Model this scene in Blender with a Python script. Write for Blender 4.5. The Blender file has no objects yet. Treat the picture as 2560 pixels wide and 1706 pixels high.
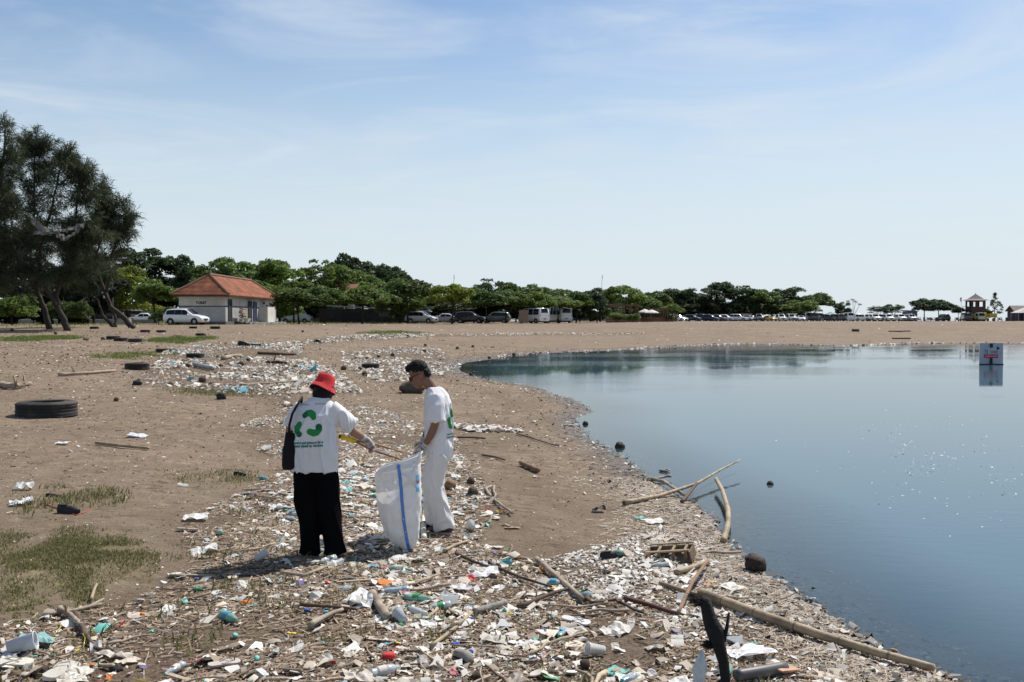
import bpy, bmesh, math, random
import numpy as np
from mathutils import Vector, Matrix, noise
from mathutils.bvhtree import BVHTree

random.seed(11)
rng = np.random.default_rng(11)
SC = bpy.context.scene
COL = SC.collection
R = math.radians

# ------------------------------------------------------------------ camera
EYE = 2.1                       # metres above the sand where the two people stand
FPX = 2560 * 35 / 36            # focal length in photograph pixels
PITCH = math.atan((853 - 797) / FPX)
cam_d = bpy.data.cameras.new('camera')
cam_d.lens = 35; cam_d.sensor_width = 36
cam_d.clip_start = 0.05; cam_d.clip_end = 30000
cam_d.dof.use_dof = True; cam_d.dof.focus_distance = 9.2; cam_d.dof.aperture_fstop = 8.0
cam = bpy.data.objects.new('camera', cam_d); COL.objects.link(cam)
cam.location = (0, 0, EYE); cam.rotation_euler = (math.pi / 2 - PITCH, 0, 0)
SC.camera = cam

# ------------------------------------------------------------------ sky, sun, exposure
SUN_AZ, SUN_EL = 38, 52
world = bpy.data.worlds.new('World'); SC.world = world; world.use_nodes = True
nt = world.node_tree; N = nt.nodes; L = nt.links
bg = N['Background']; bg.inputs['Strength'].default_value = 0.092
sky = N.new('ShaderNodeTexSky'); sky.sky_type = 'NISHITA'; sky.sun_disc = False
sky.sun_elevation = R(SUN_EL); sky.sun_rotation = R(SUN_AZ)
sky.air_density = 1.0; sky.dust_density = 0.6; sky.ozone_density = 1.6
# thin high cirrus, laid out on a plane above the place
tc = N.new('ShaderNodeTexCoord'); sep = N.new('ShaderNodeSeparateXYZ')
L.new(tc.outputs['Generated'], sep.inputs[0])
zc = N.new('ShaderNodeMath'); zc.operation = 'MAXIMUM'; zc.inputs[1].default_value = 0.02
L.new(sep.outputs[2], zc.inputs[0])
zo = N.new('ShaderNodeMath'); zo.operation = 'ADD'; zo.inputs[1].default_value = 0.06
L.new(zc.outputs[0], zo.inputs[0])
dx = N.new('ShaderNodeMath'); dx.operation = 'DIVIDE'; L.new(sep.outputs[0], dx.inputs[0]); L.new(zo.outputs[0], dx.inputs[1])
dy = N.new('ShaderNodeMath'); dy.operation = 'DIVIDE'; L.new(sep.outputs[1], dy.inputs[0]); L.new(zo.outputs[0], dy.inputs[1])
cmb = N.new('ShaderNodeCombineXYZ'); L.new(dx.outputs[0], cmb.inputs[0]); L.new(dy.outputs[0], cmb.inputs[1])
def cloud_layer(rot, sx, sy, nscale, detail, dist, lo, hi, off):
    mp = N.new('ShaderNodeMapping'); mp.inputs['Rotation'].default_value = (0, 0, R(rot))
    mp.inputs['Scale'].default_value = (sx, sy, 1); mp.inputs['Location'].default_value = off
    L.new(cmb.outputs[0], mp.inputs[0])
    n = N.new('ShaderNodeTexNoise'); n.inputs['Scale'].default_value = nscale
    n.inputs['Detail'].default_value = detail; n.inputs['Roughness'].default_value = 0.55
    n.inputs['Distortion'].default_value = dist
    L.new(mp.outputs[0], n.inputs['Vector'])
    r = N.new('ShaderNodeMapRange'); r.interpolation_type = 'SMOOTHSTEP'
    r.inputs[1].default_value = lo; r.inputs[2].default_value = hi
    L.new(n.outputs[0], r.inputs[0])
    return r
c1 = cloud_layer(12, 0.62, 0.80, 1.0, 7, 2.2, 0.37, 0.80, (3.4, 1.7, 0))
c2 = cloud_layer(-52, 0.6, 1.35, 1.0, 8, 1.8, 0.44, 0.88, (0.6, 5.2, 0))
cm = N.new('ShaderNodeMath'); cm.operation = 'MAXIMUM'; L.new(c1.outputs[0], cm.inputs[0]); L.new(c2.outputs[0], cm.inputs[1])
cf = N.new('ShaderNodeMath'); cf.operation = 'MULTIPLY'; cf.inputs[1].default_value = 0.66
L.new(cm.outputs[0], cf.inputs[0])
mix = N.new('ShaderNodeMixRGB'); mix.inputs[2].default_value = (6.2, 6.9, 7.7, 1)
hs = N.new('ShaderNodeHueSaturation'); hs.inputs['Saturation'].default_value = 1.12; hs.inputs['Value'].default_value = 1.0; L.new(sky.outputs[0], hs.inputs['Color'])
L.new(cf.outputs[0], mix.inputs[0]); L.new(hs.outputs[0], mix.inputs[1])
hz = N.new('ShaderNodeMapRange'); hz.interpolation_type = 'SMOOTHERSTEP'      # pale moist air low over the sea, all the way round
hz.inputs[1].default_value = 0.37; hz.inputs[2].default_value = -0.02; hz.inputs[3].default_value = 0.0; hz.inputs[4].default_value = 0.93
L.new(sep.outputs[2], hz.inputs[0])
mh = N.new('ShaderNodeMixRGB'); mh.inputs[2].default_value = (6.2, 7.0, 7.55, 1)
L.new(hz.outputs[0], mh.inputs[0]); L.new(mix.outputs[0], mh.inputs[1]); L.new(mh.outputs[0], bg.inputs[0])

sun_d = bpy.data.lights.new('sun', 'SUN'); sun_d.energy = 5.0; sun_d.angle = R(0.5); sun_d.color = (1.0, 0.94, 0.86)
sun = bpy.data.objects.new('sun', sun_d); COL.objects.link(sun)
SUNV = Vector((math.sin(R(SUN_AZ)) * math.cos(R(SUN_EL)), math.cos(R(SUN_AZ)) * math.cos(R(SUN_EL)), math.sin(R(SUN_EL))))
sun.rotation_euler = SUNV.to_track_quat('Z', 'Y').to_euler()
vs = SC.view_settings
vs.view_transform = 'Standard'; vs.look = 'None'; vs.exposure = 0.30; vs.gamma = 1.0; vs.use_curve_mapping = False
SC.cycles.max_bounces = 6; SC.cycles.transparent_max_bounces = 12
SC.cycles.sample_clamp_indirect = 6.0

# ------------------------------------------------------------------ terrain function
WL = -0.25                      # pond level
def smooth(t):
    t = np.clip(t, 0, 1); return t * t * (3 - 2 * t)
def ray(px, py):
    cx = (px - 1280) / FPX; cy = (853 - py) / FPX
    f = np.array([0, math.cos(PITCH), -math.sin(PITCH)]); u = np.array([0, math.sin(PITCH), math.cos(PITCH)])
    return f + cx * np.array([1.0, 0, 0]) + cy * u
def on_level(px, py, z):
    d = ray(px, py); t = (z - EYE) / d[2]
    return (d[0] * t, d[1] * t)
SHORE_PX = [(2560, 858), (2318, 858.5), (2234, 862), (2119, 865), (1980, 862), (1851, 860), (1740, 865), (1660, 870), (1623, 871), (1544, 876), (1492, 878),
            (1361, 883), (1283, 890), (1225, 899), (1165, 907), (1144, 916), (1152, 929), (1186, 941), (1231, 952), (1296, 961),
            (1361, 973), (1374, 984), (1429, 997), (1466, 1018), (1474, 1028), (1458, 1039), (1432, 1048), (1440, 1067),
            (1461, 1091), (1505, 1117), (1557, 1148), (1610, 1195), (1655, 1222), (1723, 1260), (1774, 1303), (1795, 1341),
            (1825, 1375), (1867, 1417), (1931, 1456), (1995, 1502), (2063, 1545), (2114, 1583), (2148, 1612), (2250, 1660), (2345, 1700)]
POND = [(70, 96), (130, 92)][::-1] + [on_level(x, y, WL) for x, y in SHORE_PX] + [(3.2, 5.6), (3.9, 4.2), (6.0, 2.0), (14, -3), (60, -10), (130, 10)]
POND = np.array(POND)
def shore_dist(x, y):
    """metres to the pond's edge, positive on land"""
    x = np.asarray(x, float); y = np.asarray(y, float)
    best = np.full(x.shape, 1e9); inside = np.zeros(x.shape, bool)
    n = len(POND)
    for i in range(n):
        ax, ay = POND[i]; bx, by = POND[(i + 1) % n]
        ex, ey = bx - ax, by - ay
        t = np.clip(((x - ax) * ex + (y - ay) * ey) / (ex * ex + ey * ey + 1e-12), 0, 1)
        best = np.minimum(best, np.hypot(x - ax - t * ex, y - ay - t * ey))
        c = ((ay > y) != (by > y)) & (x < (bx - ax) * (y - ay) / (by - ay + 1e-12) + ax)
        inside ^= c
    return np.where(inside, -best, best)
def gz(x, y):
    x = np.asarray(x, float); y = np.asarray(y, float)
    base = 1.45 * smooth((y - 10) / 90)
    base = base - 7.0 * smooth((y - 285) / 60) + 0.25 * smooth((-x - 3) / 25) * smooth((y + 5) / 25) * (1 - smooth((y - 30) / 60))
    s = shore_dist(x, y)
    Rr = 3 + 0.35 * np.clip(y, 2, 150)
    und = 0.018 * np.sin(1.7 * x + 0.8 * y) * np.sin(1.1 * y - 0.6 * x + 1) + 0.012 * np.sin(4.1 * x + 1.3 * np.sin(2.2 * y)) * np.sin(3.3 * y + .7)
    land = WL + 0.05 * np.clip(s / 0.5, 0, 1) + (base - WL - 0.05) * smooth(s / Rr) + und * smooth(s / 1.5)
    wat = WL - 0.09 * np.clip(-s, 0, 1.0) - 0.5 * smooth((-s - .3) / 5)
    return np.where(s > 0, land, wat)
def g1(x, y):
    return float(gz(np.array([x]), np.array([y]))[0])
def P(px, py, lift=0.0):
    """where the line of sight through a photograph pixel meets the ground"""
    d = ray(px, py)
    ts = np.geomspace(2.0, 400, 500)
    h = EYE + d[2] * ts - np.maximum(gz(d[0] * ts, d[1] * ts), WL)
    k = np.argmax(h < 0)
    if h[k] >= 0: k = len(ts) - 1
    a, b = ts[max(k - 1, 0)], ts[k]
    for _ in range(18):
        m = (a + b) / 2
        hm = EYE + d[2] * m - max(g1(d[0] * m, d[1] * m), WL)
        if hm < 0: b = m
        else: a = m
    x, y = d[0] * b, d[1] * b
    return Vector((x, y, max(g1(x, y), WL) + lift))
def at(px, D):
    """a spot on the ground D metres ahead, in the direction of picture column px"""
    x = (px - 1280) / FPX * D
    return Vector((x, D, g1(x, D)))
def poly_world(pts, s=1.088):
    out = []
    for x, y in pts:
        p = P(x * s, y * s); out.append((p.x, p.y))
    return np.array(out)
def in_poly(x, y, poly):
    ins = np.zeros(np.shape(x), bool); n = len(poly)
    for i in range(n):
        ax, ay = poly[i]; bx, by = poly[(i + 1) % n]
        ins ^= ((ay > y) != (by > y)) & (x < (bx - ax) * (y - ay) / (by - ay + 1e-12) + ax)
    return ins
def vnoise(x, y, sc, seed=0):
    """smooth value noise 0..1"""
    x = np.asarray(x) / sc; y = np.asarray(y) / sc
    xi = np.floor(x).astype(np.int64); yi = np.floor(y).astype(np.int64)
    fx = x - xi; fy = y - yi; fx = fx * fx * (3 - 2 * fx); fy = fy * fy * (3 - 2 * fy)
    def h(a, b):
        v = np.sin(a * 127.1 + b * 311.7 + seed * 74.7) * 43758.5453
        return v - np.floor(v)
    return (h(xi, yi) * (1 - fx) + h(xi + 1, yi) * fx) * (1 - fy) + (h(xi, yi + 1) * (1 - fx) + h(xi + 1, yi + 1) * fx) * fy

# ------------------------------------------------------------------ materials
MATS = {}
def mat(name, color, rough=0.7, var=0.18, scale=6.0, bump=0.0, bscale=None, metal=0.0, objcol=False, tint=False,
        trans=0.0, spec=0.4, coat=0.0, transluc=0.0, alpha=None, dark=None, coord='Object', sheen=0):
    if name in MATS: return MATS[name]
    m = bpy.data.materials.new(name); m.use_nodes = True
    t = m.node_tree; n = t.nodes; l = t.links
    b = n['Principled BSDF']; b.inputs['Roughness'].default_value = rough; b.inputs['Metallic'].default_value = metal
    b.inputs['Specular IOR Level'].default_value = spec
    if coat: b.inputs['Coat Weight'].default_value = coat; b.inputs['Coat Roughness'].default_value = 0.05
    if trans: b.inputs['Transmission Weight'].default_value = trans
    tcn = n.new('ShaderNodeTexCoord')
    nz = n.new('ShaderNodeTexNoise'); nz.inputs['Scale'].default_value = scale; nz.inputs['Detail'].default_value = 6
    nz.inputs['Roughness'].default_value = 0.65
    l.new(tcn.outputs[coord], nz.inputs['Vector'])
    rp = n.new('ShaderNodeMapRange'); rp.inputs[1].default_value = 0.3; rp.inputs[2].default_value = 0.7
    rp.inputs[3].default_value = 1 - var; rp.inputs[4].default_value = 1 + var * 0.6
    l.new(nz.outputs[0], rp.inputs[0])
    mx = n.new('ShaderNodeMixRGB'); mx.blend_type = 'MULTIPLY'; mx.inputs[0].default_value = 1
    src = None
    if objcol:
        oi = n.new('ShaderNodeObjectInfo'); src = oi.outputs['Color']
    elif tint:
        at_ = n.new('ShaderNodeAttribute'); at_.attribute_name = 'tint'; src = at_.outputs['Color']
    if src is not None: l.new(src, mx.inputs[1])
    else: mx.inputs[1].default_value = (*color, 1)
    l.new(rp.outputs[0], mx.inputs[2])
    out_col = mx.outputs[0]
    if dark is not None:     # worn patches of a second colour
        n2 = n.new('ShaderNodeTexNoise'); n2.inputs['Scale'].default_value = scale * 0.37; n2.inputs['Detail'].default_value = 5
        l.new(tcn.outputs[coord], n2.inputs['Vector'])
        r2 = n.new('ShaderNodeMapRange'); r2.inputs[1].default_value = 0.5; r2.inputs[2].default_value = 0.68
        l.new(n2.outputs[0], r2.inputs[0])
        m2 = n.new('ShaderNodeMixRGB'); m2.inputs[2].default_value = (*dark, 1)
        l.new(r2.outputs[0], m2.inputs[0]); l.new(out_col, m2.inputs[1]); out_col = m2.outputs[0]
    l.new(out_col, b.inputs['Base Color'])
    if bump:
        nb = n.new('ShaderNodeTexNoise'); nb.inputs['Scale'].default_value = bscale or scale * 4; nb.inputs['Detail'].default_value = 5
        l.new(tcn.outputs[coord], nb.inputs['Vector'])
        bp = n.new('ShaderNodeBump'); bp.inputs['Strength'].default_value = bump; bp.inputs['Distance'].default_value = 0.02
        l.new(nb.outputs[0], bp.inputs['Height']); l.new(bp.outputs[0], b.inputs['Normal'])
    if transluc:
        tr = n.new('ShaderNodeBsdfTranslucent'); l.new(out_col, tr.inputs[0])
        ms = n.new('ShaderNodeMixShader'); ms.inputs[0].default_value = transluc
        l.new(b.outputs[0], ms.inputs[1]); l.new(tr.outputs[0], ms.inputs[2])
        l.new(ms.outputs[0], n['Material Output'].inputs[0])
    if alpha is not None: b.inputs['Alpha'].default_value = alpha
    MATS[name] = m
    return m

# ------------------------------------------------------------------ mesh helpers
class MB:
    def __init__(s): s.v = []; s.f = []
    def add(s, vs, fs):
        o = len(s.v); s.v.extend([tuple(p) for p in vs]); s.f.extend([tuple(i + o for i in f) for f in fs])
        return s
    def box(s, c, size, rot=None, taper=1.0):
        hx, hy, hz = size[0] / 2, size[1] / 2, size[2] / 2
        pts = []
        for z, k in ((-hz, 1), (hz, taper)):
            for x, y in ((-hx, -hy), (hx, -hy), (hx, hy), (-hx, hy)): pts.append(Vector((x * k, y * k, z)))
        if rot is not None: pts = [rot @ p for p in pts]
        return s.add([p + Vector(c) for p in pts], [(3, 2, 1, 0), (4, 5, 6, 7), (0, 1, 5, 4), (1, 2, 6, 5), (2, 3, 7, 6), (3, 0, 4, 7)])
    def tube(s, pts, radii, n=8, cap=True, squash=1.0):
        pts = [Vector(p) for p in pts]
        if not hasattr(radii, '__len__'): radii = [radii] * len(pts)
        rings = []; ref = None
        for i, p in enumerate(pts):
            t = (pts[min(i + 1, len(pts) - 1)] - pts[max(i - 1, 0)])
            t = t.normalized() if t.length > 1e-9 else Vector((0, 0, 1))
            if ref is None:
                ref = Vector((1, 0, 0)) if abs(t.x) < 0.8 else Vector((0, 1, 0))
            u = (ref - t * ref.dot(t)); u = u.normalized() if u.length > 1e-6 else t.orthogonal().normalized()
            w = t.cross(u); ref = u
            rings.append([p + (u * math.cos(2 * math.pi * k / n) + w * math.sin(2 * math.pi * k / n) * squash) * radii[i] for k in range(n)])
        return s.loft(rings, cap)
    def loft(s, rings, cap=True, closed=True):
        n = len(rings[0]); vs = [q for r in rings for q in r]; fs = []
        for i in range(len(rings) - 1):
            for k in range(n if closed else n - 1):
                k2 = (k + 1) % n
                fs.append((i * n + k, i * n + k2, (i + 1) * n + k2, (i + 1) * n + k))
        if cap:
            fs.append(tuple(range(n - 1, -1, -1))); fs.append(tuple((len(rings) - 1) * n + k for k in range(n)))
        return s.add(vs, fs)
    def blob(s, c, r, seg=10, rings=7, rot=None, rough=0.0, seed=0):
        rg = []
        for i in range(rings + 1):
            th = math.pi * i / rings
            ring = []
            for k in range(seg):
                ph = 2 * math.pi * k / seg
                d = Vector((math.sin(th) * math.cos(ph), math.sin(th) * math.sin(ph), -math.cos(th)))
                q = 1 + rough * noise.noise(d * 1.7 + Vector((seed * 3.1, seed, 0)))
                d = Vector((d.x * r[0] * q, d.y * r[1] * q, d.z * r[2] * q))
                if rot is not None: d = rot @ d
                ring.append(d + Vector(c))
            rg.append(ring)
        return s.loft(rg, cap=False)
    def lathe(s, prof, n=16, axis='Z', c=(0, 0, 0), cap=False):
        rings = []
        for r, h in prof:
            ring = []
            for k in range(n):
                a = 2 * math.pi * k / n
                p = Vector((r * math.cos(a), r * math.sin(a), h))
                if axis == 'Y': p = Vector((p.x, p.z, p.y))
                elif axis == 'X': p = Vector((p.z, p.x, p.y))
                ring.append(p + Vector(c))
            rings.append(ring)
        return s.loft(rings, cap)
    def mesh(s, name, m=None, smoothf=False):
        me = bpy.data.meshes.new(name); me.from_pydata(s.v, [], s.f); me.update()
        if m: me.materials.append(m)
        if smoothf: me.polygons.foreach_set('use_smooth', [True] * len(me.polygons))
        return me
    def build(s, name, m=None, parent=None, smoothf=False, loc=None):
        return link(name, s.mesh(name, m, smoothf), parent, loc)
def link(name, me, parent=None, loc=None, rot=None, scale=None):
    o = bpy.data.objects.new(name, me); COL.objects.link(o)
    if parent is not None: o.parent = parent
    if loc is not None: o.location = loc
    if rot is not None: o.rotation_euler = rot
    if scale is not None: o.scale = scale if hasattr(scale, '__len__') else (scale,) * 3
    return o
def tag(o, label=None, cat=None, group=None, kind=None):
    if label: o['label'] = label
    if cat: o['category'] = cat
    if group: o['group'] = group
    if kind: o['kind'] = kind
    return o
def thing(name, loc, label, cat, group=None, rz=0.0):
    o = link(name, None, None, loc, (0, 0, rz)); o.empty_display_size = 0.1
    return tag(o, label, cat, group)
def copy_tree(o, parent=None):
    kids = list(o.children)
    c = o.copy(); COL.objects.link(c); c.parent = parent
    for ch in kids: copy_tree(ch, c)
    return c
def recolor(o, part_names, col):
    for ch in o.children:
        if ch.name.split('.')[0] in part_names: ch.color = (*col, 1)
def np_mesh(name, verts, faces, m, tint=None, smoothf=False):
    """verts (n,3), faces (m,k) with k 3 or 4"""
    me = bpy.data.meshes.new(name)
    k = faces.shape[1]
    me.vertices.add(len(verts)); me.vertices.foreach_set('co', np.ascontiguousarray(verts, dtype=np.float32).ravel())
    me.loops.add(faces.size); me.loops.foreach_set('vertex_index', np.ascontiguousarray(faces, dtype=np.int32).ravel())
    me.polygons.add(len(faces)); me.polygons.foreach_set('loop_start', np.arange(0, faces.size, k, dtype=np.int32))
    me.polygons.foreach_set('loop_total', np.full(len(faces), k, np.int32))
    if smoothf: me.polygons.foreach_set('use_smooth', np.ones(len(faces), bool))
    me.update(calc_edges=True)
    if m: me.materials.append(m)
    if tint is not None:
        a = me.attributes.new('tint', 'FLOAT_COLOR', 'POINT')
        c = np.ones((len(verts), 4), np.float32); c[:, :3] = tint
        a.data.foreach_set('color', c.ravel())
    return me
# ------------------------------------------------------------------ where rubbish lies and grass grows (outlines on the ground)
ZONES = {
 'front_left': poly_world([(0, 1440), (140, 1400), (300, 1390), (420, 1310), (640, 1255), (860, 1262), (1000, 1330), (1000, 1640), (0, 1640)]),
 'front_right': poly_world([(850, 1275), (1100, 1245), (1240, 1300), (1390, 1400), (1600, 1450), (1800, 1500), (2080, 1600), (900, 1660)]),
 'feet_left': poly_world([(420, 1190), (520, 1150), (640, 1090), (640, 1262), (430, 1300)]),
 'feet': poly_world([(640, 1090), (780, 1040), (1050, 1030), (1100, 1090), (1160, 1180), (1090, 1250), (860, 1275), (640, 1262)]),
 'path': poly_world([(780, 930), (860, 930), (1050, 1010), (1110, 1060), (1050, 1100), (780, 1060)]),
 'mid': poly_world([(310, 885), (380, 805), (480, 790), (690, 788), (700, 820), (790, 862), (830, 905), (700, 905), (690, 960), (600, 915), (420, 893)]),
 'left_of_woman': poly_world([(540, 985), (670, 930), (660, 1060), (600, 1040)]),
 'strand_a': poly_world([(560, 795), (780, 771), (1000, 765), (1000, 773), (800, 784), (600, 802)]),
 'strand_b': poly_world([(780, 812), (900, 797), (1010, 803), (1050, 845), (1000, 870), (880, 880), (800, 850)]),
 'strand_c': poly_world([(1000, 768), (1250, 764), (1480, 764), (1480, 768), (1250, 771), (1000, 776)]),
 'strip': poly_world([(1040, 975), (1100, 978), (1190, 988), (1195, 994), (1100, 995), (1040, 985)]),
 'foot_front': poly_world([(1240, 1290), (1500, 1220), (1640, 1260), (1640, 1330), (1900, 1480), (1800, 1500), (1600, 1445), (1400, 1400)]),
}
GRASS = {
 'front_left': (poly_world([(0, 1215), (200, 1222), (330, 1240), (330, 1300), (240, 1350), (250, 1410), (140, 1420), (0, 1470)]), 0.9),
 'weeds': (poly_world([(20, 1130), (250, 1100), (300, 1150), (240, 1180), (30, 1190)]), 0.25),
 'weeds_b': (poly_world([(350, 1075), (490, 1080), (640, 1090), (620, 1130), (420, 1125)]), 0.3),
 'mid_a': (poly_world([(190, 818), (300, 810), (440, 806), (330, 827), (240, 829)]), 0.6),
 'mid_b': (poly_world([(0, 777), (100, 772), (220, 776), (60, 787), (0, 787)]), 0.8),
 'mid_c': (poly_world([(340, 781), (440, 772), (520, 777), (430, 790), (340, 790)]), 0.8),
 'mid_d': (poly_world([(820, 765), (900, 761), (1000, 766), (900, 771), (820, 771)]), 0.8),
 'mid_e': (poly_world([(330, 892), (480, 892), (640, 906), (560, 918), (380, 903)]), 0.35),
 'verge': (poly_world([(0, 738), (420, 738), (640, 739), (1000, 737), (1000, 744), (640, 746), (320, 749), (0, 757)]), 0.9),
}
def zone_mask(x, y, names=None):
    m = np.zeros(np.shape(x))
    for k, p in ZONES.items():
        if names is None or k in names: m = np.maximum(m, in_poly(x, y, p).astype(float))
    return m

# ------------------------------------------------------------------ the ground: one sheet to the sea
NR, NA = 430, 560
rr = np.geomspace(1.2, 420, NR); aa = np.radians(np.linspace(-112, 112, NA))
gx = (np.sin(aa)[None, :] * rr[:, None]); gy = (np.cos(aa)[None, :] * rr[:, None]) - 1.0
gx = gx.ravel(); gy = gy.ravel(); gzz = gz(gx, gy)
sd = shore_dist(gx, gy)
ii = np.arange(NR * NA).reshape(NR, NA)
quads = np.stack([ii[:-1, :-1], ii[:-1, 1:], ii[1:, 1:], ii[1:, :-1]], -1).reshape(-1, 4)
soft = np.zeros(gx.shape)
for dx_, dy_ in ((0, 0), (.25, 0), (-.25, 0), (0, .3), (0, -.3), (.2, .2), (-.2, -.2)):
    soft += zone_mask(gx + dx_, gy + dy_) / 7
wetw = 0.24 + 0.018 * np.clip(gy, 0, 120)
wet = np.clip(1.25 - sd / wetw * (0.7 + 0.8 * vnoise(gx, gy, 1.1 + 0.02 * np.abs(gy).mean(), 3)), 0, 1)
grs = np.zeros(gx.shape)
for k, (p, d) in GRASS.items():
    gq = np.zeros(gx.shape)
    for dx_, dy_ in ((0, 0), (.22, .3), (-.22, .3), (.22, -.3), (-.22, -.3)): gq += in_poly(gx + dx_ * (1 + gy * .04), gy + dy_ * (1 + gy * .05), p) / 5
    grs = np.maximum(grs, np.clip(gq * 1.5 - .9 * vnoise(gx, gy, .5 + .01 * np.abs(gy), 6), 0, 1) * d)
gm = bpy.data.materials.new('sandy_ground'); gm.use_nodes = True
t = gm.node_tree; n = t.nodes; l = t.links; b = n['Principled BSDF']; b.inputs['Roughness'].default_value = 0.9
b.inputs['Specular IOR Level'].default_value = 0.15
tcn = n.new('ShaderNodeTexCoord')
def nz(scale, detail=6, rough=0.6, stretch=None):
    q = n.new('ShaderNodeTexNoise'); q.inputs['Scale'].default_value = scale; q.inputs['Detail'].default_value = detail; q.inputs['Roughness'].default_value = rough
    if stretch:
        mp = n.new('ShaderNodeMapping'); mp.inputs['Scale'].default_value = stretch; l.new(tcn.outputs['Object'], mp.inputs[0]); l.new(mp.outputs[0], q.inputs['Vector'])
    else: l.new(tcn.outputs['Object'], q.inputs['Vector'])
    return q.outputs[0]
def rng_(src, a, c, lo=0.0, hi=1.0):
    q = n.new('ShaderNodeMapRange'); q.inputs[1].default_value = a; q.inputs[2].default_value = c; q.inputs[3].default_value = lo; q.inputs[4].default_value = hi
    l.new(src, q.inputs[0]); return q.outputs[0]
def mixc(f, c1, c2, mode='MIX'):
    q = n.new('ShaderNodeMixRGB'); q.blend_type = mode
    for s_, k in ((f, 0), (c1, 1), (c2, 2)):
        if isinstance(s_, (int, float)): q.inputs[k].default_value = s_
        elif isinstance(s_, tuple): q.inputs[k].default_value = (*s_, 1)
        else: l.new(s_, q.inputs[k])
    return q.outputs[0]
def mth(op, a, c):
    q = n.new('ShaderNodeMath'); q.operation = op
    for s_, k in ((a, 0), (c, 1)):
        if isinstance(s_, (int, float)): q.inputs[k].default_value = s_
        else: l.new(s_, q.inputs[k])
    return q.outputs[0]
def attr(name):
    q = n.new('ShaderNodeAttribute'); q.attribute_name = name; return q.outputs['Fac']
c = mixc(rng_(nz(0.35, 7), 0.35, 0.65), (0.264, 0.206, 0.145), (0.182, 0.138, 0.096))
c = mixc(rng_(nz(2.3, 6, 0.7), 0.42, 0.66), c, (0.150, 0.108, 0.071))
c = mixc(rng_(nz(0.09, 5, 0.6, (0.5, 1.6, 1)), 0.45, 0.7, 0, 0.6), c, (0.175, 0.132, 0.097))
c = mixc(rng_(nz(0.95, 6, 0.7), 0.50, 0.68, 0, 0.6), c, (0.165, 0.122, 0.085))
c = mixc(rng_(nz(38, 3, 0.6), 0.58, 0.70, 0, 0.7), c, (0.10, 0.07, 0.047))          # crumbs of dirt and bark
c = mixc(rng_(nz(62, 2, 0.5), 0.66, 0.72, 0, 0.6), c, (0.55, 0.48, 0.40))            # shell grit
band = rng_(mth('SINE', mth('MULTIPLY', mth('ADD', attr('sdist'), mth('MULTIPLY', nz(0.5, 4), 3.0)), 2.3), 0.0), 0.55, 1.0, 0, 0.55)
c = mixc(mth('MULTIPLY', band, rng_(attr('sdist'), 0.5, 9.0, 1.0, 0.0)), c, (0.125, 0.090, 0.064))     # old water lines
soilf = mth('MULTIPLY', attr('soil'), rng_(nz(5, 6, 0.75), 0.30, 0.6, 0.45, 1))
soil_shade_c = mixc(rng_(nz(26, 5, 0.75), 0.4, 0.62), (0.060, 0.043, 0.030), (0.20, 0.15, 0.108))  # organic soil, its dark tone deepened to paint the shadow gaps between litter
c = mixc(soilf, c, soil_shade_c)
gr = mth('MULTIPLY', attr('grassy'), rng_(nz(6, 5, 0.7), 0.35, 0.6, 0.3, 1))
c = mixc(gr, c, mixc(rng_(nz(14, 4), 0.4, 0.6), (0.13, 0.125, 0.055), (0.20, 0.165, 0.09)))
vor = n.new('ShaderNodeTexVoronoi'); vor.inputs['Scale'].default_value = 22; l.new(tcn.outputs['Object'], vor.inputs['Vector'])
grav = mixc(rng_(vor.outputs['Color'], 0.2, 0.9), (0.045, 0.04, 0.036), (0.24, 0.21, 0.19))
c = mixc(attr('wet'), c, mixc(rng_(nz(4, 5), 0.4, 0.6), grav, (0.085, 0.068, 0.055)))
c = mixc(attr('under'), c, (0.060, 0.052, 0.050))
l.new(c, b.inputs['Base Color'])
l.new(rng_(attr('wet'), 0, 1, 0.92, 0.55), b.inputs['Roughness'])
h = mth('ADD', mth('MULTIPLY', nz(3.2, 4, 0.55), 1.6), mth('MULTIPLY', nz(14, 8, 0.72), 1.0))
vf = n.new('ShaderNodeTexVoronoi'); vf.inputs['Scale'].default_value = 2.6; vf.inputs['Randomness'].default_value = 1; l.new(tcn.outputs['Object'], vf.inputs['Vector'])
h = mth('ADD', h, mth('MULTIPLY', rng_(vf.outputs['Distance'], 0.05, 0.34), 1.3))                     # trodden hollows
h = mth('ADD', h, mth('MULTIPLY', mth('MULTIPLY', vor.outputs['Distance'], attr('wet')), 0.5))
bp = n.new('ShaderNodeBump'); bp.inputs['Strength'].default_value = 0.8; bp.inputs['Distance'].default_value = 0.05
l.new(h, bp.inputs['Height']); l.new(bp.outputs[0], b.inputs['Normal'])
gme = np_mesh('sandy_ground', np.stack([gx, gy, gzz], 1), quads, gm, smoothf=True)
for nm, arr in (('soil', soft), ('wet', wet * (sd > -0.5)), ('grassy', grs), ('under', np.clip(-sd / 0.8, 0, 1)), ('sdist', sd)):
    a = gme.attributes.new(nm, 'FLOAT', 'POINT'); a.data.foreach_set('value', arr.astype(np.float32))
tag(link('ground', gme), kind='structure')

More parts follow.
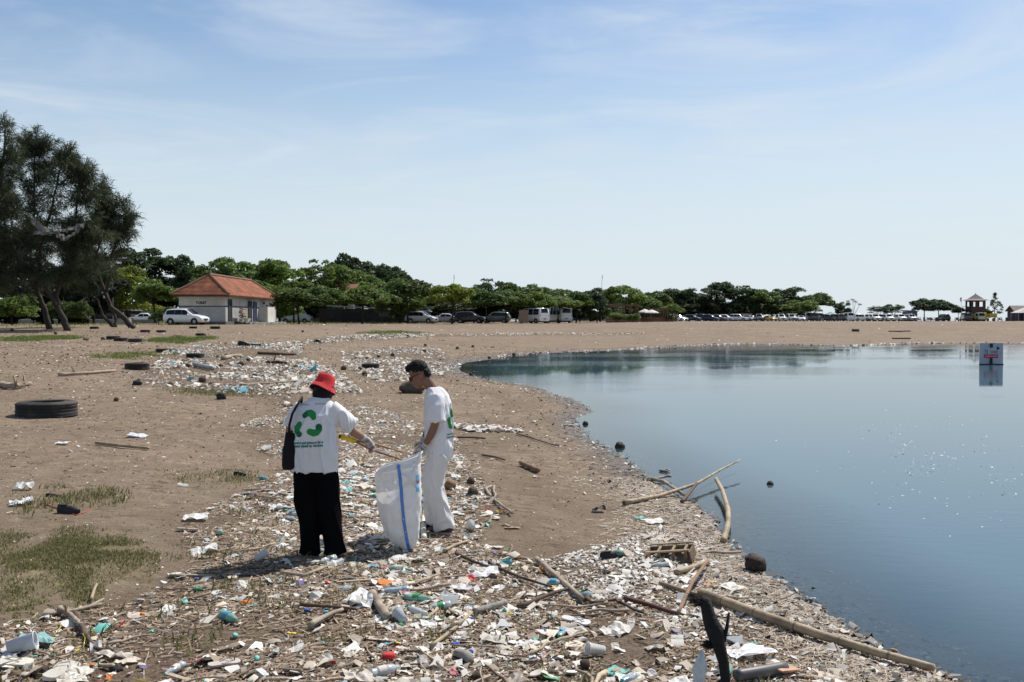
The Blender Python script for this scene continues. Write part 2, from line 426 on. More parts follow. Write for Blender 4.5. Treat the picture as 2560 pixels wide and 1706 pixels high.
# ------------------------------------------------------------------ pond and sea
def water_material(name, body, clear, bump, sc1, sc2, rough=0.0):
    m = bpy.data.materials.new(name); m.use_nodes = True
    t = m.node_tree; n = t.nodes; l = t.links; n.remove(n['Principled BSDF'])
    tcn = n.new('ShaderNodeTexCoord')
    mp = n.new('ShaderNodeMapping'); mp.inputs['Scale'].default_value = (0.55, 1.3, 1); mp.inputs['Rotation'].default_value = (0, 0, R(12)); l.new(tcn.outputs['Object'], mp.inputs[0])
    def noi(s, d, r=0.5):
        q = n.new('ShaderNodeTexNoise'); q.inputs['Scale'].default_value = s; q.inputs['Detail'].default_value = d; q.inputs['Roughness'].default_value = r
        l.new(mp.outputs[0], q.inputs['Vector']); return q.outputs[0]
    a1 = noi(sc1, 3); a2 = noi(sc2, 2); patch = noi(0.12, 3)
    pr = n.new('ShaderNodeMapRange'); pr.inputs[1].default_value = 0.4; pr.inputs[2].default_value = 0.62; pr.inputs[3].default_value = 0.12; l.new(patch, pr.inputs[0])
    ad = n.new('ShaderNodeMath'); ad.operation = 'MULTIPLY_ADD'; l.new(a2, ad.inputs[0]); ad.inputs[1].default_value = 0.35; l.new(a1, ad.inputs[2])
    bmp = n.new('ShaderNodeBump'); bmp.inputs['Distance'].default_value = bump
    l.new(pr.outputs[0], bmp.inputs['Strength']); l.new(ad.outputs[0], bmp.inputs['Height'])
    fr = n.new('ShaderNodeFresnel'); fr.inputs['IOR'].default_value = 1.40; l.new(bmp.outputs[0], fr.inputs['Normal'])
    gl = n.new('ShaderNodeBsdfGlossy'); gl.inputs['Roughness'].default_value = rough; l.new(bmp.outputs[0], gl.inputs['Normal'])
    df = n.new('ShaderNodeBsdfDiffuse'); df.inputs['Color'].default_value = (*body, 1)
    tp = n.new('ShaderNodeBsdfTransparent'); tp.inputs['Color'].default_value = (0.62, 0.72, 0.74, 1)
    m1 = n.new('ShaderNodeMixShader'); m1.inputs[0].default_value = clear
    if clear > 0:
        da = n.new('ShaderNodeAttribute'); da.attribute_name = 'depth'; dr = n.new('ShaderNodeMapRange'); dr.inputs[3].default_value = .92; dr.inputs[4].default_value = clear * .6; l.new(da.outputs['Fac'], dr.inputs[0]); l.new(dr.outputs[0], m1.inputs[0])
    l.new(df.outputs[0], m1.inputs[1]); l.new(tp.outputs[0], m1.inputs[2])
    m2 = n.new('ShaderNodeMixShader'); l.new(fr.outputs[0], m2.inputs[0]); l.new(m1.outputs[0], m2.inputs[1]); l.new(gl.outputs[0], m2.inputs[2])
    l.new(m2.outputs[0], n['Material Output'].inputs[0])
    return m
x0, y0 = POND.min(0) - 1; x1, y1 = POND.max(0) + 1
qs = quads[(sd[quads].min(1) < 0.6 + .02 * np.abs(gy[quads]).max(1)) & (gy[quads].max(1) < 140)]
use, inv_ = np.unique(qs, return_inverse=True)
pond_me = np_mesh('pond_water', np.stack([gx[use], gy[use], np.full(len(use), WL)], 1), inv_.reshape(-1, 4), None, smoothf=True)
a = pond_me.attributes.new('depth', 'FLOAT', 'POINT'); a.data.foreach_set('value', np.clip(-sd[use] / 2.2, 0, 1).astype(np.float32))
pond_me.materials.append(water_material('pond_surface', (0.078, 0.150, 0.198), 0.35, 0.0024, 5.0, 21.0))
tag(link('pond_water', pond_me), kind='structure')
sea_me = bpy.data.meshes.new('sea_water')
sea_me.from_pydata([(-9000, 300, -1.4), (9000, 300, -1.4), (9000, 25000, -1.4), (-9000, 25000, -1.4)], [], [(0, 1, 2, 3)])
sea_me.materials.append(water_material('sea_surface', (0.10, 0.16, 0.19), 0.0, 0.1, 0.5, 2.0, 0.1))
tag(link('sea_water', sea_me), kind='structure')

# ------------------------------------------------------------------ shared materials
M_WHITEWALL = mat('white_plaster', (0.66, 0.64, 0.58), 0.85, 0.16, 0.9, bump=0.1, dark=(0.44, 0.42, 0.38))
M_GREYWALL = mat('grey_wall_tile', (0.42, 0.42, 0.41), 0.6, 0.2, 1.2, dark=(0.30, 0.30, 0.30))
M_BAND = mat('dark_band_paint', (0.05, 0.06, 0.07), 0.6)
M_TILE = mat('terracotta_tile', (0.34, 0.130, 0.068), 0.85, 0.6, 1.1, bump=0.3, bscale=3, dark=(0.20, 0.09, 0.06))
M_RIDGE = mat('weathered_ridge_tile', (0.17, 0.09, 0.06), 0.85, 0.3, 3)
M_FASCIA = mat('dark_fascia', (0.06, 0.028, 0.02), 0.7)
M_DOORV = mat('dark_door_opening', (0.012, 0.012, 0.014), 0.8)
M_BLUEDOOR = mat('blue_door_paint', (0.03, 0.03, 0.10), 0.5)
M_CONC = mat('stained_concrete', (0.27, 0.26, 0.24), 0.9, 0.25, 2, bump=0.2)
M_CONCD = mat('dark_concrete', (0.10, 0.10, 0.09), 0.9, 0.3, 2)
M_BARK = mat('bark', (0.045, 0.036, 0.030), 0.95, 0.35, 4, bump=0.5)
M_LEAF = mat('leaf', (0.06, 0.1, 0.03), 0.55, 0.15, 0.4, tint=True, transluc=0.48, spec=0.25)
M_NEEDLE = mat('casuarina_needle', (0.03, 0.045, 0.03), 0.75, 0.1, 0.4, tint=True, transluc=0.25, spec=0.1)
M_WOODF = mat('brown_fence_wood', (0.17, 0.10, 0.06), 0.85, 0.3, 6)
M_WOOD = mat('grey_driftwood', (0.34, 0.28, 0.215), 0.9, 0.35, 9, bump=0.4, bscale=30, dark=(0.17, 0.13, 0.095))
M_BAMBOO = mat('weathered_bamboo', (0.34, 0.26, 0.165), 0.65, 0.3, 9, bump=0.3, bscale=40, dark=(0.17, 0.125, 0.08))
M_DARKWOOD = mat('dark_wet_wood', (0.10, 0.065, 0.045), 0.85, 0.4, 9, bump=0.4)
M_BLACK = mat('black_rubber', (0.018, 0.018, 0.019), 0.75, 0.3, 6, bump=0.15)
M_TYRE = mat('dusty_tyre_rubber', (0.022, 0.021, 0.02), 0.85, 0.35, 5, bump=0.3, dark=(0.07, 0.06, 0.05))
M_GLASS = mat('dark_car_glass', (0.010, 0.011, 0.013), 0.08, 0.05, 3, spec=0.3)
M_PAINT = mat('car_paint', (0.8, 0.8, 0.8), 0.25, 0.04, 2, objcol=True, coat=0.8)
M_CHROME = mat('alloy_metal', (0.35, 0.35, 0.36), 0.35, 0.1, 3, metal=0.9)
M_LAMP = mat('headlight_glass', (0.55, 0.57, 0.6), 0.1, 0.05, 3, spec=0.8)
M_TAIL = mat('tail_light_red', (0.25, 0.01, 0.01), 0.2, 0.05, 3)
M_PLATE = mat('black_plate', (0.02, 0.02, 0.02), 0.4)

# ------------------------------------------------------------------ toilet building
def building():
    ZG = g1(-33, 110) - 0.02
    bd = thing('toilet_building', (-33.6, 119.5, ZG), 'white walled toilet block with hipped orange tile roof beside the white minivan', 'building')
    X0, X1, Y0, Y1 = -2.5, 2.53, -11.5, 11.5        # half plan, local
    H, zb, zm = 3.3, 0.35, 1.95
    def wall(name, verts, m): return MB().add(verts, [(0, 1, 2, 3)]).build(name, m, bd)
    core = MB().box((0, 0, H / 2 + .1), (X1 - X0, Y1 - Y0, H - .2)); core.build('wall', M_WHITEWALL, bd)
    MB().box((0, 0, (zm + zb) / 2), (X1 - X0 + .06, Y1 - Y0 + .06, zm - zb)).build('tiled_dado', M_GREYWALL, bd)
    MB().box((0, 0, zm + .06), (X1 - X0 + .1, Y1 - Y0 + .1, .12)).build('painted_band', M_BAND, bd)
    MB().box((-.2, -.3, .16), (X1 - X0 + .9, Y1 - Y0 + .8, .4)).build('plinth', M_CONCD, bd)
    # doors along the long side
    def door(y, w, h, m):
        d = MB().box((X1 + .055, y, zb + h / 2), (.06, w, h)).build('door', m, bd)
        f = MB()
        for s in (-1, 1): f.box((X1 + .075, y + s * (w / 2 + .06), zb + h / 2), (.09, .12, h + .1))
        f.box((X1 + .075, y, zb + h + .06), (.09, w + .26, .12))
        f.build('door_frame', M_BAND, d)
        MB().box((X1 + .1, y + w * .35, zb + 1.0), (.05, .05, .16)).build('handle', M_CHROME, d)
    door(-9.9, 1.1, 2.35, M_DOORV); door(-1.6, 1.3, 2.3, M_DOORV); door(0.7, 1.2, 2.25, M_BLUEDOOR); door(8.9, 1.5, 2.2, M_DOORV)
    s = MB().box((X1 + 1.0, 4.6, 1.15), (.14, 3.6, 2.1)).build('screen_wall', M_WHITEWALL, bd)
    MB().box((X1 + 1.0, 4.6, 2.27), (.22, 3.9, .16)).build('coping', M_BAND, s)
    MB().box((X1 + .5, 2.75, 1.1), (.9, .14, 2.0)).build('screen_wall', M_WHITEWALL, bd)
    MB().box((X1 + .8, 2, .12), (1.3, 18, .26)).build('step', M_CONC, bd)
    # hipped roof laid in courses of tiles, eaves overhanging
    ov = 0.62; ze, zr = H - .05, H + 2.22
    ex0, ex1, ey0, ey1 = X0 - ov, X1 + ov, Y0 - ov - .2, Y1 + ov
    rx = 0.0; ry0, ry1 = ey0 + 3.6, ey1 - 3.6
    NC = 15
    rf = MB().box((0, (ey0 + ey1) / 2, ze - .09), (ex1 - ex0 - .04, ey1 - ey0 - .04, .2)).build('roof', M_FASCIA, bd)
    def lerp(a, c, k): return a + (c - a) * k
    corners_e = [Vector((ex0, ey0, ze)), Vector((ex1, ey0, ze)), Vector((ex1, ey1, ze)), Vector((ex0, ey1, ze))]
    corners_r = [Vector((rx, ry0, zr)), Vector((rx, ry0, zr)), Vector((rx, ry1, zr)), Vector((rx, ry1, zr))]
    def sag(p, k): return p - Vector((0, 0, 0.05 * math.sin(math.pi * k)))          # slightly concave pitch
    for a_, c_ in ((0, 1), (1, 2), (2, 3), (3, 0)):
        for i in range(NC):
            k0, k1 = i / NC, (i + 1) / NC
            lo = [sag(corners_e[a_].lerp(corners_r[a_], k0), k0), sag(corners_e[c_].lerp(corners_r[c_], k0), k0)]
            hi = [sag(corners_e[a_].lerp(corners_r[a_], min(1, k1 + .01)), k1), sag(corners_e[c_].lerp(corners_r[c_], min(1, k1 + .01)), k1)]
            up = Vector((0, 0, .12)); thin = Vector((0, 0, .005))
            vs_ = [lo[0] + up, lo[1] + up, hi[1] + thin, hi[0] + thin, lo[0] - Vector((0, 0, .03)), lo[1] - Vector((0, 0, .03))]
            MB().add(vs_, [(0, 1, 2, 3), (4, 5, 1, 0)]).build('tile_course', M_TILE, rf)
    rg = MB()
    for a_ in range(4):
        pts = [sag(corners_e[a_].lerp(corners_r[a_], k / 8), k / 8) + Vector((0, 0, .1)) for k in range(9)]
        rg = MB().tube(pts, .15, 6); rg.build('hip_ridge', M_RIDGE, bd)
    MB().tube([Vector((rx, ry0 - .1, zr + .08)), Vector((rx, ry1 + .1, zr + .08))], .17, 6).build('ridge', M_RIDGE, bd)
    for y in (ry0, ry1): MB().box((rx, y, zr + .32), (.28, .28, .5), taper=.6).build('finial', M_RIDGE, bd)
    # the word on the gable end
    def word(txt, size, loc, rot, m, name):
        cu = bpy.data.curves.new('t', 'FONT'); cu.body = txt; cu.size = size; cu.extrude = .015; cu.align_x = 'CENTER'; cu.offset = 0.012
        to = bpy.data.objects.new('t', cu); COL.objects.link(to)
        dg = bpy.context.evaluated_depsgraph_get(); me = bpy.data.meshes.new_from_object(to.evaluated_get(dg))
        bpy.data.objects.remove(to); me.materials.clear(); me.materials.append(m)
        return link(name, me, bd, loc, rot)
    word('TOILET', 0.36, (-.1, Y0 - .02, 2.28), (R(90), 0, 0), M_DOORV, 'lettering')
    word('TOILET', 0.30, (X1 + .02, 5.2, 2.5), (R(90), 0, R(90)), M_DOORV, 'lettering')
    # stack of palm thatch leaning at the wall
    th = thing('thatch_bundle', (-33.6 + X1 + .75, 119.5 - 7.2, ZG + .3), 'grey bundle of palm thatch leaning on the toilet wall', 'thatch')
    for i in range(9):
        m_ = MB().box((random.uniform(-.05, .05), random.uniform(-.12, .12), .14 + i * .17), (.4, 1.9 + random.uniform(-.2, .2), .12), Matrix.Rotation(R(random.uniform(-4, 4)), 3, 'X'))
        m_.build('palm_sheaf', M_WOOD, th)
    wb = thing('wheelbarrow', (-33.6 + X1 + 1.7, 119.5 - 9.2, ZG), 'old white wheelbarrow beside the thatch bundle at the toilet', 'wheelbarrow')
    MB().loft([[Vector((x * k, y * k, z)) for x, y in ((-.3, -.5), (.3, -.5), (.3, .6), (-.3, .6))] for z, k in ((.35, .6), (.7, 1))], True).build('tray', M_WHITEWALL, wb)
    MB().lathe([(.1, -.05), (.2, -.05), (.2, .05), (.1, .05)], 12, 'X', (0, -.75, .2)).build('wheel', M_BLACK, wb)
    for s in (-.25, .25):
        MB().tube([(s * .3, -.75, .2), (s, 0, .4), (s, .95, .6)], .03, 5).build('handle', M_CHROME, wb)
        MB().tube([(s, .4, .42), (s, .5, 0)], .025, 5).build('leg', M_CHROME, wb)
building()

# ------------------------------------------------------------------ vehicles
def car_proto(style, L_, W_, H_, full=True):
    """an Empty at the ground under the car, nose towards +X"""
    root = link('parked_car', None); hw = W_ / 2
    # stations: (x fraction, bottom z, belt z, top z, roof half-width fraction)
    if style == 'mpv':
        st = [(.5, .38, .58, .62, .80), (.485, .28, .72, .80, .86), (.40, .25, .86, .95, .90), (.27, .25, .93, 1.05, .90), (.19, .25, .95, 1.28, .84), (.07, .25, .96, H_ - .03, .76),
              (-.08, .25, .97, H_, .76), (-.30, .25, .99, H_ - .02, .75), (-.43, .28, 1.0, H_ - .10, .73), (-.485, .32, .98, 1.12, .80), (-.5, .40, .85, .90, .84)]
        sw = [(-.415, -.20), (-.195, -.025), (-.02, .125)]; ws = (4, 3, 5); rw = (8, 9)
        wheels = (.31, -.30)
    elif style == 'sedan':
        st = [(.5, .36, .55, .60, .8), (.48, .25, .66, .74, .86), (.38, .22, .78, .86, .9), (.22, .22, .84, .94, .9), (.06, .22, .87, H_ - .03, .74), (-.08, .22, .88, H_, .74), (-.22, .22, .9, H_ - .05, .73),
              (-.37, .24, .9, 1.0, .86), (-.47, .27, .88, .95, .86), (-.5, .38, .78, .84, .84)]
        sw = [(-.27, -.10), (-.08, .09)]; ws = (3, 3, 4); rw = (6, 7); wheels = (.31, -.31)
    elif style == 'suv':
        st = [(.5, .45, .72, .76, .84), (.485, .33, .92, .98, .88), (.36, .32, .99, 1.06, .9), (.22, .32, 1.02, 1.12, .9), (.10, .32, 1.03, H_ - .04, .80), (-.08, .32, 1.04, H_, .80), (-.38, .33, 1.05, H_ - .02, .79),
              (-.47, .36, 1.05, 1.25, .84), (-.5, .42, .95, 1.0, .86)]
        sw = [(-.42, -.24), (-.22, -.05), (-.035, .10)]; ws = (3, 3, 4); rw = (6, 7); wheels = (.31, -.31)
    else:  # van / minibus
        st = [(.5, .40, .75, .85, .84), (.485, .28, .95, 1.05, .9), (.42, .28, 1.05, 1.28, .9), (.30, .28, 1.08, H_ - .05, .82), (.15, .28, 1.1, H_, .84), (-.3, .28, 1.1, H_, .84), (-.47, .30, 1.1, H_ - .04, .84),
              (-.495, .32, 1.1, 1.4, .88), (-.5, .36, .9, 1.0, .9)]
        sw = [(-.44, -.20), (-.18, .02), (.04, .20)]; ws = (2, 2, 3); rw = (6, 7); wheels = (.33, -.32)
    def section(k, off=0.0):
        x, zb, zl, zt, rf = st[k]; x *= L_
        nar = .93 if k in (0, len(st) - 1) else (.97 if k in (1, len(st) - 2) else 1.0)
        w = hw * nar + off
        up = zt - zl
        p = [(w * .86, zb), (w * .98, zb + .10), (w, (zb + zl) / 2), (w * .985, zl), (w * (rf * .45 + .54) if up > .25 else w * .95, zl + up * .5), (w * rf, zt - min(.09, up * .35)), (w * rf * .82, zt - min(.02, up * .1)), (0, zt + .01)]
        return x, p
    rings = []
    for k in range(len(st)):
        x, p = section(k)
        rings.append([Vector((x, -y, z)) for y, z in p] + [Vector((x, y, z)) for y, z in reversed(p[:-1])])
    body = MB().loft(rings, True, closed=True).build('body', M_PAINT, root, True)
    bm = bmesh.new(); bm.from_mesh(body.data); bmesh.ops.recalc_face_normals(bm, faces=bm.faces); bm.to_mesh(body.data); bm.free()
    def surf(xf, v, side, off=.012):
        """point on the body side: v 0 belt .. 1 roof edge"""
        xs = [s_[0] for s_ in st]
        for k in range(len(st) - 1):
            if xs[k] >= xf >= xs[k + 1]: break
        f = (xs[k] - xf) / (xs[k] - xs[k + 1])
        _, a = section(k); _, c_ = section(k + 1)
        def pick(p):
            if v < .5: q = v * 2; return p[3][0] + (p[4][0] - p[3][0]) * q, p[3][1] + (p[4][1] - p[3][1]) * q
            q = v * 2 - 1; return p[4][0] + (p[5][0] - p[4][0]) * q, p[4][1] + (p[5][1] - p[4][1]) * q
        ya, za = pick(a); yc, zc_ = pick(c_)
        return Vector((xf * L_, side * (ya + (yc - ya) * f + off), za + (zc_ - za) * f + off * .3))
    for side in (-1, 1):
        for a, c_ in sw:
            n_ = 5; vs_ = []
            for i in range(n_):
                xf = a + (c_ - a) * i / (n_ - 1)
                for v in (.10, .5, .93): vs_.append(surf(xf, v, side))
            fs = [(i * 3 + j, i * 3 + 3 + j, i * 3 + 4 + j, i * 3 + 1 + j) for i in range(n_ - 1) for j in range(2)]
            MB().add(vs_, fs).build('side_window', M_GLASS, root, True)
    def glass(k0, k1, name, dirx):
        x0_, p0 = section(k0); x1_, p1 = section(k1)
        z0, z1 = p0[7][1], p1[7][1]
        vs_ = []
        for f in (.06, .5, .94):
            x = x0_ + (x1_ - x0_) * f
            for g_ in (-1, -.5, 0, .5, 1):
                yy0, yy1 = p0[6][0] * .95, p1[6][0] * .98
                zz = z0 + (z1 - z0) * f - abs(g_) ** 2 * .03
                vs_.append(Vector((x + dirx * .02, g_ * (yy0 + (yy1 - yy0) * f), zz + .022)))
        MB().add(vs_, [(i * 5 + j, i * 5 + j + 1, i * 5 + 6 + j, i * 5 + 5 + j) for i in range(2) for j in range(4)]).build(name, M_GLASS, root, True)
    glass(ws[0] - (1 if style == 'mpv' else 0), ws[2], 'windscreen', 1) if style == 'mpv' else glass(ws[0], ws[2], 'windscreen', 1)
    glass(rw[1], rw[0], 'rear_window', -1)
    r_ = .33 if style != 'suv' else .37
    for fx in wheels:
        for s in (-1, 1):
            c_ = (fx * L_, s * (hw - .10), r_)
            MB().lathe([(r_ * .55, -.11), (r_ * .93, -.11), (r_, -.07), (r_, .07), (r_ * .93, .11), (r_ * .55, .11)], 18, 'Y', c_).build('tyre', M_BLACK, root, True)
            MB().lathe([(.0, s * .07), (r_ * .3, s * .06), (r_ * .42, s * .09), (r_ * .58, s * .10), (r_ * .58, -s * .08)], 14, 'Y', c_).build('rim', M_CHROME, root, True)
            if full: MB().lathe([(r_ * .9, 0), (r_ * 1.16, .012 * s), (r_ * 1.18, -.15 * s)], 18, 'Y', (c_[0], s * (hw + .004), r_ + .02)).build('wheel_arch', M_BLACK, root, True)
    _, pf = section(1); xf = st[1][0] * L_
    for s in (-1, 1):
        MB().blob((xf - .10, s * hw * .74, st[1][2] - .02), (.16, .2, .085), 8, 5).build('headlight', M_LAMP, root, True)
        MB().blob((st[-2][0] * L_ + .03, s * hw * .84, st[-2][2] - .02), (.07, .1, .16), 8, 5).build('tail_light', M_TAIL, root, True)
        if full:
            MB().blob((.16 * L_, s * (hw + .10), 1.02), (.07, .11, .075), 8, 5).build('mirror', M_PAINT, root, True)
            MB().box((-.02 * L_, s * (hw + .006), .82), (.16, .02, .03)).build('door_handle', M_CHROME, root)
    MB().box((.497 * L_, 0, st[0][1] + .20), (.05, W_ * .5, .16)).build('grille', M_BLACK, root)
    MB().box((.503 * L_, 0, st[0][1] + .05), (.03, .42, .11)).build('number_plate', M_PLATE, root)
    MB().box((-.503 * L_, 0, .62), (.03, .42, .11)).build('number_plate', M_PLATE, root)
    MB().box((0, 0, .24), (L_ * .86, W_ * .8, .14)).build('underbody', M_BLACK, root)
    return root
PROTO = {'mpv': car_proto('mpv', 4.4, 1.72, 1.68), 'suv': car_proto('suv', 4.7, 1.85, 1.82), 'sedan': car_proto('sedan', 4.3, 1.70, 1.45),
         'van': car_proto('van', 4.9, 1.85, 2.15), 'bus': car_proto('van', 5.6, 1.95, 2.5)}
USED = set()
def park(style, px, D, yaw, col, label, group='cars parked beyond the sand', z=0.0, scale=1.0):
    o = PROTO[style] if style not in USED else copy_tree(PROTO[style])
    USED.add(style)
    p = at(px, D); o.location = (p.x, p.y, p.z + z); o.rotation_euler = (0, 0, R(yaw)); o.scale = (scale,) * 3
    recolor(o, ('body', 'mirror'), col)
    o['label'] = label; o['category'] = 'car' if style not in ('van', 'bus') else 'van'; o['group'] = group
    return o
WH, SI, BK, NV, GR = (.78, .78, .77), (.45, .47, .5), (.018, .018, .02), (.02, .025, .05), (.10, .105, .11)
park('mpv', 466, 103, -12, WH, 'white minivan parked beside the TOILET wall', 'cars parked near the toilet')
park('mpv', 1054, 138, -18, SI, 'silver minivan with glinting windscreen under the bright green tree', 'cars parked under the trees')
park('mpv', 1176, 142, -10, BK, 'black car in tree shade between silver minivan and white camper van', 'cars parked under the trees')
park('van', 1334, 140, 128, WH, 'white camper van with brown board leaning on its side', 'cars parked under the trees')
park('bus', 1397, 150, 112, WH, 'white minibus with raised tailgate under the trees', 'cars parked under the trees')
park('van', 742, 162, -8, WH, 'white van with orange stripe half hidden behind the dark tree', 'cars parked near the toilet')
park('mpv', 104, 150, 8, SI, 'pale car behind the leaning casuarina trunks', 'cars parked near the toilet')
park('sedan', 360, 140, 170, WH, 'white car half hidden behind shrub and planter', 'cars parked near the toilet')
park('mpv', 1240, 150, 170, GR, 'dark grey car deep in shade behind the black car', 'cars parked under the trees')
park('sedan', 1110, 152, 175, SI, 'silver car in shade behind the bright green tree', 'cars parked under the trees')
FAR = [('sedan', 1701, 248, -60, WH, 'white car at the start of the far row beside the wooden fence'),
 ('mpv', 1732, 248, -35, NV, 'dark navy minivan seen at an angle, second in the far row'),
 ('suv', 1758, 251, -40, BK, 'black off-roader behind the dark navy minivan'),
 ('mpv', 1776, 249, -35, NV, 'dark hatchback with sloping nose in the far row'),
 ('mpv', 1795, 252, -28, GR, 'charcoal car with sloping bonnet left of the white hatchback'),
 ('mpv', 1815, 254, -30, WH, 'white hatchback between two dark cars in the far row'),
 ('suv', 1833, 257, -40, NV, 'navy car half hidden behind the white hatchback'),
 ('suv', 1847, 253, -30, WH, 'white off-roader beside the maroon roofed kiosk'),
 ('sedan', 1878, 256, -80, SI, 'silver car half hidden right of the maroon roofed kiosk'),
 ('suv', 1897, 252, -92, GR, 'dark grey off-roader facing the pond between kiosk and gold car'),
 ('sedan', 1924, 250, -58, (.55, .38, .10), 'gold yellow car with a bright sun glint'),
 ('suv', 1952, 252, -90, WH, 'white off-roader facing the pond next to the gold car'),
 ('suv', 1978, 252, -90, SI, 'silver white off-roader with dark bumper, second after gold car'),
 ('sedan', 2002, 250, -96, WH, 'low white saloon beside the grey van'),
 ('van', 2014, 257, 90, SI, 'grey van with its back to the pond'),
 ('van', 2030, 254, 90, BK, 'black van with its back to the pond'),
 ('van', 2044, 258, 90, WH, 'white van with dark rear window behind the motorbike'),
 ('suv', 2062, 254, 88, NV, 'navy car showing its rear beside the motorbike'),
 ('suv', 2083, 257, 88, BK, 'black car half hidden behind the grey off-roader'),
 ('suv', 2097, 252, 90, GR, 'grey off-roader showing its rear beside the twin-trunk tree'),
 ('van', 2121, 251, 86, WH, 'white van right of the twin-trunk tree'),
 ('suv', 2150, 250, 20, WH, 'long white pickup below the four thin palms'),
 ('suv', 2172, 253, 90, WH, 'white off-roader showing its rear right of the pickup'),
 ('suv', 2186, 250, -90, WH, 'white off-roader facing the pond under the umbrella tree'),
 ('suv', 2201, 253, -90, SI, 'silver car beside the umbrella tree trunk'),
 ('suv', 2220, 250, -90, WH, 'broad white off-roader right of the umbrella tree trunk'),
 ('sedan', 2233, 254, -85, WH, 'white car half hidden behind the broad white off-roader'),
 ('suv', 2251, 250, -90, WH, 'white off-roader left of the blue grey shed'),
 ('suv', 2277, 248, -90, SI, 'silver off-roader in front of the blue grey shed'),
 ('suv', 2358, 250, 90, BK, 'black off-roader beside the big leaning tree trunk'),
 ('van', 2414, 249, 80, BK, 'black van in front of the lookout tower')]
for s_, px_, D_, yw, cc, lb in FAR: park(s_, px_, D_, yw, cc, lb)
# raised tailgate of the minibus, board on the camper, stripe on the van
p = at(1420, 139)
tgt = thing('tailgate_awning', p + Vector((0, 0, 1.95)), 'white raised tailgate flap behind the minibus', 'flap')
MB().box((0, 0, .15), (1.3, 1.5, .05), Matrix.Rotation(R(12), 3, 'Y')).build('panel', M_WHITEWALL, tgt)
MB().tube([(-.6, -.7, .1), (-1.2, -.7, -.7)], .03, 5).build('strut', M_CHROME, tgt)
p = at(1309, 135.5)
bo = thing('leaning_board', p, 'tall brown board standing beside the white camper van', 'board')
MB().box((0, 0, .95), (1.25, .05, 1.75)).build('panel', mat('brown_board', (.25, .17, .13), .8), bo)
for s in (-.5, .5): MB().box((s, .03, .5), (.06, .06, 1.0)).build('leg', M_WOODF, bo)

# truck, motorbikes
def truck(px, D, label, cab_col, bed_col, yaw):
    t_ = thing('small_truck', at(px, D), label, 'truck', 'vehicles below the lookout tower', R(yaw))
    rings = []
    for x, zt, w in ((2.7, 1.0, .9), (2.6, 1.25, .95), (2.35, 2.15, .88), (1.2, 2.2, .88), (1.1, 2.1, .9)):
        rings.append([Vector((x, -w, .5)), Vector((x, w, .5)), Vector((x, w * .96, 1.2 if zt > 1.3 else zt - .1)), Vector((x, w * .85, zt)), Vector((x, -w * .85, zt)), Vector((x, -w * .96, 1.2 if zt > 1.3 else zt - .1))])
    c_ = MB().loft(rings, True).build('cab', mat('truck_cab_' + label[:6], cab_col, .35, .1, 2, coat=.4), t_)
    MB().add([(2.62, -.75, 1.35), (2.62, .75, 1.35), (2.42, .72, 2.0), (2.42, -.72, 2.0)], [(0, 1, 2, 3)]).build('windscreen', M_GLASS, t_)
    for s in (-1, 1): MB().add([(2.2, s * .93, 1.3), (1.4, s * .93, 1.3), (1.4, s * .9, 1.95), (2.1, s * .9, 1.95)], [(0, 1, 2, 3)]).build('side_window', M_GLASS, t_)
    bd = MB().box((-.9, 0, 1.0), (3.7, 1.9, .16))
    bd.build('bed_floor', mat('truck_bed_' + label[:6], bed_col, .5, .2, 3), t_)
    for s in (-1, 1):
        for k in range(3): MB().box((-.9, s * .95, 1.25 + .28 * k), (3.7, .05, .18)).build('side_board', MATS['truck_bed_' + label[:6]], t_)
        for fx in (1.9, -1.6): MB().lathe([(.2, -.12), (.4, -.12), (.4, .12), (.2, .12)], 14, 'Y', (fx, s * .8, .4)).build('wheel', M_BLACK, t_)
        MB().blob((2.68, s * .68, .85), (.06, .14, .1), 8, 5).build('headlight', M_LAMP, t_)
    MB().box((-2.72, 0, 1.5), (.05, 1.9, .9)).build('tail_board', MATS['truck_bed_' + label[:6]], t_)
truck(2438, 250, 'pale yellow truck cab facing the pond below the lookout tower', (.5, .48, .3), (.4, .35, .1), -80)
truck(2466, 251, 'yellow dump truck with rails right of the pale truck', (.5, .36, .03), (.5, .36, .03), 100)
def motorbike(px, D, yaw, label):
    t_ = thing('motorbike', at(px, D), label, 'motorbike', 'motorbikes along the far row', R(yaw))
    for x in (-.6, .62): MB().lathe([(.2, -.05), (.28, -.05), (.28, .05), (.2, .05)], 14, 'Y', (x, 0, .28)).build('wheel', M_BLACK, t_)
    MB().blob((0, 0, .5), (.45, .16, .22), 8, 6).build('engine', M_CHROME, t_)
    MB().tube([(.1, 0, .72), (-.35, 0, .78), (-.8, 0, .82)], [.14, .15, .07], 8).build('seat', M_BLACK, t_)
    MB().tube([(.62, 0, .28), (.42, 0, .95)], .05, 6).build('fork', M_CHROME, t_)
    MB().tube([(.36, -.33, 1.0), (.44, 0, .95), (.36, .33, 1.0)], .03, 6).build('handlebar', M_BLACK, t_)
    MB().blob((.5, 0, .8), (.1, .15, .2), 8, 5).build('front_shield', mat('bike_paint', (.03, .03, .06), .3), t_)
for px_, D_, yw, lb in ((2054, 240, -75, 'dark motorbike standing in front of the navy car'), (2296, 248, -60, 'dark motorbike right of the blue grey shed'),
    (2309, 249, 70, 'motorbike left of the big round tree trunk'), (2322, 248, 10, 'motorbike in the shade of the big round tree'), (2330, 250, -40, 'motorbike beside the big round tree trunk'),
    (2371, 248, 80, 'motorbike right of the black off-roader'), (2487, 248, 60, 'motorbike below the feathery tree, first of two'), (2499, 249, -70, 'motorbike below the feathery tree, second of two'), (2392, 248, 30, 'motorbike left of the black van')):
    motorbike(px_, D_, yw, lb)
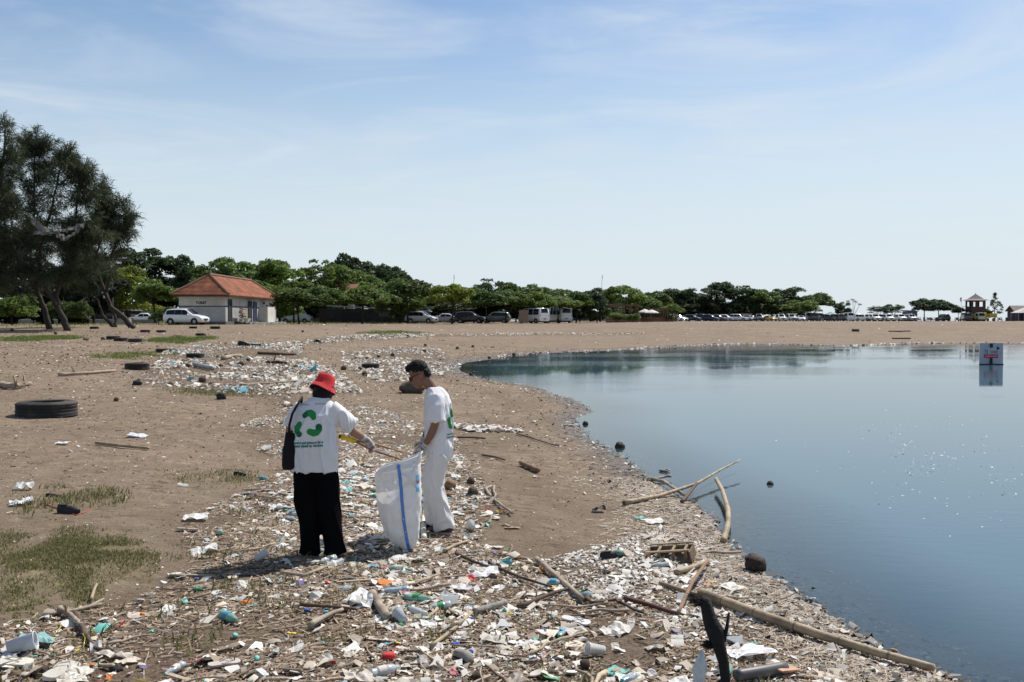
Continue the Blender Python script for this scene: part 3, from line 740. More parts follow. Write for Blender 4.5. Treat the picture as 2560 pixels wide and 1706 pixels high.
for px_, lb in ((2341, 'dark barrel beside the leaning trunk of the round tree'), (2517, 'dark barrel left of the hut by the white tent')):
    t_ = thing('barrel', at(px_, 248), lb, 'barrel', 'barrels along the far row')
    MB().lathe([(0, 0), (.32, 0), (.35, .3), (.32, .35), (.35, .6), (.32, .9), (0, .9)], 12).build('drum', mat('drum_paint', (.03, .04, .07), .6), t_, True)
    MB().lathe([(.34, .88), (.34, .93), (0, .93)], 12).build('lid', M_BLACK, t_, True)

# ------------------------------------------------------------------ small structures along the far edge
def lookout():
    t_ = thing('lookout_tower', at(2438, 258), 'brown wooden lookout tower with pointed roof and open windows', 'tower')
    s = 258 / FPX
    M_T = mat('tower_boards', (.075, .05, .045), .85, .3, 2)
    w = 3.6; z0, z1 = 0, 5.35
    MB().box((0, 0, z1 * .35), (w, w, z1 * .7)).build('wall', M_T, t_)
    z = z1 * .7
    for x, ww in ((-w * .44, w * .12), (-w * .155, w * .15), (w * .40, w * .2)):
        for yy in (-w / 2 + .08, w / 2 - .08): MB().box((x, yy, z + .65), (ww, .16, 1.3)).build('post', M_T, t_)
    MB().box((0, 0, z + 1.42), (w, w, .3)).build('beam', M_T, t_)
    e = w * .72
    rf = MB().add([(-e, -e, z1), (e, -e, z1), (e, e, z1), (-e, e, z1), (0, 0, z1 + 1.75), (-w * .4, -w * .4, z1 + .42), (w * .4, -w * .4, z1 + .42), (w * .4, w * .4, z1 + .42), (-w * .4, w * .4, z1 + .42)],
        [(0, 1, 6, 5), (1, 2, 7, 6), (2, 3, 8, 7), (3, 0, 5, 8), (5, 6, 4), (6, 7, 4), (7, 8, 4), (8, 5, 4), (3, 2, 1, 0)])
    r_ = rf.build('roof', mat('tower_roof', (.16, .12, .125), .8, .25, 2), t_)
    MB().tube([(0, 0, z1 + 1.7), (0, 0, z1 + 2.0)], .06, 5).build('finial', M_T, r_)
    MB().box((-w * .8, 0, 2.9), (1.6, 1.6, .1)).build('balcony_floor', M_T, t_)
    for k in range(5): MB().box((-w * .8 - .75 + k * .37, -.78, 3.35), (.05, .05, .85)).build('baluster', M_T, t_)
    MB().box((-w * .8, -.78, 3.8), (1.6, .06, .06)).build('rail', M_T, t_)
    for k in range(2): MB().tube([(-w * .55 - .35 * k, -.75, 2.85), (-w * .42 - .9 * k, -.9, 0)], .07, 5).build('brace', M_T, t_)
    f = thing('flag_pole', at(2403, 254), 'thin flag pole with small red and white flag beside the lookout tower', 'flag')
    MB().tube([(0, 0, 0), (0, 0, 6.2)], .04, 5).build('pole', M_CHROME, f)
    MB().add([(0, 0, 6.1), (-.35, .1, 5.9), (-.35, .1, 5.5), (0, 0, 5.6)], [(0, 1, 2, 3)]).build('flag', mat('flag_red', (.45, .08, .07), .8), f)
    MB().add([(0, 0, 5.6), (-.35, .1, 5.5), (-.3, .1, 4.9), (0, 0, 5.0)], [(0, 1, 2, 3)]).build('flag', mat('flag_white', (.7, .7, .7), .8), f)
lookout()
def hut(px, D, w, d, h, label, wallm, roofm, roof='gable', cat='hut'):
    t_ = thing('hut', at(px, D), label, cat)
    MB().box((0, 0, h / 2), (w, d, h)).build('wall', wallm, t_)
    MB().box((-w * .2, -d / 2 - .02, h * .4), (w * .2, .04, h * .75)).build('door', M_DOORV, t_)
    MB().box((w * .2, -d / 2 - .02, h * .6), (w * .3, .04, h * .3)).build('window', M_GLASS, t_)
    if roof == 'gable':
        o_ = .5
        MB().add([(-w / 2 - o_, -d / 2 - o_, h - .1), (w / 2 + o_, -d / 2 - o_, h - .1), (w / 2 + o_, 0, h + w * .28), (-w / 2 - o_, 0, h + w * .28), (w / 2 + o_, d / 2 + o_, h - .1), (-w / 2 - o_, d / 2 + o_, h - .1)],
                 [(0, 1, 2, 3), (3, 2, 4, 5)]).build('roof', roofm, t_)
        for s in (-1, 1): MB().add([(s * w / 2, -d / 2, h - .05), (s * w / 2, d / 2, h - .05), (s * w / 2, 0, h + w * .25)], [(0, 1, 2)]).build('gable', wallm, t_)
    else:
        MB().box((0, 0, h + .1), (w + .5, d + .5, .18), Matrix.Rotation(R(3), 3, 'Y')).build('roof', roofm, t_)
    return t_
M_MAROON = mat('maroon_roof', (.07, .025, .03), .7)
hut(1866, 258, 2.4, 2.0, 1.9, 'white kiosk with maroon roof among the parked cars', mat('kiosk_white', (.5, .5, .5), .7), M_MAROON, 'flat', 'kiosk')
hut(2274, 262, 3.1, 2.2, 2.6, 'blue grey flat roofed shed behind a silver off-roader', mat('shed_blue', (.17, .19, .27), .7), mat('shed_roof', (.2, .2, .25), .6), 'flat', 'shed')
hut(2552, 255, 5.0, 4.0, 2.6, 'dark hut with brown sloping roof at the picture edge', mat('hut_wall', (.07, .06, .08), .8), mat('hut_roof', (.14, .10, .09), .8, .3, 2))
tn = thing('canopy_tent', at(2566, 246), 'white pointed canopy tent beside the dark hut', 'tent')
MB().add([(-3, -2, 2.1), (3, -2, 2.1), (3, 2, 2.1), (-3, 2, 2.1), (0, 0, 3.6)], [(0, 1, 4), (1, 2, 4), (2, 3, 4), (3, 0, 4)]).build('canopy', mat('tent_fabric', (.72, .72, .7), .8, transluc=.3), tn)
for x in (-2.9, 2.9):
    for y in (-1.9, 1.9): MB().tube([(x, y, 0), (x, y, 2.1)], .05, 5).build('leg', M_CHROME, tn)
tn = thing('canopy_tent', at(2076, 262), 'small green canopy roof behind the black car', 'tent')
MB().add([(-.9, -.9, 1.9), (.9, -.9, 1.9), (.9, .9, 1.9), (-.9, .9, 1.9), (0, 0, 2.5)], [(0, 1, 4), (1, 2, 4), (2, 3, 4), (3, 0, 4)]).build('canopy', mat('tent_green', (.03, .28, .2), .7), tn)
for x in (-.8, .8): MB().tube([(x, -.8, 0), (x, -.8, 1.9)], .04, 5).build('leg', M_CHROME, tn)
# pergola cafe with fence and parasols
def pergola(px0, px1, D, h, label):
    a = at(px0, D); c_ = at(px1, D); w = c_.x - a.x
    t_ = thing('pergola', a, label, 'pergola')
    nn = 5
    for k in range(nn):
        for y in (0, 3): MB().box((w * k / (nn - 1), y, h / 2), (.14, .14, h)).build('post', M_WOODF, t_)
    for y in (0, 3): MB().box((w / 2, y, h + .08), (w + .8, .14, .16)).build('beam', M_WOODF, t_)
    for k in range(9): MB().box((w * k / 8, 1.5, h + .22), (.12, 3.8, .12)).build('rafter', M_WOODF, t_)
pergola(1527, 1595, 175, 2.9, 'brown open pergola behind the wooden fence'); pergola(1625, 1669, 190, 2.4, 'dark flat canopy on posts right of the white parasols')
def parasol(px, D, label, h=2.1, r=1.4):
    t_ = thing('parasol', at(px, D), label, 'parasol', 'parasols at the cafe')
    MB().tube([(0, 0, 0), (0, 0, h + .5)], .04, 6).build('pole', M_WOODF, t_)
    MB().lathe([(.01, h + .55), (r * .5, h + .3), (r, h), (r, h - .12)], 8).build('canopy', mat('parasol_fabric', (.8, .8, .8), .8, transluc=.3), t_)
parasol(1612, 185, 'white parasol behind the fence, one of two close together', 1.9, 1.2); parasol(1629, 183, 'wider white parasol overlapping its neighbour behind the fence', 1.8, 1.35); parasol(1481, 170, 'lone white parasol in tree shade', 1.9, 1.3)
fn = thing('wooden_fence', at(1515, 168), 'low brown wooden fence between the tree shade and far cars', 'fence')
a = at(1515, 168); c_ = at(1693, 232); dv = c_ - a
for k in range(100):
    q = dv * (k / 99); MB().box((q.x, q.y, .45), (.16, .05, .95 + random.uniform(-.1, .1))).build('picket', M_WOODF, fn)
for z in (.3, .75): MB().tube([Vector((0, .05, z)), dv + Vector((0, .05, z))], .05, 4).build('rail', M_WOODF, fn)
hut(1380, 190, 4.5, 4, 5.6, 'pale building showing between the tree crowns', mat('pale_wall', (.42, .38, .34), .8), mat('pale_roof', (.45, .42, .4), .8), 'flat', 'building')
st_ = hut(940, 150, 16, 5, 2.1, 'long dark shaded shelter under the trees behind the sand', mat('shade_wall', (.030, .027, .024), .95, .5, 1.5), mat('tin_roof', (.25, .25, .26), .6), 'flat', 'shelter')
hut(840, 170, 7, 5, 4.6, 'house with orange tiled roof hidden behind the trees', M_WHITEWALL, M_TILE, 'gable', 'house')
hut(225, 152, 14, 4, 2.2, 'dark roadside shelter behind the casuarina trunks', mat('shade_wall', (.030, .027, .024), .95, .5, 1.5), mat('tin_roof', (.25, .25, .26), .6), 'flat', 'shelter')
lp = thing('street_lamp', at(283, 118), 'grey street lamp post behind the casuarina trees', 'street lamp')
MB().tube([(0, 0, 0), (0, 0, 7.4)], [.1, .07], 8).build('pole', M_CHROME, lp); MB().tube([(0, 0, 7.3), (.5, 0, 7.7), (1.3, 0, 7.8)], .05, 6).build('arm', M_CHROME, lp); MB().blob((1.4, 0, 7.78), (.35, .14, .08), 8, 5).build('lamp_head', M_LAMP, lp)
pl = thing('stone_planter', at(306, 100), 'small stone shrine planter beside the leaning trunk', 'planter')
MB().box((0, 0, .35), (1.5, 1.1, .6), taper=.95).build('trough', M_CONC, pl); MB().box((0, 0, .95), (.45, .45, .7), taper=.5).build('pillar', M_CONCD, pl)
kb = thing('roadside_kerb', at(180, 136), 'pale low kerb wall behind the casuarina trunks', 'wall')
MB().box((0, 0, .25), (24, .3, .5)).build('wall', M_CONC, kb); MB().box((0, 0, .53), (24.2, .4, .08)).build('coping', M_WHITEWALL, kb)
# ------------------------------------------------------------------ trees
def leaf_mat(m):
    """leaf tint times the tree's own colour"""
    t = m.node_tree; n = t.nodes; l = t.links
    mx = [x for x in n if x.type == 'MIX_RGB'][0]
    at_ = [x for x in n if x.type == 'ATTRIBUTE'][0]
    oi = n.new('ShaderNodeObjectInfo'); m2 = n.new('ShaderNodeMixRGB'); m2.blend_type = 'MULTIPLY'; m2.inputs[0].default_value = 1
    l.new(at_.outputs['Color'], m2.inputs[1]); l.new(oi.outputs['Color'], m2.inputs[2]); l.new(m2.outputs[0], mx.inputs[1])
leaf_mat(M_LEAF); leaf_mat(M_NEEDLE)
def crown_mesh(name, seed, kind, nleaf):
    r = np.random.default_rng(seed)
    cl = []
    if kind == 'round':
        for _ in range(46):
            d = r.normal(size=3); d /= np.linalg.norm(d); d[2] = abs(d[2]) * 1.0 - .25
            k = r.uniform(.62, 1.0)
            cl.append((np.array([d[0] * .40 * k, d[1] * .40 * k, .52 + d[2] * .43 * k]), r.uniform(.08, .15)))
    elif kind == 'umbrella':
        for _ in range(64):
            a = r.uniform(0, 6.28); q = r.uniform(0, 1) ** .5
            lay = r.choice([.32, .5, .68, .86], p=[.2, .25, .3, .25])
            cl.append((np.array([math.cos(a) * .46 * q * (1.15 - .35 * lay), math.sin(a) * .46 * q, lay + r.normal() * .08 - .18 * q * q]), r.uniform(.07, .13)))
    elif kind == 'tall':
        for _ in range(52):
            h = r.uniform(0, 1); w = .44 * math.sin(math.pi * (h * .8 + .14)) ** .7
            a = r.uniform(0, 6.28); q = r.uniform(.5, 1)
            cl.append((np.array([math.cos(a) * w * q, math.sin(a) * w * q, h * .93]), r.uniform(.07, .13)))
    elif kind == 'bush':
        for _ in range(34):
            d = r.normal(size=3); d /= np.linalg.norm(d); k = r.uniform(.5, 1.0)
            cl.append((np.array([d[0] * .42 * k, d[1] * .42 * k, .42 + abs(d[2]) * .5 * k - .3 * r.uniform()]), r.uniform(.1, .17)))
    else:  # feathery
        for _ in range(60):
            a = r.uniform(0, 6.28); h = r.uniform(0.05, 1); w = .45 * (1 - h * .75) * (0.6 + .4 * math.sin(5 * h))
            cl.append((np.array([math.cos(a) * w + .1 * h, math.sin(a) * w, h]), r.uniform(.04, .08)))
    V = []; T = []
    w = np.array([c_[1] ** 2 for c_ in cl]); w /= w.sum()
    for (c_, rad), k in zip(cl, (w * nleaf).astype(int)):
        d = r.normal(size=(k, 3)); d /= np.linalg.norm(d, axis=1)[:, None]; d[:, 2] = np.where(d[:, 2] < -.3, -d[:, 2], d[:, 2])
        rd = rad * r.uniform(.35, 1.12, k) ** .6
        p = c_ + d * rd[:, None] * np.array([1.1, 1.1, 1.0])
        nrm = d + r.normal(size=(k, 3)) * .8; nrm /= np.linalg.norm(nrm, axis=1)[:, None]
        u = np.cross(nrm, r.normal(size=(k, 3))); u /= np.linalg.norm(u, axis=1)[:, None]; v = np.cross(nrm, u)
        s = (.020 if kind != 'feathery' else .012) * r.uniform(.6, 1.4, k)[:, None]
        V.append(np.stack([p - u * s * 1.3, p - v * s * .8, p + u * s * 1.3, p + v * s * .8], 1).reshape(-1, 3))
        base = r.uniform(.75, 1.25) * r.uniform(.7, 1.3, (k, 1))
        hue = np.array([[1.0, 1.0, 1.0]]) + np.array([[.28, .05, -.2]]) * r.normal(size=(k, 1)) * .5
        T.append(np.repeat(base * hue, 4, 0))
    V = np.concatenate(V); T = np.clip(np.concatenate(T), .05, 3)
    F = np.arange(len(V)).reshape(-1, 4)
    return np_mesh(name, V, F, M_LEAF, T)
def trunk_mesh(name, seed, n_l=5, fork=.45):
    r = random.Random(seed); mb = MB()
    b0 = Vector((0, 0, -.03)); k1 = Vector((r.uniform(-.05, .05), r.uniform(-.04, .04), fork))
    mb.tube([b0, b0.lerp(k1, .5) + Vector((r.uniform(-.02, .02), 0, 0)), k1], [.034, .026, .022], 7)
    for i in range(n_l):
        a = 6.28 * i / n_l + r.uniform(-.4, .4); q = r.uniform(.15, .34)
        e = Vector((math.cos(a) * q, math.sin(a) * q, r.uniform(.7, .95)))
        mb.tube([k1 - Vector((0, 0, .02)), k1.lerp(e, .5) + Vector((math.cos(a) * .05, math.sin(a) * .05, -.03)), e], [.016, .010, .004], 5)
    return mb.mesh(name, M_BARK, True)
CROWNS = {}
for k, nl in (('round', 7500), ('umbrella', 6000), ('tall', 7500), ('bush', 5200), ('feathery', 4200)):
    CROWNS[k] = [crown_mesh('crown_' + k, 100 + 7 * i + len(k), k, nl) for i in range(3 if k in ('round', 'umbrella') else 2)]
TRUNKS = [trunk_mesh('trunk', 5 + i) for i in range(4)]
TRUNK_UMB = [trunk_mesh('trunk', 25 + i, 7, .3) for i in range(2)]
TN = [0]
def tree(px, top, wpx, D, kind, col, label, group, low=0.22, name=None):
    TN[0] += 1; i = TN[0]
    p = at(px, D); h = EYE + (797 - top) * D / FPX - p.z; w = wpx * D / FPX
    small = kind == 'bush' and ('shrub' in label or 'bush' in label)
    cat = 'shrub' if small else 'tree'
    o = thing(name or ('shrub' if small else 'broadleaf_tree'), p, label, cat, group)
    cr = link('crown', CROWNS[kind][i % len(CROWNS[kind])], o, (0, 0, h * low), (0, 0, 2.4 * i), (w * 1.12, w * 1.12, h * (1 - low) * 1.0))
    f = random.uniform(.85, 1.15)
    cr.color = (col[0] * f, col[1] * f, col[2] * f, 1)
    tm = TRUNK_UMB[i % 2] if kind == 'umbrella' else TRUNKS[i % 4]
    ts = min(w * .9, h)
    link('trunk', tm, o, (0, 0, 0), (0, 0, 1.7 * i), (ts * .8, ts * .8, h * .95))
    return o
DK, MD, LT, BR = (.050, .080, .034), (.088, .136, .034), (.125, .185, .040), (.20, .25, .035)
GL, GT, GF = 'trees left of the toilet', 'trees behind the toilet', 'trees along the far car row'
TL = [
 # left, beside and behind the casuarinas
 (30, 722, 120, 98, 'bush', LT, 'bright round shrub at the edge of the grass, beside the casuarina trunks', GL, .02),
 (158, 735, 90, 112, 'bush', MD, 'leafy green shrub seen between the two casuarina trunks', GL, .02),
 (205, 742, 70, 108, 'bush', MD, 'dark green shrub right of the casuarina trunks', GL, .02),
 (318, 672, 150, 125, 'umbrella', BR, 'light green spreading tree left of the toilet roof', GL, .1),
 (388, 690, 120, 118, 'round', LT, 'fresh green leafy tree touching the toilet roof edge', GL, .08),
 (398, 770, 45, 106, 'bush', MD, 'low shrub at the rear end of the white minivan', GL, .0),
 (355, 622, 210, 165, 'tall', DK, 'tall dark tree, tallest of those left of the toilet', GL, .15),
 (440, 640, 120, 168, 'tall', DK, 'dark tree rising just left of the roof peak', GL, .15),
 (478, 652, 90, 160, 'round', DK, 'dark tree with brownish lower leaves behind the roof slope', GL, .1),
 (100, 690, 220, 150, 'round', DK, 'dark tree filling the gap behind the casuarina trunks', GL, .02),
 (230, 680, 200, 155, 'round', DK, 'dark tree behind the lamp post', GL, .02),
 (15, 700, 140, 140, 'tall', DK, 'dark tree behind the bright shrub at the picture edge', GL, .02),
 # behind the toilet
 (560, 648, 160, 150, 'umbrella', MD, 'flat topped tree rising straight behind the roof ridge', GT, .2),
 (640, 640, 170, 165, 'umbrella', MD, 'wide flat crowned tree behind the roof ridge', GT, .2),
 (700, 655, 150, 150, 'tall', LT, 'tall green tree behind the long roof slope', GT, .1),
 (620, 690, 200, 140, 'round', LT, 'leafy green tree close behind the roof slope', GT, .1),
 (735, 692, 130, 138, 'round', LT, 'round green tree right of the roof corner', GT, .1),
 (815, 655, 130, 165, 'umbrella', LT, 'pale green layered tree between roof and dark hilltop trees', GT, .2),
 (860, 637, 120, 205, 'tall', DK, 'dark pointed tree on the left of the hilltop clump', 'dark trees behind the orchard', .1),
 (925, 642, 130, 208, 'round', DK, 'tallest dark round tree of the hilltop clump', 'dark trees behind the orchard', .1),
 (985, 655, 110, 205, 'round', DK, 'dark tree sloping down on the right of the hilltop clump', 'dark trees behind the orchard', .1),
 (890, 668, 160, 190, 'round', MD, 'mid green tree below the hilltop clump', 'dark trees behind the orchard', .1),
 # front row right of the toilet
 (748, 712, 150, 117, 'round', MD, 'dark low tree hiding the end of the toilet', 'trees in the front row', .03),
 (812, 706, 125, 119, 'round', MD, 'dark tree whose trunk stands clear on the sand edge', 'trees in the front row', .12),
 (905, 708, 140, 122, 'round', LT, 'spreading tree with thin bent trunk right of the dark tree', 'trees in the front row', .12),
 (955, 722, 90, 125, 'round', MD, 'small round tree over the dark shelter', 'trees in the front row', .25),
 (1020, 688, 150, 132, 'round', MD, 'big round dark green tree left of the bright green tree', 'trees in the front row', .15),
 (1000, 700, 120, 140, 'tall', MD, 'green tree behind the silver minivan', 'trees in the front row', .1),
 (1130, 702, 125, 126, 'round', BR, 'bright yellow green tree above the silver minivan', 'trees in the front row', .1),
 (1215, 722, 110, 136, 'round', MD, 'dark leafy tree above the black car', 'trees in the front row', .18),
 (1185, 712, 120, 150, 'round', MD, 'tree filling the gap behind the bright green tree', 'trees in the front row', .1),
 (1265, 718, 110, 140, 'round', MD, 'broad leafy tree left of the white camper van', 'trees in the front row', .18),
 (1330, 724, 115, 142, 'round', LT, 'leafy green tree over the white camper van', 'trees in the front row', .12),
 (1395, 738, 120, 146, 'round', LT, 'low spreading tree over the white minibus', 'trees in the front row', .25),
 (1440, 722, 100, 150, 'round', MD, 'tree right of the pale building', 'trees in the front row', .15),
 (1235, 700, 100, 180, 'umbrella', DK, 'dark flat tree top showing behind the front row', 'trees behind the front row', .2),
 (1300, 712, 130, 175, 'umbrella', MD, 'mid green tree behind the camper van tree', 'trees behind the front row', .1),
 (1375, 714, 120, 185, 'umbrella', LT, 'sparse topped tree left of the pale building', 'trees behind the front row', .1),
 (1100, 708, 120, 175, 'round', MD, 'dark tree behind the bright green tree', 'trees behind the front row', .1),
 (1492, 730, 70, 150, 'tall', DK, 'slim dark tree left of the pergola', 'trees by the pergola', .05),
 (1500, 713, 110, 210, 'round', DK, 'dark round tree top left of the pergola', 'trees by the pergola', .1),
 (1562, 706, 120, 190, 'round', LT, 'bright green tree towering over the pergola', 'trees by the pergola', .1),
 (1610, 735, 100, 200, 'round', MD, 'lower green tree right of the pergola', 'trees by the pergola', .1),
 (1540, 775, 60, 165, 'bush', LT, 'leafy shrub under the pergola', 'trees by the pergola', 0),
 (1583, 780, 40, 166, 'bush', LT, 'small bush right of the pergola posts', 'trees by the pergola', 0),
 (1680, 757, 60, 205, 'round', LT, 'small pale green tree right of the flat canopy', 'trees by the pergola', .1),
 (1640, 722, 90, 260, 'round', MD, 'grey green tree right of the pergola crown', GF, .1),
 # far dark line above the cars
 (1690, 716, 120, 275, 'round', DK, 'broad dark tree above the first cars of the far row', GF, .16),
 (1750, 722, 110, 272, 'umbrella', DK, 'dark spreading tree above the navy minivan', GF, .18),
 (1800, 706, 110, 276, 'tall', DK, 'tallest dark tree of the far row', GF, .12),
 (1862, 716, 110, 274, 'umbrella', DK, 'dark tree above the maroon roofed kiosk', GF, .2),
 (1905, 726, 90, 270, 'umbrella', MD, 'greener tree above the dark grey off-roader', GF, .2),
 (1962, 714, 110, 274, 'umbrella', DK, 'dark spreading tree above the gold car', GF, .2),
 (2040, 727, 95, 270, 'round', MD, 'last big tree of the dark line, over the black van', GF, .15),
 (2000, 752, 90, 262, 'umbrella', LT, 'low green tree in front of the dark line', GF, .25),
 (2106, 753, 42, 268, 'umbrella', DK, 'small twin-trunk tree right of the dark line', GF, .2),
 (2196, 766, 50, 262, 'umbrella', DK, 'umbrella tree with thin trunk over white cars', GF, .45),
 (2232, 762, 48, 266, 'umbrella', DK, 'rounder low tree right of the umbrella tree', GF, .4),
 (2312, 741, 84, 262, 'round', DK, 'round tree right of the blue grey shed', GF, .02),
 (2347, 745, 80, 258, 'round', DK, 'tree with dark leaning trunk beside the black off-roader', GF, .06),
 (2396, 765, 34, 260, 'round', DK, 'small tree between black off-roader and lookout tower', GF, .2),
 (2487, 734, 50, 264, 'feathery', DK, 'feathery tree right of the lookout tower', GF, .15),
 (2462, 768, 40, 268, 'bush', DK, 'low dark bush behind the yellow truck', GF, 0),
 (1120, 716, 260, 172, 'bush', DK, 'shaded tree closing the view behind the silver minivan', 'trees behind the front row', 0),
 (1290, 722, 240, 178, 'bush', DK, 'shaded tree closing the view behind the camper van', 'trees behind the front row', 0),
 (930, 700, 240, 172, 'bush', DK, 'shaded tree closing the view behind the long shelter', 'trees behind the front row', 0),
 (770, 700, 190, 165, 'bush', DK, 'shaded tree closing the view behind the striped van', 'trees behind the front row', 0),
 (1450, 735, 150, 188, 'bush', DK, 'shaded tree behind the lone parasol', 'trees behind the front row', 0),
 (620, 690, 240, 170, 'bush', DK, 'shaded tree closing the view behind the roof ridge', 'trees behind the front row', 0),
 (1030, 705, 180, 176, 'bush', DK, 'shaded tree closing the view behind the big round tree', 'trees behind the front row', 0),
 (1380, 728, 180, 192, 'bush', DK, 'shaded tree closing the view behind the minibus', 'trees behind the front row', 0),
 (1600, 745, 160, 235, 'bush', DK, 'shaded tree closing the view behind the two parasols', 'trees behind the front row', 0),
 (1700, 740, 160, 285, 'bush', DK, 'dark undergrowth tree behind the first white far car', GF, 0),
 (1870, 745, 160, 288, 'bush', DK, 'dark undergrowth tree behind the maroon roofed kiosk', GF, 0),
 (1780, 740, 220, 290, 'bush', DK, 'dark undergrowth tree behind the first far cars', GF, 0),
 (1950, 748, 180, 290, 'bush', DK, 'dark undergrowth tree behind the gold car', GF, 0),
]
for row in TL: tree(*row)
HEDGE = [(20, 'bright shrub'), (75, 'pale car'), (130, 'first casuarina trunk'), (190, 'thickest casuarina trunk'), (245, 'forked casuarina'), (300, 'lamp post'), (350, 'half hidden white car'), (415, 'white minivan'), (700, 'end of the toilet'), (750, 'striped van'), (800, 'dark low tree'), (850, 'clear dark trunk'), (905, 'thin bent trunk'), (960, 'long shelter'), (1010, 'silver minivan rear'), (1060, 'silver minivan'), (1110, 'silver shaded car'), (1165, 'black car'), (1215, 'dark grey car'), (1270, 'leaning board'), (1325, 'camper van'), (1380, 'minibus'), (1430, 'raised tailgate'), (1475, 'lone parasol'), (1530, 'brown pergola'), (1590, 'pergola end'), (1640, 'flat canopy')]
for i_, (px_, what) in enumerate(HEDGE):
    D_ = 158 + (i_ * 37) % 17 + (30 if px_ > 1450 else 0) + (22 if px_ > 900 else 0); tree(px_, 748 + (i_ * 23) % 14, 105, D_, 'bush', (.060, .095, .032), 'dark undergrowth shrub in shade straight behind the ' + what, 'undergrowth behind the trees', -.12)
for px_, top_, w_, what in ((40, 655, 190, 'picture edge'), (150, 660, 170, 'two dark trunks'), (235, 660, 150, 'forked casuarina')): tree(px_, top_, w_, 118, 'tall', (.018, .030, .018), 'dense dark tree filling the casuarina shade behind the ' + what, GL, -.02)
hl = MB(); 
hb = thing('wooded_hill', at(1505, 340), 'grey blue wooded hilltop peeking behind the pergola trees', 'hill')
hb['kind'] = 'structure'; del hb['category']
MB().blob((0, 0, 4), (14, 10, 11), 24, 12, rough=.5, seed=4).build('hilltop', mat('far_foliage', (.035, .05, .045), .9, .4, .6, bump=1, bscale=1.5), hb)
# thin palms
for i, (dx_, h_, lb) in enumerate(((-1.6, 5.2, 'thin palm bending outwards, first of the four beside the twin-trunk tree'), (-.2, 5.6, 'tallest of the four thin palms'), (.6, 5.0, 'third of the four thin palms'), (1.9, 4.3, 'shortest thin palm, leaning over the white pickup'))):
    b_ = at(2133, 264)
    o = thing('thin_palm', b_, lb, 'palm', 'four thin palms above the white pickup')
    tip = Vector((dx_ * .9, 0, h_)); MB().tube([(0, 0, 0), (dx_ * .25, 0, h_ * .5), tip], [.07, .05, .05], 6).build('trunk', M_BARK, o)
    fm = MB()
    for k in range(14):
        a = 6.28 * k / 14; r_ = .75
        d = Vector((math.cos(a), math.sin(a), 0)); up = random.uniform(.1, .6)
        m1 = tip + d * r_ * .6 + Vector((0, 0, up * .7)); e = tip + d * r_ + Vector((0, 0, up - .5)); s = d.cross(Vector((0, 0, 1))) * .09
        fm.add([tip, m1 - s, e, m1 + s], [(0, 1, 2, 3)])
    f_ = fm.build('crown', M_LEAF, o); f_.color = (*DK, 1)
    a_ = f_.data.attributes.new('tint', 'FLOAT_COLOR', 'POINT'); a_.data.foreach_set('color', [1.0] * (4 * len(f_.data.vertices)))
for px_, lb in ((1133, 'thin bare twig mast rising over the bright green tree'), (1503, 'thin aerial mast over the grey hilltop')):
    o = thing('mast', at(px_, 200), lb, 'mast'); MB().tube([(0, 0, 0), (.1, 0, 7.8), (.2, 0, 9.3)], [.05, .04, .03], 5).build('pole', M_CONC, o); MB().box((.2, 0, 9.0), (.1, .05, .8)).build('vane', M_CONC, o)

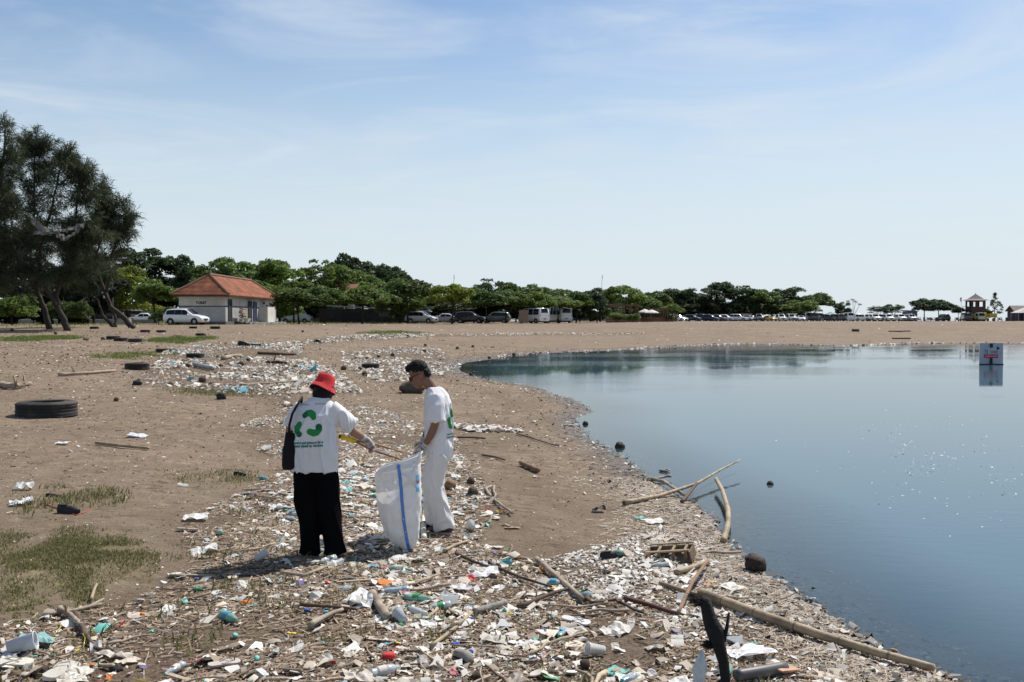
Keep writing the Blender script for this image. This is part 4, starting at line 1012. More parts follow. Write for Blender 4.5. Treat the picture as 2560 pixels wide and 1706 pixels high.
# ------------------------------------------------------------------ casuarina trees with wispy needle sprays
def casuarina(base_px, D, trunks, ellipses, nbr, label, seed, ox=0):
    r = random.Random(seed); s = D / FPX
    b0 = at(base_px[0], D)
    o = thing('casuarina_tree', b0, label, 'tree', 'casuarina trees on the grass')
    def W(px, py, dy=0.0):
        return Vector(((px - base_px[0]) * s, dy, (base_px[1] - py) * s))
    paths = []
    for path, r0 in trunks:
        pts = [W(x, y, d) for x, y, d in path]
        # densify
        fine = []
        for i in range(len(pts) - 1):
            for k in range(4): fine.append(pts[i].lerp(pts[i + 1], k / 4) + Vector((r.uniform(-.05, .05), r.uniform(-.05, .05), 0)))
        fine.append(pts[-1]); fine[0] = pts[0]
        rad = [r0 * .72 * (1 - .8 * i / (len(fine) - 1)) for i in range(len(fine))]
        MB().tube(fine, rad, 8).build('trunk', M_BARK, o, True)
        paths += fine
    br = MB(); A = []; Dd = []
    tot = sum(e[2] * e[3] for e in ellipses)
    for ex, ey, rx, ry in ellipses:
        for _ in range(max(3, int(nbr * rx * ry / tot))):
            a = r.uniform(0, 6.28); q = r.uniform(.15, 1) ** .5; leader = r.random() < .3
            if leader: a = r.uniform(-2.7, -.45); q = r.uniform(1.0, 1.28)
            tip = W(ex + math.cos(a) * rx * q, ey + math.sin(a) * ry * q, r.uniform(-.9, .9) * rx * s * .8)
            cand = [p for p in paths if p.z < tip.z + .3] or paths[:6]
            st = min(cand, key=lambda p: (p - tip).length + abs(r.gauss(0, .6)))
            if (st - tip).length < .3: continue
            mid = st.lerp(tip, .55) + Vector((0, 0, -.10 * (tip - st).length))
            br.tube([st, mid, tip], [.04, .02, .008], 4, cap=False)
            L_ = (tip - st).length; nsp = int(6 + L_ * 4.5)
            for k in range(nsp):
                f = 1 - .85 * r.random() ** 1.3
                p = (st.lerp(mid, f * 2) if f < .5 else mid.lerp(tip, f * 2 - 1)) + Vector((r.gauss(0, .22), r.gauss(0, .22), r.gauss(0, .18)))
                d = ((tip - st).normalized() * .5 + Vector((r.gauss(0, .6), r.gauss(0, .6), r.gauss(.35, .5)))).normalized()
                if leader and f > .6: d = ((tip - st).normalized() + Vector((r.gauss(0, .25), r.gauss(0, .25), .3))).normalized(); p = st.lerp(tip, f) + Vector((r.gauss(0, .07), r.gauss(0, .07), 0))
                A.append(p); Dd.append(d)
    br.build('branch', M_BARK, o, True)
    A = np.array(A); Dd = np.array(Dd); rg = np.random.default_rng(seed)
    NP = 12
    p = np.repeat(A, NP, 0); d = np.repeat(Dd, NP, 0) + rg.normal(size=(len(A) * NP, 3)) * .55
    d /= np.linalg.norm(d, axis=1)[:, None]
    p = p + rg.normal(size=p.shape) * .10
    ln = rg.uniform(.3, 1.0, (len(p), 1)) ** 1.1; wd = rg.uniform(.012, .030, (len(p), 1))
    side = np.cross(d, rg.normal(size=p.shape)); side /= np.linalg.norm(side, axis=1)[:, None]
    m = p + d * ln * .55; e = p + d * ln - np.array([0, 0, 1]) * ln * .35
    V = np.stack([p, m - side * wd, e, m + side * wd], 1).reshape(-1, 3)
    base = rg.uniform(.6, 1.4, (len(A), 1)); T = np.repeat(np.repeat(base, NP, 0) * rg.uniform(.8, 1.2, (len(p), 1)), 4, 0) * np.array([[1, 1, 1]])
    cm_ = np_mesh('crown', V, np.arange(len(V)).reshape(-1, 4), M_NEEDLE, T)
    cr = link('crown', cm_, o); cr.color = (.066, .084, .048, 1); cr['kind'] = 'stuff'
    return o
casuarina((124, 815), 78, [([(124, 816, 0), (115, 775, 0), (102, 742, 0), (85, 705, .3), (70, 640, .5), (85, 520, .2), (92, 380, 0)], .36), ([(102, 742, 0), (85, 690, -.6), (30, 600, -.8), (20, 480, -.5)], .2), ([(110, 765, 0), (80, 735, -.4), (40, 690, -.6)], .12)],
    [(92, 470, 62, 125), (30, 560, 70, 110), (60, 660, 85, 70), (95, 375, 20, 45), (125, 390, 18, 50)], 175, 'tall dark casuarina with dark trunk curving up from the grass', 3)
casuarina((168, 821), 74, [([(168, 822, 0), (160, 795, 0), (147, 767, 0), (140, 735, .1), (160, 660, .3), (185, 560, .4), (200, 440, .2)], .40), ([(147, 767, 0), (125, 720, -.5), (110, 650, -.8), (140, 520, -.6), (165, 400, -.3)], .26)],
    [(175, 500, 55, 100), (215, 520, 50, 80), (165, 400, 22, 45), (225, 455, 18, 35), (140, 630, 80, 75), (215, 630, 60, 65)], 175, 'broad dark casuarina with thickest trunk holding torn cloth in its crown', 5)
casuarina((334, 812), 80, [([(334, 812, 0), (308, 783, 0), (278, 757, 0), (263, 721, .1), (246, 682, .2), (240, 620, .3), (270, 540, .2)], .34), ([(263, 721, .1), (280, 685, -.2), (278, 650, -.3), (300, 590, -.3), (335, 550, -.1)], .18)],
    [(265, 520, 38, 60), (300, 535, 35, 45), (330, 555, 22, 28), (255, 600, 45, 45), (300, 600, 28, 30), (310, 500, 12, 26), (250, 470, 14, 40)], 100, 'casuarina leaning strongly left from the sand edge', 8)
casuarina((285, 808), 86, [([(288, 809, 0), (272, 795, 0), (258, 778, 0), (250, 755, 0), (238, 730, .2), (220, 690, .3)], .24), ([(288, 809, 0), (286, 790, .3), (282, 770, .3), (270, 740, .4), (255, 690, .5)], .24)],
    [(215, 670, 60, 45), (255, 670, 45, 45), (190, 600, 50, 40)], 95, 'low forked casuarina behind the leaning one', 12)
casuarina((-40, 815), 72, [([(-40, 815, 0), (-30, 700, 0), (-10, 560, 0), (10, 420, 0), (18, 320, 0)], .4)],
    [(15, 350, 26, 60), (8, 450, 40, 70), (-20, 560, 80, 90), (5, 640, 70, 70)], 170, 'tallest casuarina reaching in from the picture edge', 14)
# torn cloth caught in the branches
ck = MB(); s_ = 73 / FPX; b_ = at(168, 73)
pts = [[(120, 535), (150, 562), (185, 575), (225, 566), (256, 552)], [(128, 528), (155, 552), (187, 562), (225, 560), (256, 550)], [(190, 575), (205, 588), (225, 580), (245, 565), (256, 552)], [(186, 570), (200, 578), (225, 572), (240, 562), (256, 551)]]
for path in ([(120, 530), (138, 552), (160, 566), (187, 572), (215, 566), (240, 560), (256, 551)], [(186, 570), (196, 582), (208, 588), (224, 580), (242, 566), (256, 551)], [(132, 574), (155, 573), (187, 570)]):
    fine = []
    for i in range(len(path) - 1):
        for k in range(5): fine.append((path[i][0] + (path[i + 1][0] - path[i][0]) * k / 5, path[i][1] + (path[i + 1][1] - path[i][1]) * k / 5))
    vs_ = []
    for i, (x, y) in enumerate(fine):
        w_ = (2.0 + 4.5 * random.random()) * (.5 + abs(math.sin(i * .7)))
        for s in (-1, 0, 1): vs_.append(Vector(((x - 168 + random.uniform(-1, 1)) * s_, -2.8 + random.uniform(-.15, .15) + .12 * s, (812 - y + s * w_ - (4 * random.random() if s < 0 else 0)) * s_)))
    ck.add(vs_, [(i * 3 + j, i * 3 + j + 1, i * 3 + 4 + j, i * 3 + 3 + j) for i in range(len(fine) - 1) for j in range(2)])
co = ck.build('torn_cloth', mat('grey_torn_cloth', (.17, .165, .15), .9, .3, 3, transluc=.3), None, False, b_)
tag(co, 'pale torn cloth hanging in the broad casuarina', 'cloth')
# ------------------------------------------------------------------ people
M_SKIN = mat('tan_skin', (.19, .095, .062), .5, .12, 14, spec=.35)
M_SKIN2 = mat('lighter_skin', (.29, .16, .105), .5, .12, 14, spec=.35)
M_SHIRT = mat('white_cotton', (.80, .80, .82), .9, .05, 4, bump=.25, bscale=260, transluc=.18)
M_WPANTS = mat('white_trouser_cloth', (.74, .73, .72), .9, .06, 4, bump=.25, bscale=300, transluc=.1)
M_BPANTS = mat('black_trouser_cloth', (.005, .005, .006), 1.0, .2, 5, bump=.2, bscale=200, spec=.03)
M_GLOVE = mat('grey_knit_glove', (.46, .45, .43), .95, .18, 40, bump=.5, bscale=260)
M_HAIR = mat('black_hair', (.007, .006, .006), .6, .3, 60, bump=.6, bscale=160, spec=.2)
M_RED = mat('red_cotton_hat', (.55, .022, .025), .85, .15, 8, bump=.2, bscale=250)
M_NAVY = mat('navy_hat_lining', (.015, .012, .03), .9)
M_BAG = mat('black_tote_cloth', (.006, .006, .009), .95, .2, 8, bump=.2)
M_SHOE = mat('dark_purple_shoe', (.06, .03, .05), .6, .2, 12); M_SOLE = mat('pale_shoe_sole', (.35, .30, .30), .7)
M_LOGO = mat('green_logo_print', (.012, .22, .045), .8, .05, 5); M_LOGOD = mat('dark_green_logo_print', (.006, .10, .05), .8, .05, 5)
M_TXT = mat('green_letter_print', (.03, .19, .16), .8, .02)
M_GLS = mat('black_sunglasses', (.006, .006, .007), .12, .05, 4, spec=.7)

def fuse(name, mb, voxel, m, parent, smooth_it=6, folds=None):
    """overlapping closed shapes grown together into one continuous surface"""
    me = mb.mesh(name + '_raw'); o = bpy.data.objects.new('raw', me); COL.objects.link(o)
    bm = bmesh.new(); bm.from_mesh(me); bmesh.ops.recalc_face_normals(bm, faces=bm.faces); bm.to_mesh(me); bm.free()
    md = o.modifiers.new('r', 'REMESH'); md.mode = 'VOXEL'; md.voxel_size = voxel
    sm = o.modifiers.new('s', 'SMOOTH'); sm.factor = .5; sm.iterations = smooth_it
    dg = bpy.context.evaluated_depsgraph_get(); out = bpy.data.meshes.new_from_object(o.evaluated_get(dg)); out.name = name
    bpy.data.objects.remove(o); bpy.data.meshes.remove(me)
    if folds:
        nn = len(out.vertices); 
        nrm = [Vector(v.normal) for v in out.vertices]
        for v, q in zip(out.vertices, nrm): v.co += q * folds(v.co)
    out.materials.clear(); out.materials.append(m)
    out.polygons.foreach_set('use_smooth', [True] * len(out.polygons)); out.update()
    return link(name, out, parent)
def ell(c, a, b_, n=20, U=Vector((1, 0, 0)), V=Vector((0, 1, 0)), sq=1.0):
    out = []
    for k in range(n):
        t_ = 2 * math.pi * k / n; cx, sy = math.cos(t_), math.sin(t_)
        cx = math.copysign(abs(cx) ** sq, cx); sy = math.copysign(abs(sy) ** sq, sy)
        out.append(Vector(c) + U * (a * cx) + V * (b_ * sy))
    return out
def hand(mb, wrist, aim, palm_n, side, curl=.9, size=1.0):
    """palm, four fingers and a thumb as chains; aim = along the hand, palm_n = out of the palm"""
    aim = Vector(aim).normalized(); pn = Vector(palm_n); pn = (pn - aim * pn.dot(aim)).normalized(); lat = aim.cross(pn) * side
    w = Vector(wrist); s = size
    mb.tube([w, w + aim * .035 * s, w + aim * .085 * s], [.026 * s, .034 * s, .036 * s], 10, True, .55)
    mb.blob(w + aim * .05 * s, (.036 * s, .036 * s, .024 * s), 10, 7)
    for i, (off, ln) in enumerate(((-.030, .066), (-.010, .076), (.011, .072), (.030, .056))):
        b0 = w + aim * .08 * s + lat * off * s
        d1 = (aim * math.cos(curl * .5) + pn * math.sin(curl * .5)); d2 = (aim * math.cos(curl * 1.3) + pn * math.sin(curl * 1.3)); d3 = (aim * math.cos(curl * 2.0) + pn * math.sin(curl * 2.0))
        p1 = b0 + d1 * ln * .45 * s; p2 = p1 + d2 * ln * .33 * s; p3 = p2 + d3 * ln * .26 * s
        mb.tube([b0, p1, p2, p3], [.0105 * s, .0100 * s, .0092 * s, .0075 * s], 7)
    b0 = w + aim * .03 * s - lat * .028 * s; d1 = (aim * .7 - lat * .6 + pn * .45).normalized(); d2 = (aim * .8 - lat * .05 + pn * .6).normalized()
    mb.tube([b0, b0 + d1 * .035 * s, b0 + d1 * .035 * s + d2 * .03 * s], [.0135 * s, .012 * s, .0095 * s], 7)
def foldf(amp, sx, sz, seed, ztop=9, zlow=0):
    def f(co):
        k = noise.noise(Vector((co.x * sx + seed, co.y * sx, co.z * sz))) + .5 * noise.noise(Vector((co.x * sx * 2.3, co.y * sx * 2.3 + seed, co.z * sz * 1.6)))
        q = noise.noise(Vector((co.x * sx * 1.1 + seed * 2, co.y * sx * 1.1 + co.z * 2.5, co.z * sz * .8 + co.x * 3)))
        return max(amp * (k + 1.1 * max(0, 1 - abs(q) * 5) - .25), -.007) * (1 if co.z < 1.22 else max(.35, 1 - (co.z - 1.22) * 6))
    return f
def tree_of(o):
    dg = bpy.context.evaluated_depsgraph_get()
    return BVHTree.FromPolygons([v.co.copy() for v in o.data.vertices], [tuple(p.vertices) for p in o.data.polygons])
def project_print(name, verts, faces, bvh, origin, dirn, m, parent, off=.003):
    bm = bmesh.new(); bv_ = [bm.verts.new(v) for v in verts]
    for f in faces:
        try: bm.faces.new([bv_[i] for i in f])
        except ValueError: pass
    for _ in range(3):
        ed = [e for e in bm.edges if e.calc_length() > .014]
        if not ed: break
        bmesh.ops.subdivide_edges(bm, edges=ed, cuts=1, use_grid_fill=True)
    bmesh.ops.triangulate(bm, faces=bm.faces); bm.verts.index_update()
    verts = [v.co.copy() for v in bm.verts]; faces = [tuple(v.index for v in f.verts) for f in bm.faces]; bm.free()
    vs_ = []
    for v in verts:
        hit = bvh.ray_cast(v - dirn * 1.0, dirn)
        vs_.append((hit[0] - dirn * off) if hit[0] is not None else v)
    return MB().add(vs_, faces).build(name, m, parent)
def text_mesh(txt, size, width=None):
    cu = bpy.data.curves.new('t', 'FONT'); cu.body = txt; cu.size = size; cu.align_x = 'CENTER'; cu.align_y = 'CENTER'; cu.resolution_u = 2; cu.offset = .0018
    to = bpy.data.objects.new('t', cu); COL.objects.link(to)
    me = bpy.data.meshes.new_from_object(to.evaluated_get(bpy.context.evaluated_depsgraph_get()))
    bpy.data.objects.remove(to)
    vs_ = [Vector(v.co) for v in me.vertices]; fs = [tuple(p.vertices) for p in me.polygons]
    if width:
        w = max(v.x for v in vs_) - min(v.x for v in vs_); k = width / w
        vs_ = [Vector((v.x * k, v.y * k, 0)) for v in vs_]
    bpy.data.meshes.remove(me)
    return vs_, fs
def bean(c, pts, rad, n=9):
    """flat rounded stroke through pts, as a strip of quads plus round ends"""
    P_ = [Vector((x, y, 0)) for x, y in pts]; vs_ = []; fs = []
    left = []; right = []
    m = len(P_)
    ring = []
    def dirv(i):
        return (P_[min(i + 1, m - 1)] - P_[max(i - 1, 0)]).normalized()
    for i in range(m):
        d = dirv(i); nrm = Vector((-d.y, d.x, 0)); left.append(P_[i] + nrm * rad[i]); right.append(P_[i] - nrm * rad[i])
    for k in range(1, n): # end cap
        d = dirv(m - 1); nrm = Vector((-d.y, d.x, 0)); a = math.pi * k / n
        ring.append(P_[-1] + (nrm * math.cos(a) + d * math.sin(a)) * rad[-1])
    cap0 = []
    for k in range(1, n):
        d = dirv(0); nrm = Vector((-d.y, d.x, 0)); a = math.pi * k / n
        cap0.append(P_[0] + (-nrm * math.cos(a) - d * math.sin(a)) * rad[0])
    mb_v = []; mb_f = []
    for i in range(m - 1):
        o_ = len(mb_v); mb_v += [left[i], right[i], right[i + 1], left[i + 1]]; mb_f.append((o_, o_ + 1, o_ + 2, o_ + 3))
    for capv, ctr, e0, e1 in ((ring, P_[-1], left[-1], right[-1]), (cap0, P_[0], right[0], left[0])):
        seq = [e0] + capv + [e1]
        for k in range(len(seq) - 1):
            o_ = len(mb_v); mb_v += [ctr, seq[k + 1], seq[k]]; mb_f.append((o_, o_ + 1, o_ + 2))
    return [v + Vector((c[0], c[1], 0)) for v in mb_v], mb_f

# ---- woman: back to the camera, bending a little forward, right arm reaching with the tongs
WP = P(803, 1392)
wo = thing('person', WP, 'person in red bucket hat, white shirt and wide black trousers, holding tongs', 'person')
V3 = Vector
b_ = MB()
b_.blob((.015, .135, 1.515), (.078, .096, .115), 14, 10, Matrix.Rotation(R(-28), 3, 'X'))                 # skull
b_.blob((.03, .21, 1.47), (.052, .05, .075), 12, 8)                                                # face
b_.tube([(.035, .252, 1.475), (.036, .268, 1.455), (.036, .255, 1.447)], [.011, .014, .009], 8)         # nose
b_.blob((.036, .250, 1.428), (.022, .012, .010), 8, 6)                                             # mouth
for sx in (-.045, .10): b_.blob((sx, .15, 1.495), (.012, .022, .034), 8, 6)                         # ears
b_.tube([(-.02, .06, 1.36), (0, .09, 1.43), (.012, .12, 1.49)], [.062, .055, .055], 12)             # neck
b_.loft([ell((-.045, .00, .80), .16, .10), ell((-.045, .0, .98), .15, .10), ell((-.045, .01, 1.15), .16, .105), ell((-.04, .03, 1.30), .165, .10), ell((-.03, .05, 1.38), .10, .07)])
b_.tube([(.11, .05, 1.34), (.205, .09, 1.20), (.275, .12, 1.115)], [.052, .048, .042], 10)          # right upper arm
b_.tube([(.275, .12, 1.115), (.33, .15, 1.075), (.372, .18, 1.045)], [.042, .038, .028], 10)
b_.tube([(-.20, .04, 1.34), (-.275, .06, 1.20), (-.30, .09, 1.09)], [.052, .048, .042], 10)         # left arm
b_.tube([(-.30, .09, 1.09), (-.22, .20, 1.02), (-.12, .26, 1.02)], [.042, .036, .028], 10)
for s, fx in ((-1, -.085), (1, .125)):
    b_.tube([(-.045 + s * .09, 0, .86), (fx * 1.1 - .02, .0, .48), (fx, .0, .08)], [.085, .058, .04], 10)
    b_.blob((fx, .04, .045), (.045, .12, .042), 10, 7)
hand(b_, (.372, .18, 1.045), (.62, .20, -.72), (-.2, -.5, -.5), 1, 1.0)
hand(b_, (-.12, .26, 1.02), (.9, .4, 0), (0, .3, -.8), -1, .8)
fuse('body', b_, .0065, M_SKIN2, wo, 4)
sh = MB()
sh.loft([ell((-.045, -.01, .775), .212, .135), ell((-.046, -.01, .88), .206, .132), ell((-.048, -.01, 1.02), .198, .128), ell((-.05, .0, 1.16), .197, .125), ell((-.045, .02, 1.28), .192, .118), ell((-.04, .045, 1.36), .165, .098), ell((-.03, .065, 1.415), .10, .075), ell((-.018, .08, 1.448), .066, .062)])
sh.tube([(.075, .04, 1.345), (.15, .065, 1.275), (.225, .09, 1.195), (.262, .105, 1.160)], [.078, .082, .080, .084], 14)
sh.tube([(-.165, .04, 1.345), (-.235, .045, 1.26), (-.285, .06, 1.175)], [.078, .078, .078], 14)
shirt = fuse('shirt', sh, .0085, M_SHIRT, wo, 5, foldf(.014, 9, 3.2, 2.3))
pt = MB()
pt.loft([ell((-.045, -.005, .98), .17, .115), ell((-.045, -.005, .80), .19, .125), ell((-.045, -.005, .72), .195, .125)])
pt.tube([(-.135, -.005, .80), (-.13, -.005, .52), (-.105, 0, .30), (-.100, 0, .12), (-.105, .0, .03)], [.112, .110, .098, .092, .104], 18)
pt.tube([(.045, -.005, .80), (.062, -.005, .52), (.085, 0, .30), (.115, 0, .12), (.13, .0, .03)], [.110, .107, .099, .093, .104], 18)
fuse('trousers', pt, .009, M_BPANTS, wo, 5, foldf(.010, 7, 1.8, 7.7))
gl_ = MB(); hand(gl_, (.372, .18, 1.045), (.62, .20, -.72), (-.2, -.5, -.5), 1, 1.0, 1.13); gl_.tube([(.345, .158, 1.066), (.372, .18, 1.045)], [.035, .033], 12)
fuse('glove', gl_, .004, M_GLOVE, wo, 3)
hr = MB(); hr.blob((.012, .115, 1.505), (.092, .105, .115), 14, 10, Matrix.Rotation(R(-28), 3, 'X')); hr.blob((-.01, .06, 1.455), (.078, .055, .055), 12, 8)
hr.blob((-.062, .10, 1.465), (.03, .05, .05), 10, 7)
fuse('hair', hr, .007, M_HAIR, wo, 3, foldf(.006, 40, 8, 1.1))
# bucket hat, tipped forward and to her right
hm = Matrix.Rotation(R(17), 3, 'Y') @ Matrix.Rotation(R(-20), 3, 'X')
hc = V3((.012, .125, 1.555))
ht = MB(); prof = [(.001, .090), (.048, .089), (.074, .080), (.082, .060), (.088, .02), (.093, -.012), (.108, -.036), (.122, -.064)]
rings = []
for rad, z in prof:
    ring = []
    for k in range(28):
        a = 2 * math.pi * k / 28; wv = 1 + (.035 * math.sin(3 * a + 1) if rad > .10 else .01 * math.sin(5 * a))
        ring.append(hc + hm @ V3((rad * wv * math.cos(a), rad * wv * 1.06 * math.sin(a), z + (.008 * math.sin(2 * a) if rad > .10 else .004 * math.sin(4 * a)))))
    rings.append(ring)
hat = ht.loft(rings, False).build('hat', M_RED, wo, True)
inner = []
for rad, z in ((.120, -.065), (.106, -.040), (.091, -.018)):
    inner.append([hc + hm @ V3((rad * math.cos(2 * math.pi * k / 28) * (1 + .035 * math.sin(3 * 2 * math.pi * k / 28 + 1)), rad * 1.06 * math.sin(2 * math.pi * k / 28) * (1 + .035 * math.sin(3 * 2 * math.pi * k / 28 + 1)), z - .002)) for k in range(28)])
MB().loft(inner, False).build('lining', M_NAVY, hat, True)
for fx in (-.085, .128):
    MB().blob((fx, .10, .03), (.042, .11, .032), 10, 7).build('shoe', M_BLACK, wo, True)
# prints on the back of the shirt: three curled green leaves and two lines of lettering
bv = tree_of(shirt); DN = V3((0, 1, 0)); K = .00342
def back_xy(cx, cy):  # zoom pixels of the shirt crop -> shirt plane
    return ((700 + cx * .0957 - 803) * K, (1392 - (960 + cy * .0957)) * K)
def leafprint(stroke, rads, m, off):
    pts = [back_xy(*q) for q in stroke]; vs_, fs = bean((0, 0), pts, [r_ * .0957 * K for r_ in rads])
    project_print('leaf_print', [V3((v.x, 0, v.y)) for v in vs_], fs, bv, None, DN, m, shirt, off)
leafprint([(690, 590), (760, 530), (850, 520), (920, 570), (945, 630)], [70, 85, 95, 95, 75], M_LOGO, .0035)
leafprint([(690, 590), (720, 560)], [66, 62], M_LOGOD, .0055)
leafprint([(545, 830), (480, 930), (475, 1020), (545, 1090)], [75, 92, 90, 85], M_LOGO, .0035)
leafprint([(545, 1090), (570, 1080)], [78, 62], M_LOGOD, .0055)
leafprint([(850, 1020), (950, 1050), (1050, 1030), (1105, 960), (1092, 890)], [85, 95, 92, 82, 86], M_LOGO, .0035)
leafprint([(1092, 890), (1085, 905)], [84, 70], M_LOGOD, .0055)
for txt, cy, wd in (('conserve and preserve for a', 1320, 880), ('cleaner planet we deserve', 1405, 870)):
    vs_, fs = text_mesh(txt, .03, wd * .0957 * K); cx_, cz_ = back_xy(780, cy)
    vs_ = [V3((v.x + cx_, 0, v.y * 1.25 + v.x * .05 + cz_)) for v in vs_]
    project_print('lettering', vs_, fs, bv, None, DN, M_TXT, shirt, .004)
for x0_, x1_, cy, m in ((490, 780, 310, mat('grey_print', (.25, .27, .3), .8)), (955, 1240, 285, mat('red_print', (.5, .12, .12), .8))):
    for k in range(9):
        xa = x0_ + (x1_ - x0_) * k / 9; p0 = back_xy(xa, cy + 12 - k * .5); p1 = back_xy(xa + (x1_ - x0_) / 13, cy - 10 - k * .5)
        vs_ = [V3((p0[0], 0, p0[1])), V3((p1[0], 0, p0[1])), V3((p1[0], 0, p1[1])), V3((p0[0], 0, p1[1]))]
        project_print('lettering', vs_, [(0, 1, 2, 3)], bv, None, DN, m, shirt, .003)

# tote bag on her shoulder (a thing of its own)
bg_ = thing('tote_bag', WP, 'black cloth tote bag hanging from the shoulder of the person in the red hat', 'bag')
rings = []
for xl, xr, z, th in ((-.335, -.20, .79, .012), (-.345, -.20, .83, .05), (-.335, -.20, .94, .06), (-.315, -.205, 1.06, .045), (-.305, -.215, 1.13, .02)):
    rings.append(ell(((xl + xr) / 2, -.04, z + .0), (xr - xl) / 2, th, 16, sq=.7))
fuse('pouch', MB().loft(rings), .008, M_BAG, bg_, 3, foldf(.006, 8, 4, 4))
sp = [(-.265, -.075, 1.10), (-.262, -.09, 1.20), (-.235, -.085, 1.30), (-.195, -.045, 1.385), (-.175, .03, 1.43), (-.20, .13, 1.36), (-.25, .14, 1.22), (-.27, .02, 1.10)]
MB().tube(sp, .011, 6, True, 1.8).build('strap', M_BAG, bg_, True)

# tongs in her glove
tg = thing('litter_tongs', WP, 'wooden litter tongs with yellow grip in a gloved hand', 'tongs')
h0 = V3((.16, .10, 1.075)); tipL = V3((.70, .33, .865))
dirt = (tipL - h0).normalized(); sd_ = dirt.cross(V3((0, 0, 1))).normalized(); upv = sd_.cross(dirt)
M_TW = mat('brown_tong_wood', (.33, .17, .09), .6, .2, 10)
for k, e in ((-1, tipL + upv * .035), (1, tipL - upv * .035)):
    MB().tube([h0 + dirt * .12, h0.lerp(e, .5) - upv * k * .012, e], [.011, .011, .009], 6).build('arm', M_TW, tg, True)
MB().tube([h0, h0 + dirt * .15], [.021, .023], 8).build('grip', mat('yellow_plastic', (.75, .50, .02), .4, .1, 5), tg, True)
MB().tube([h0 - dirt * .012, h0], [.018, .02], 8).build('end_cap', M_BLACK, tg, True)

# ---- man: side on, facing left, head bowed, both hands on the sack
MP = P(1105, 1330)
mo = thing('person', MP, 'person with short black hair, sunglasses, white shirt and white trousers holding the sack open', 'person', rz=R(-3)); mo.scale = (1.04, 1.04, 1.04)
b_ = MB(); U = V3((1, 0, 0))
hrot = Matrix.Rotation(R(-30), 3, 'Y')
HC = V3((-.235, 0, 1.585))
def hd(x, y, z): return HC + hrot @ V3((x, y, z))
b_.blob(hd(.01, 0, .02), (.098, .077, .105), 16, 11, hrot)             # skull
b_.blob(hd(-.045, 0, -.055), (.062, .058, .08), 12, 9, hrot)            # face
b_.blob(hd(-.055, 0, -.115), (.036, .035, .025), 10, 7, hrot)           # chin
b_.tube([hd(-.092, 0, .0), hd(-.122, 0, -.04), hd(-.098, 0, -.052)], [.010, .0145, .009], 8)     # nose
b_.blob(hd(-.098, 0, -.085), (.012, .024, .011), 8, 6, hrot)             # mouth
for s in (-1, 1): b_.blob(hd(.015, s * .078, -.03), (.024, .012, .034), 8, 6, hrot)
b_.tube([(-.075, 0, 1.40), (-.115, 0, 1.46), (-.175, 0, 1.54)], [.066, .058, .058], 12)
b_.loft([ell((-.02, 0, .80), .115, .16), ell((-.02, 0, 1.0), .105, .155), ell((-.03, 0, 1.2), .115, .175), ell((-.045, 0, 1.34), .11, .185), ell((-.06, 0, 1.42), .07, .10)])
LA = [(-.035, -.165, 1.345), (-.025, -.235, 1.20), (-.04, -.24, 1.09)]; LF = [(-.04, -.24, 1.09), (-.09, -.225, .98), (-.145, -.20, .885)]
RA = [(-.045, .16, 1.345), (-.10, .21, 1.20), (-.12, .20, 1.09)]; RF = [(-.12, .20, 1.09), (-.165, .14, .99), (-.195, .06, .91)]
b_.tube(LA, [.052, .046, .042], 10); b_.tube(LF, [.042, .038, .028], 10); b_.tube(RA, [.052, .046, .042], 10); b_.tube(RF, [.042, .038, .028], 10)
LH = ((-.145, -.20, .885), (-.45, .1, -.88), (-.6, .5, .2)); RH = ((-.195, .06, .91), (-.25, -.1, -.95), (-.2, -.6, 0))
hand(b_, *LH, 1, 1.1); hand(b_, *RH, -1, 1.1)
LEG_L = [(-.01, -.085, .80), (-.07, -.09, .50), (.045, -.09, .10)]; LEG_R = [(-.03, .085, .80), (-.13, .12, .50), (-.085, .17, .10)]
for lg in (LEG_L, LEG_R): b_.tube(lg, [.085, .06, .042], 10); b_.blob(V3(lg[2]) + V3((-.05, 0, -.055)), (.115, .042, .036), 10, 7)
fuse('body', b_, .0065, M_SKIN, mo, 4)
sh = MB()
V_ = V3((0, 1, 0))
sh.loft([ell((-.025, 0, .755), .128, .20), ell((-.022, 0, .88), .130, .195), ell((-.028, 0, 1.02), .135, .195), ell((-.035, 0, 1.16), .140, .198), ell((-.045, 0, 1.29), .135, .198), ell((-.052, 0, 1.37), .118, .175), ell((-.065, 0, 1.425), .088, .105), ell((-.082, 0, 1.450), .066, .068)])
sh.tube([(-.035, -.155, 1.36), (-.028, -.215, 1.25), (-.022, -.24, 1.125)], [.082, .084, .092], 14)
sh.tube([(-.045, .155, 1.36), (-.085, .205, 1.25), (-.11, .21, 1.13)], [.082, .08, .086], 14)
mshirt = fuse('shirt', sh, .0085, M_SHIRT, mo, 5, foldf(.014, 8, 3.0, 9.1))
pt = MB()
pt.loft([ell((-.02, 0, .96), .11, .16), ell((-.02, 0, .80), .125, .175), ell((-.02, 0, .73), .12, .17)])
pt.tube([(-.012, -.085, .80), (-.06, -.09, .58), (-.08, -.09, .46), (-.01, -.09, .25), (.045, -.09, .055)], [.108, .100, .096, .098, .108], 18)
pt.tube([(-.03, .085, .80), (-.11, .11, .58), (-.135, .13, .46), (-.105, .16, .25), (-.085, .17, .06)], [.108, .098, .094, .096, .104], 18)
fuse('trousers', pt, .0085, M_WPANTS, mo, 5, foldf(.013, 8, 4.2, 3.3))
for (w_, a_, n_), s in ((LH, 1), (RH, -1)):
    g_ = MB(); hand(g_, w_, a_, n_, s, 1.1, 1.13); w3 = V3(w_); g_.tube([w3 - V3(a_).normalized() * .035, w3], [.034, .033], 12)
    fuse('glove', g_, .004, M_GLOVE, mo, 3)
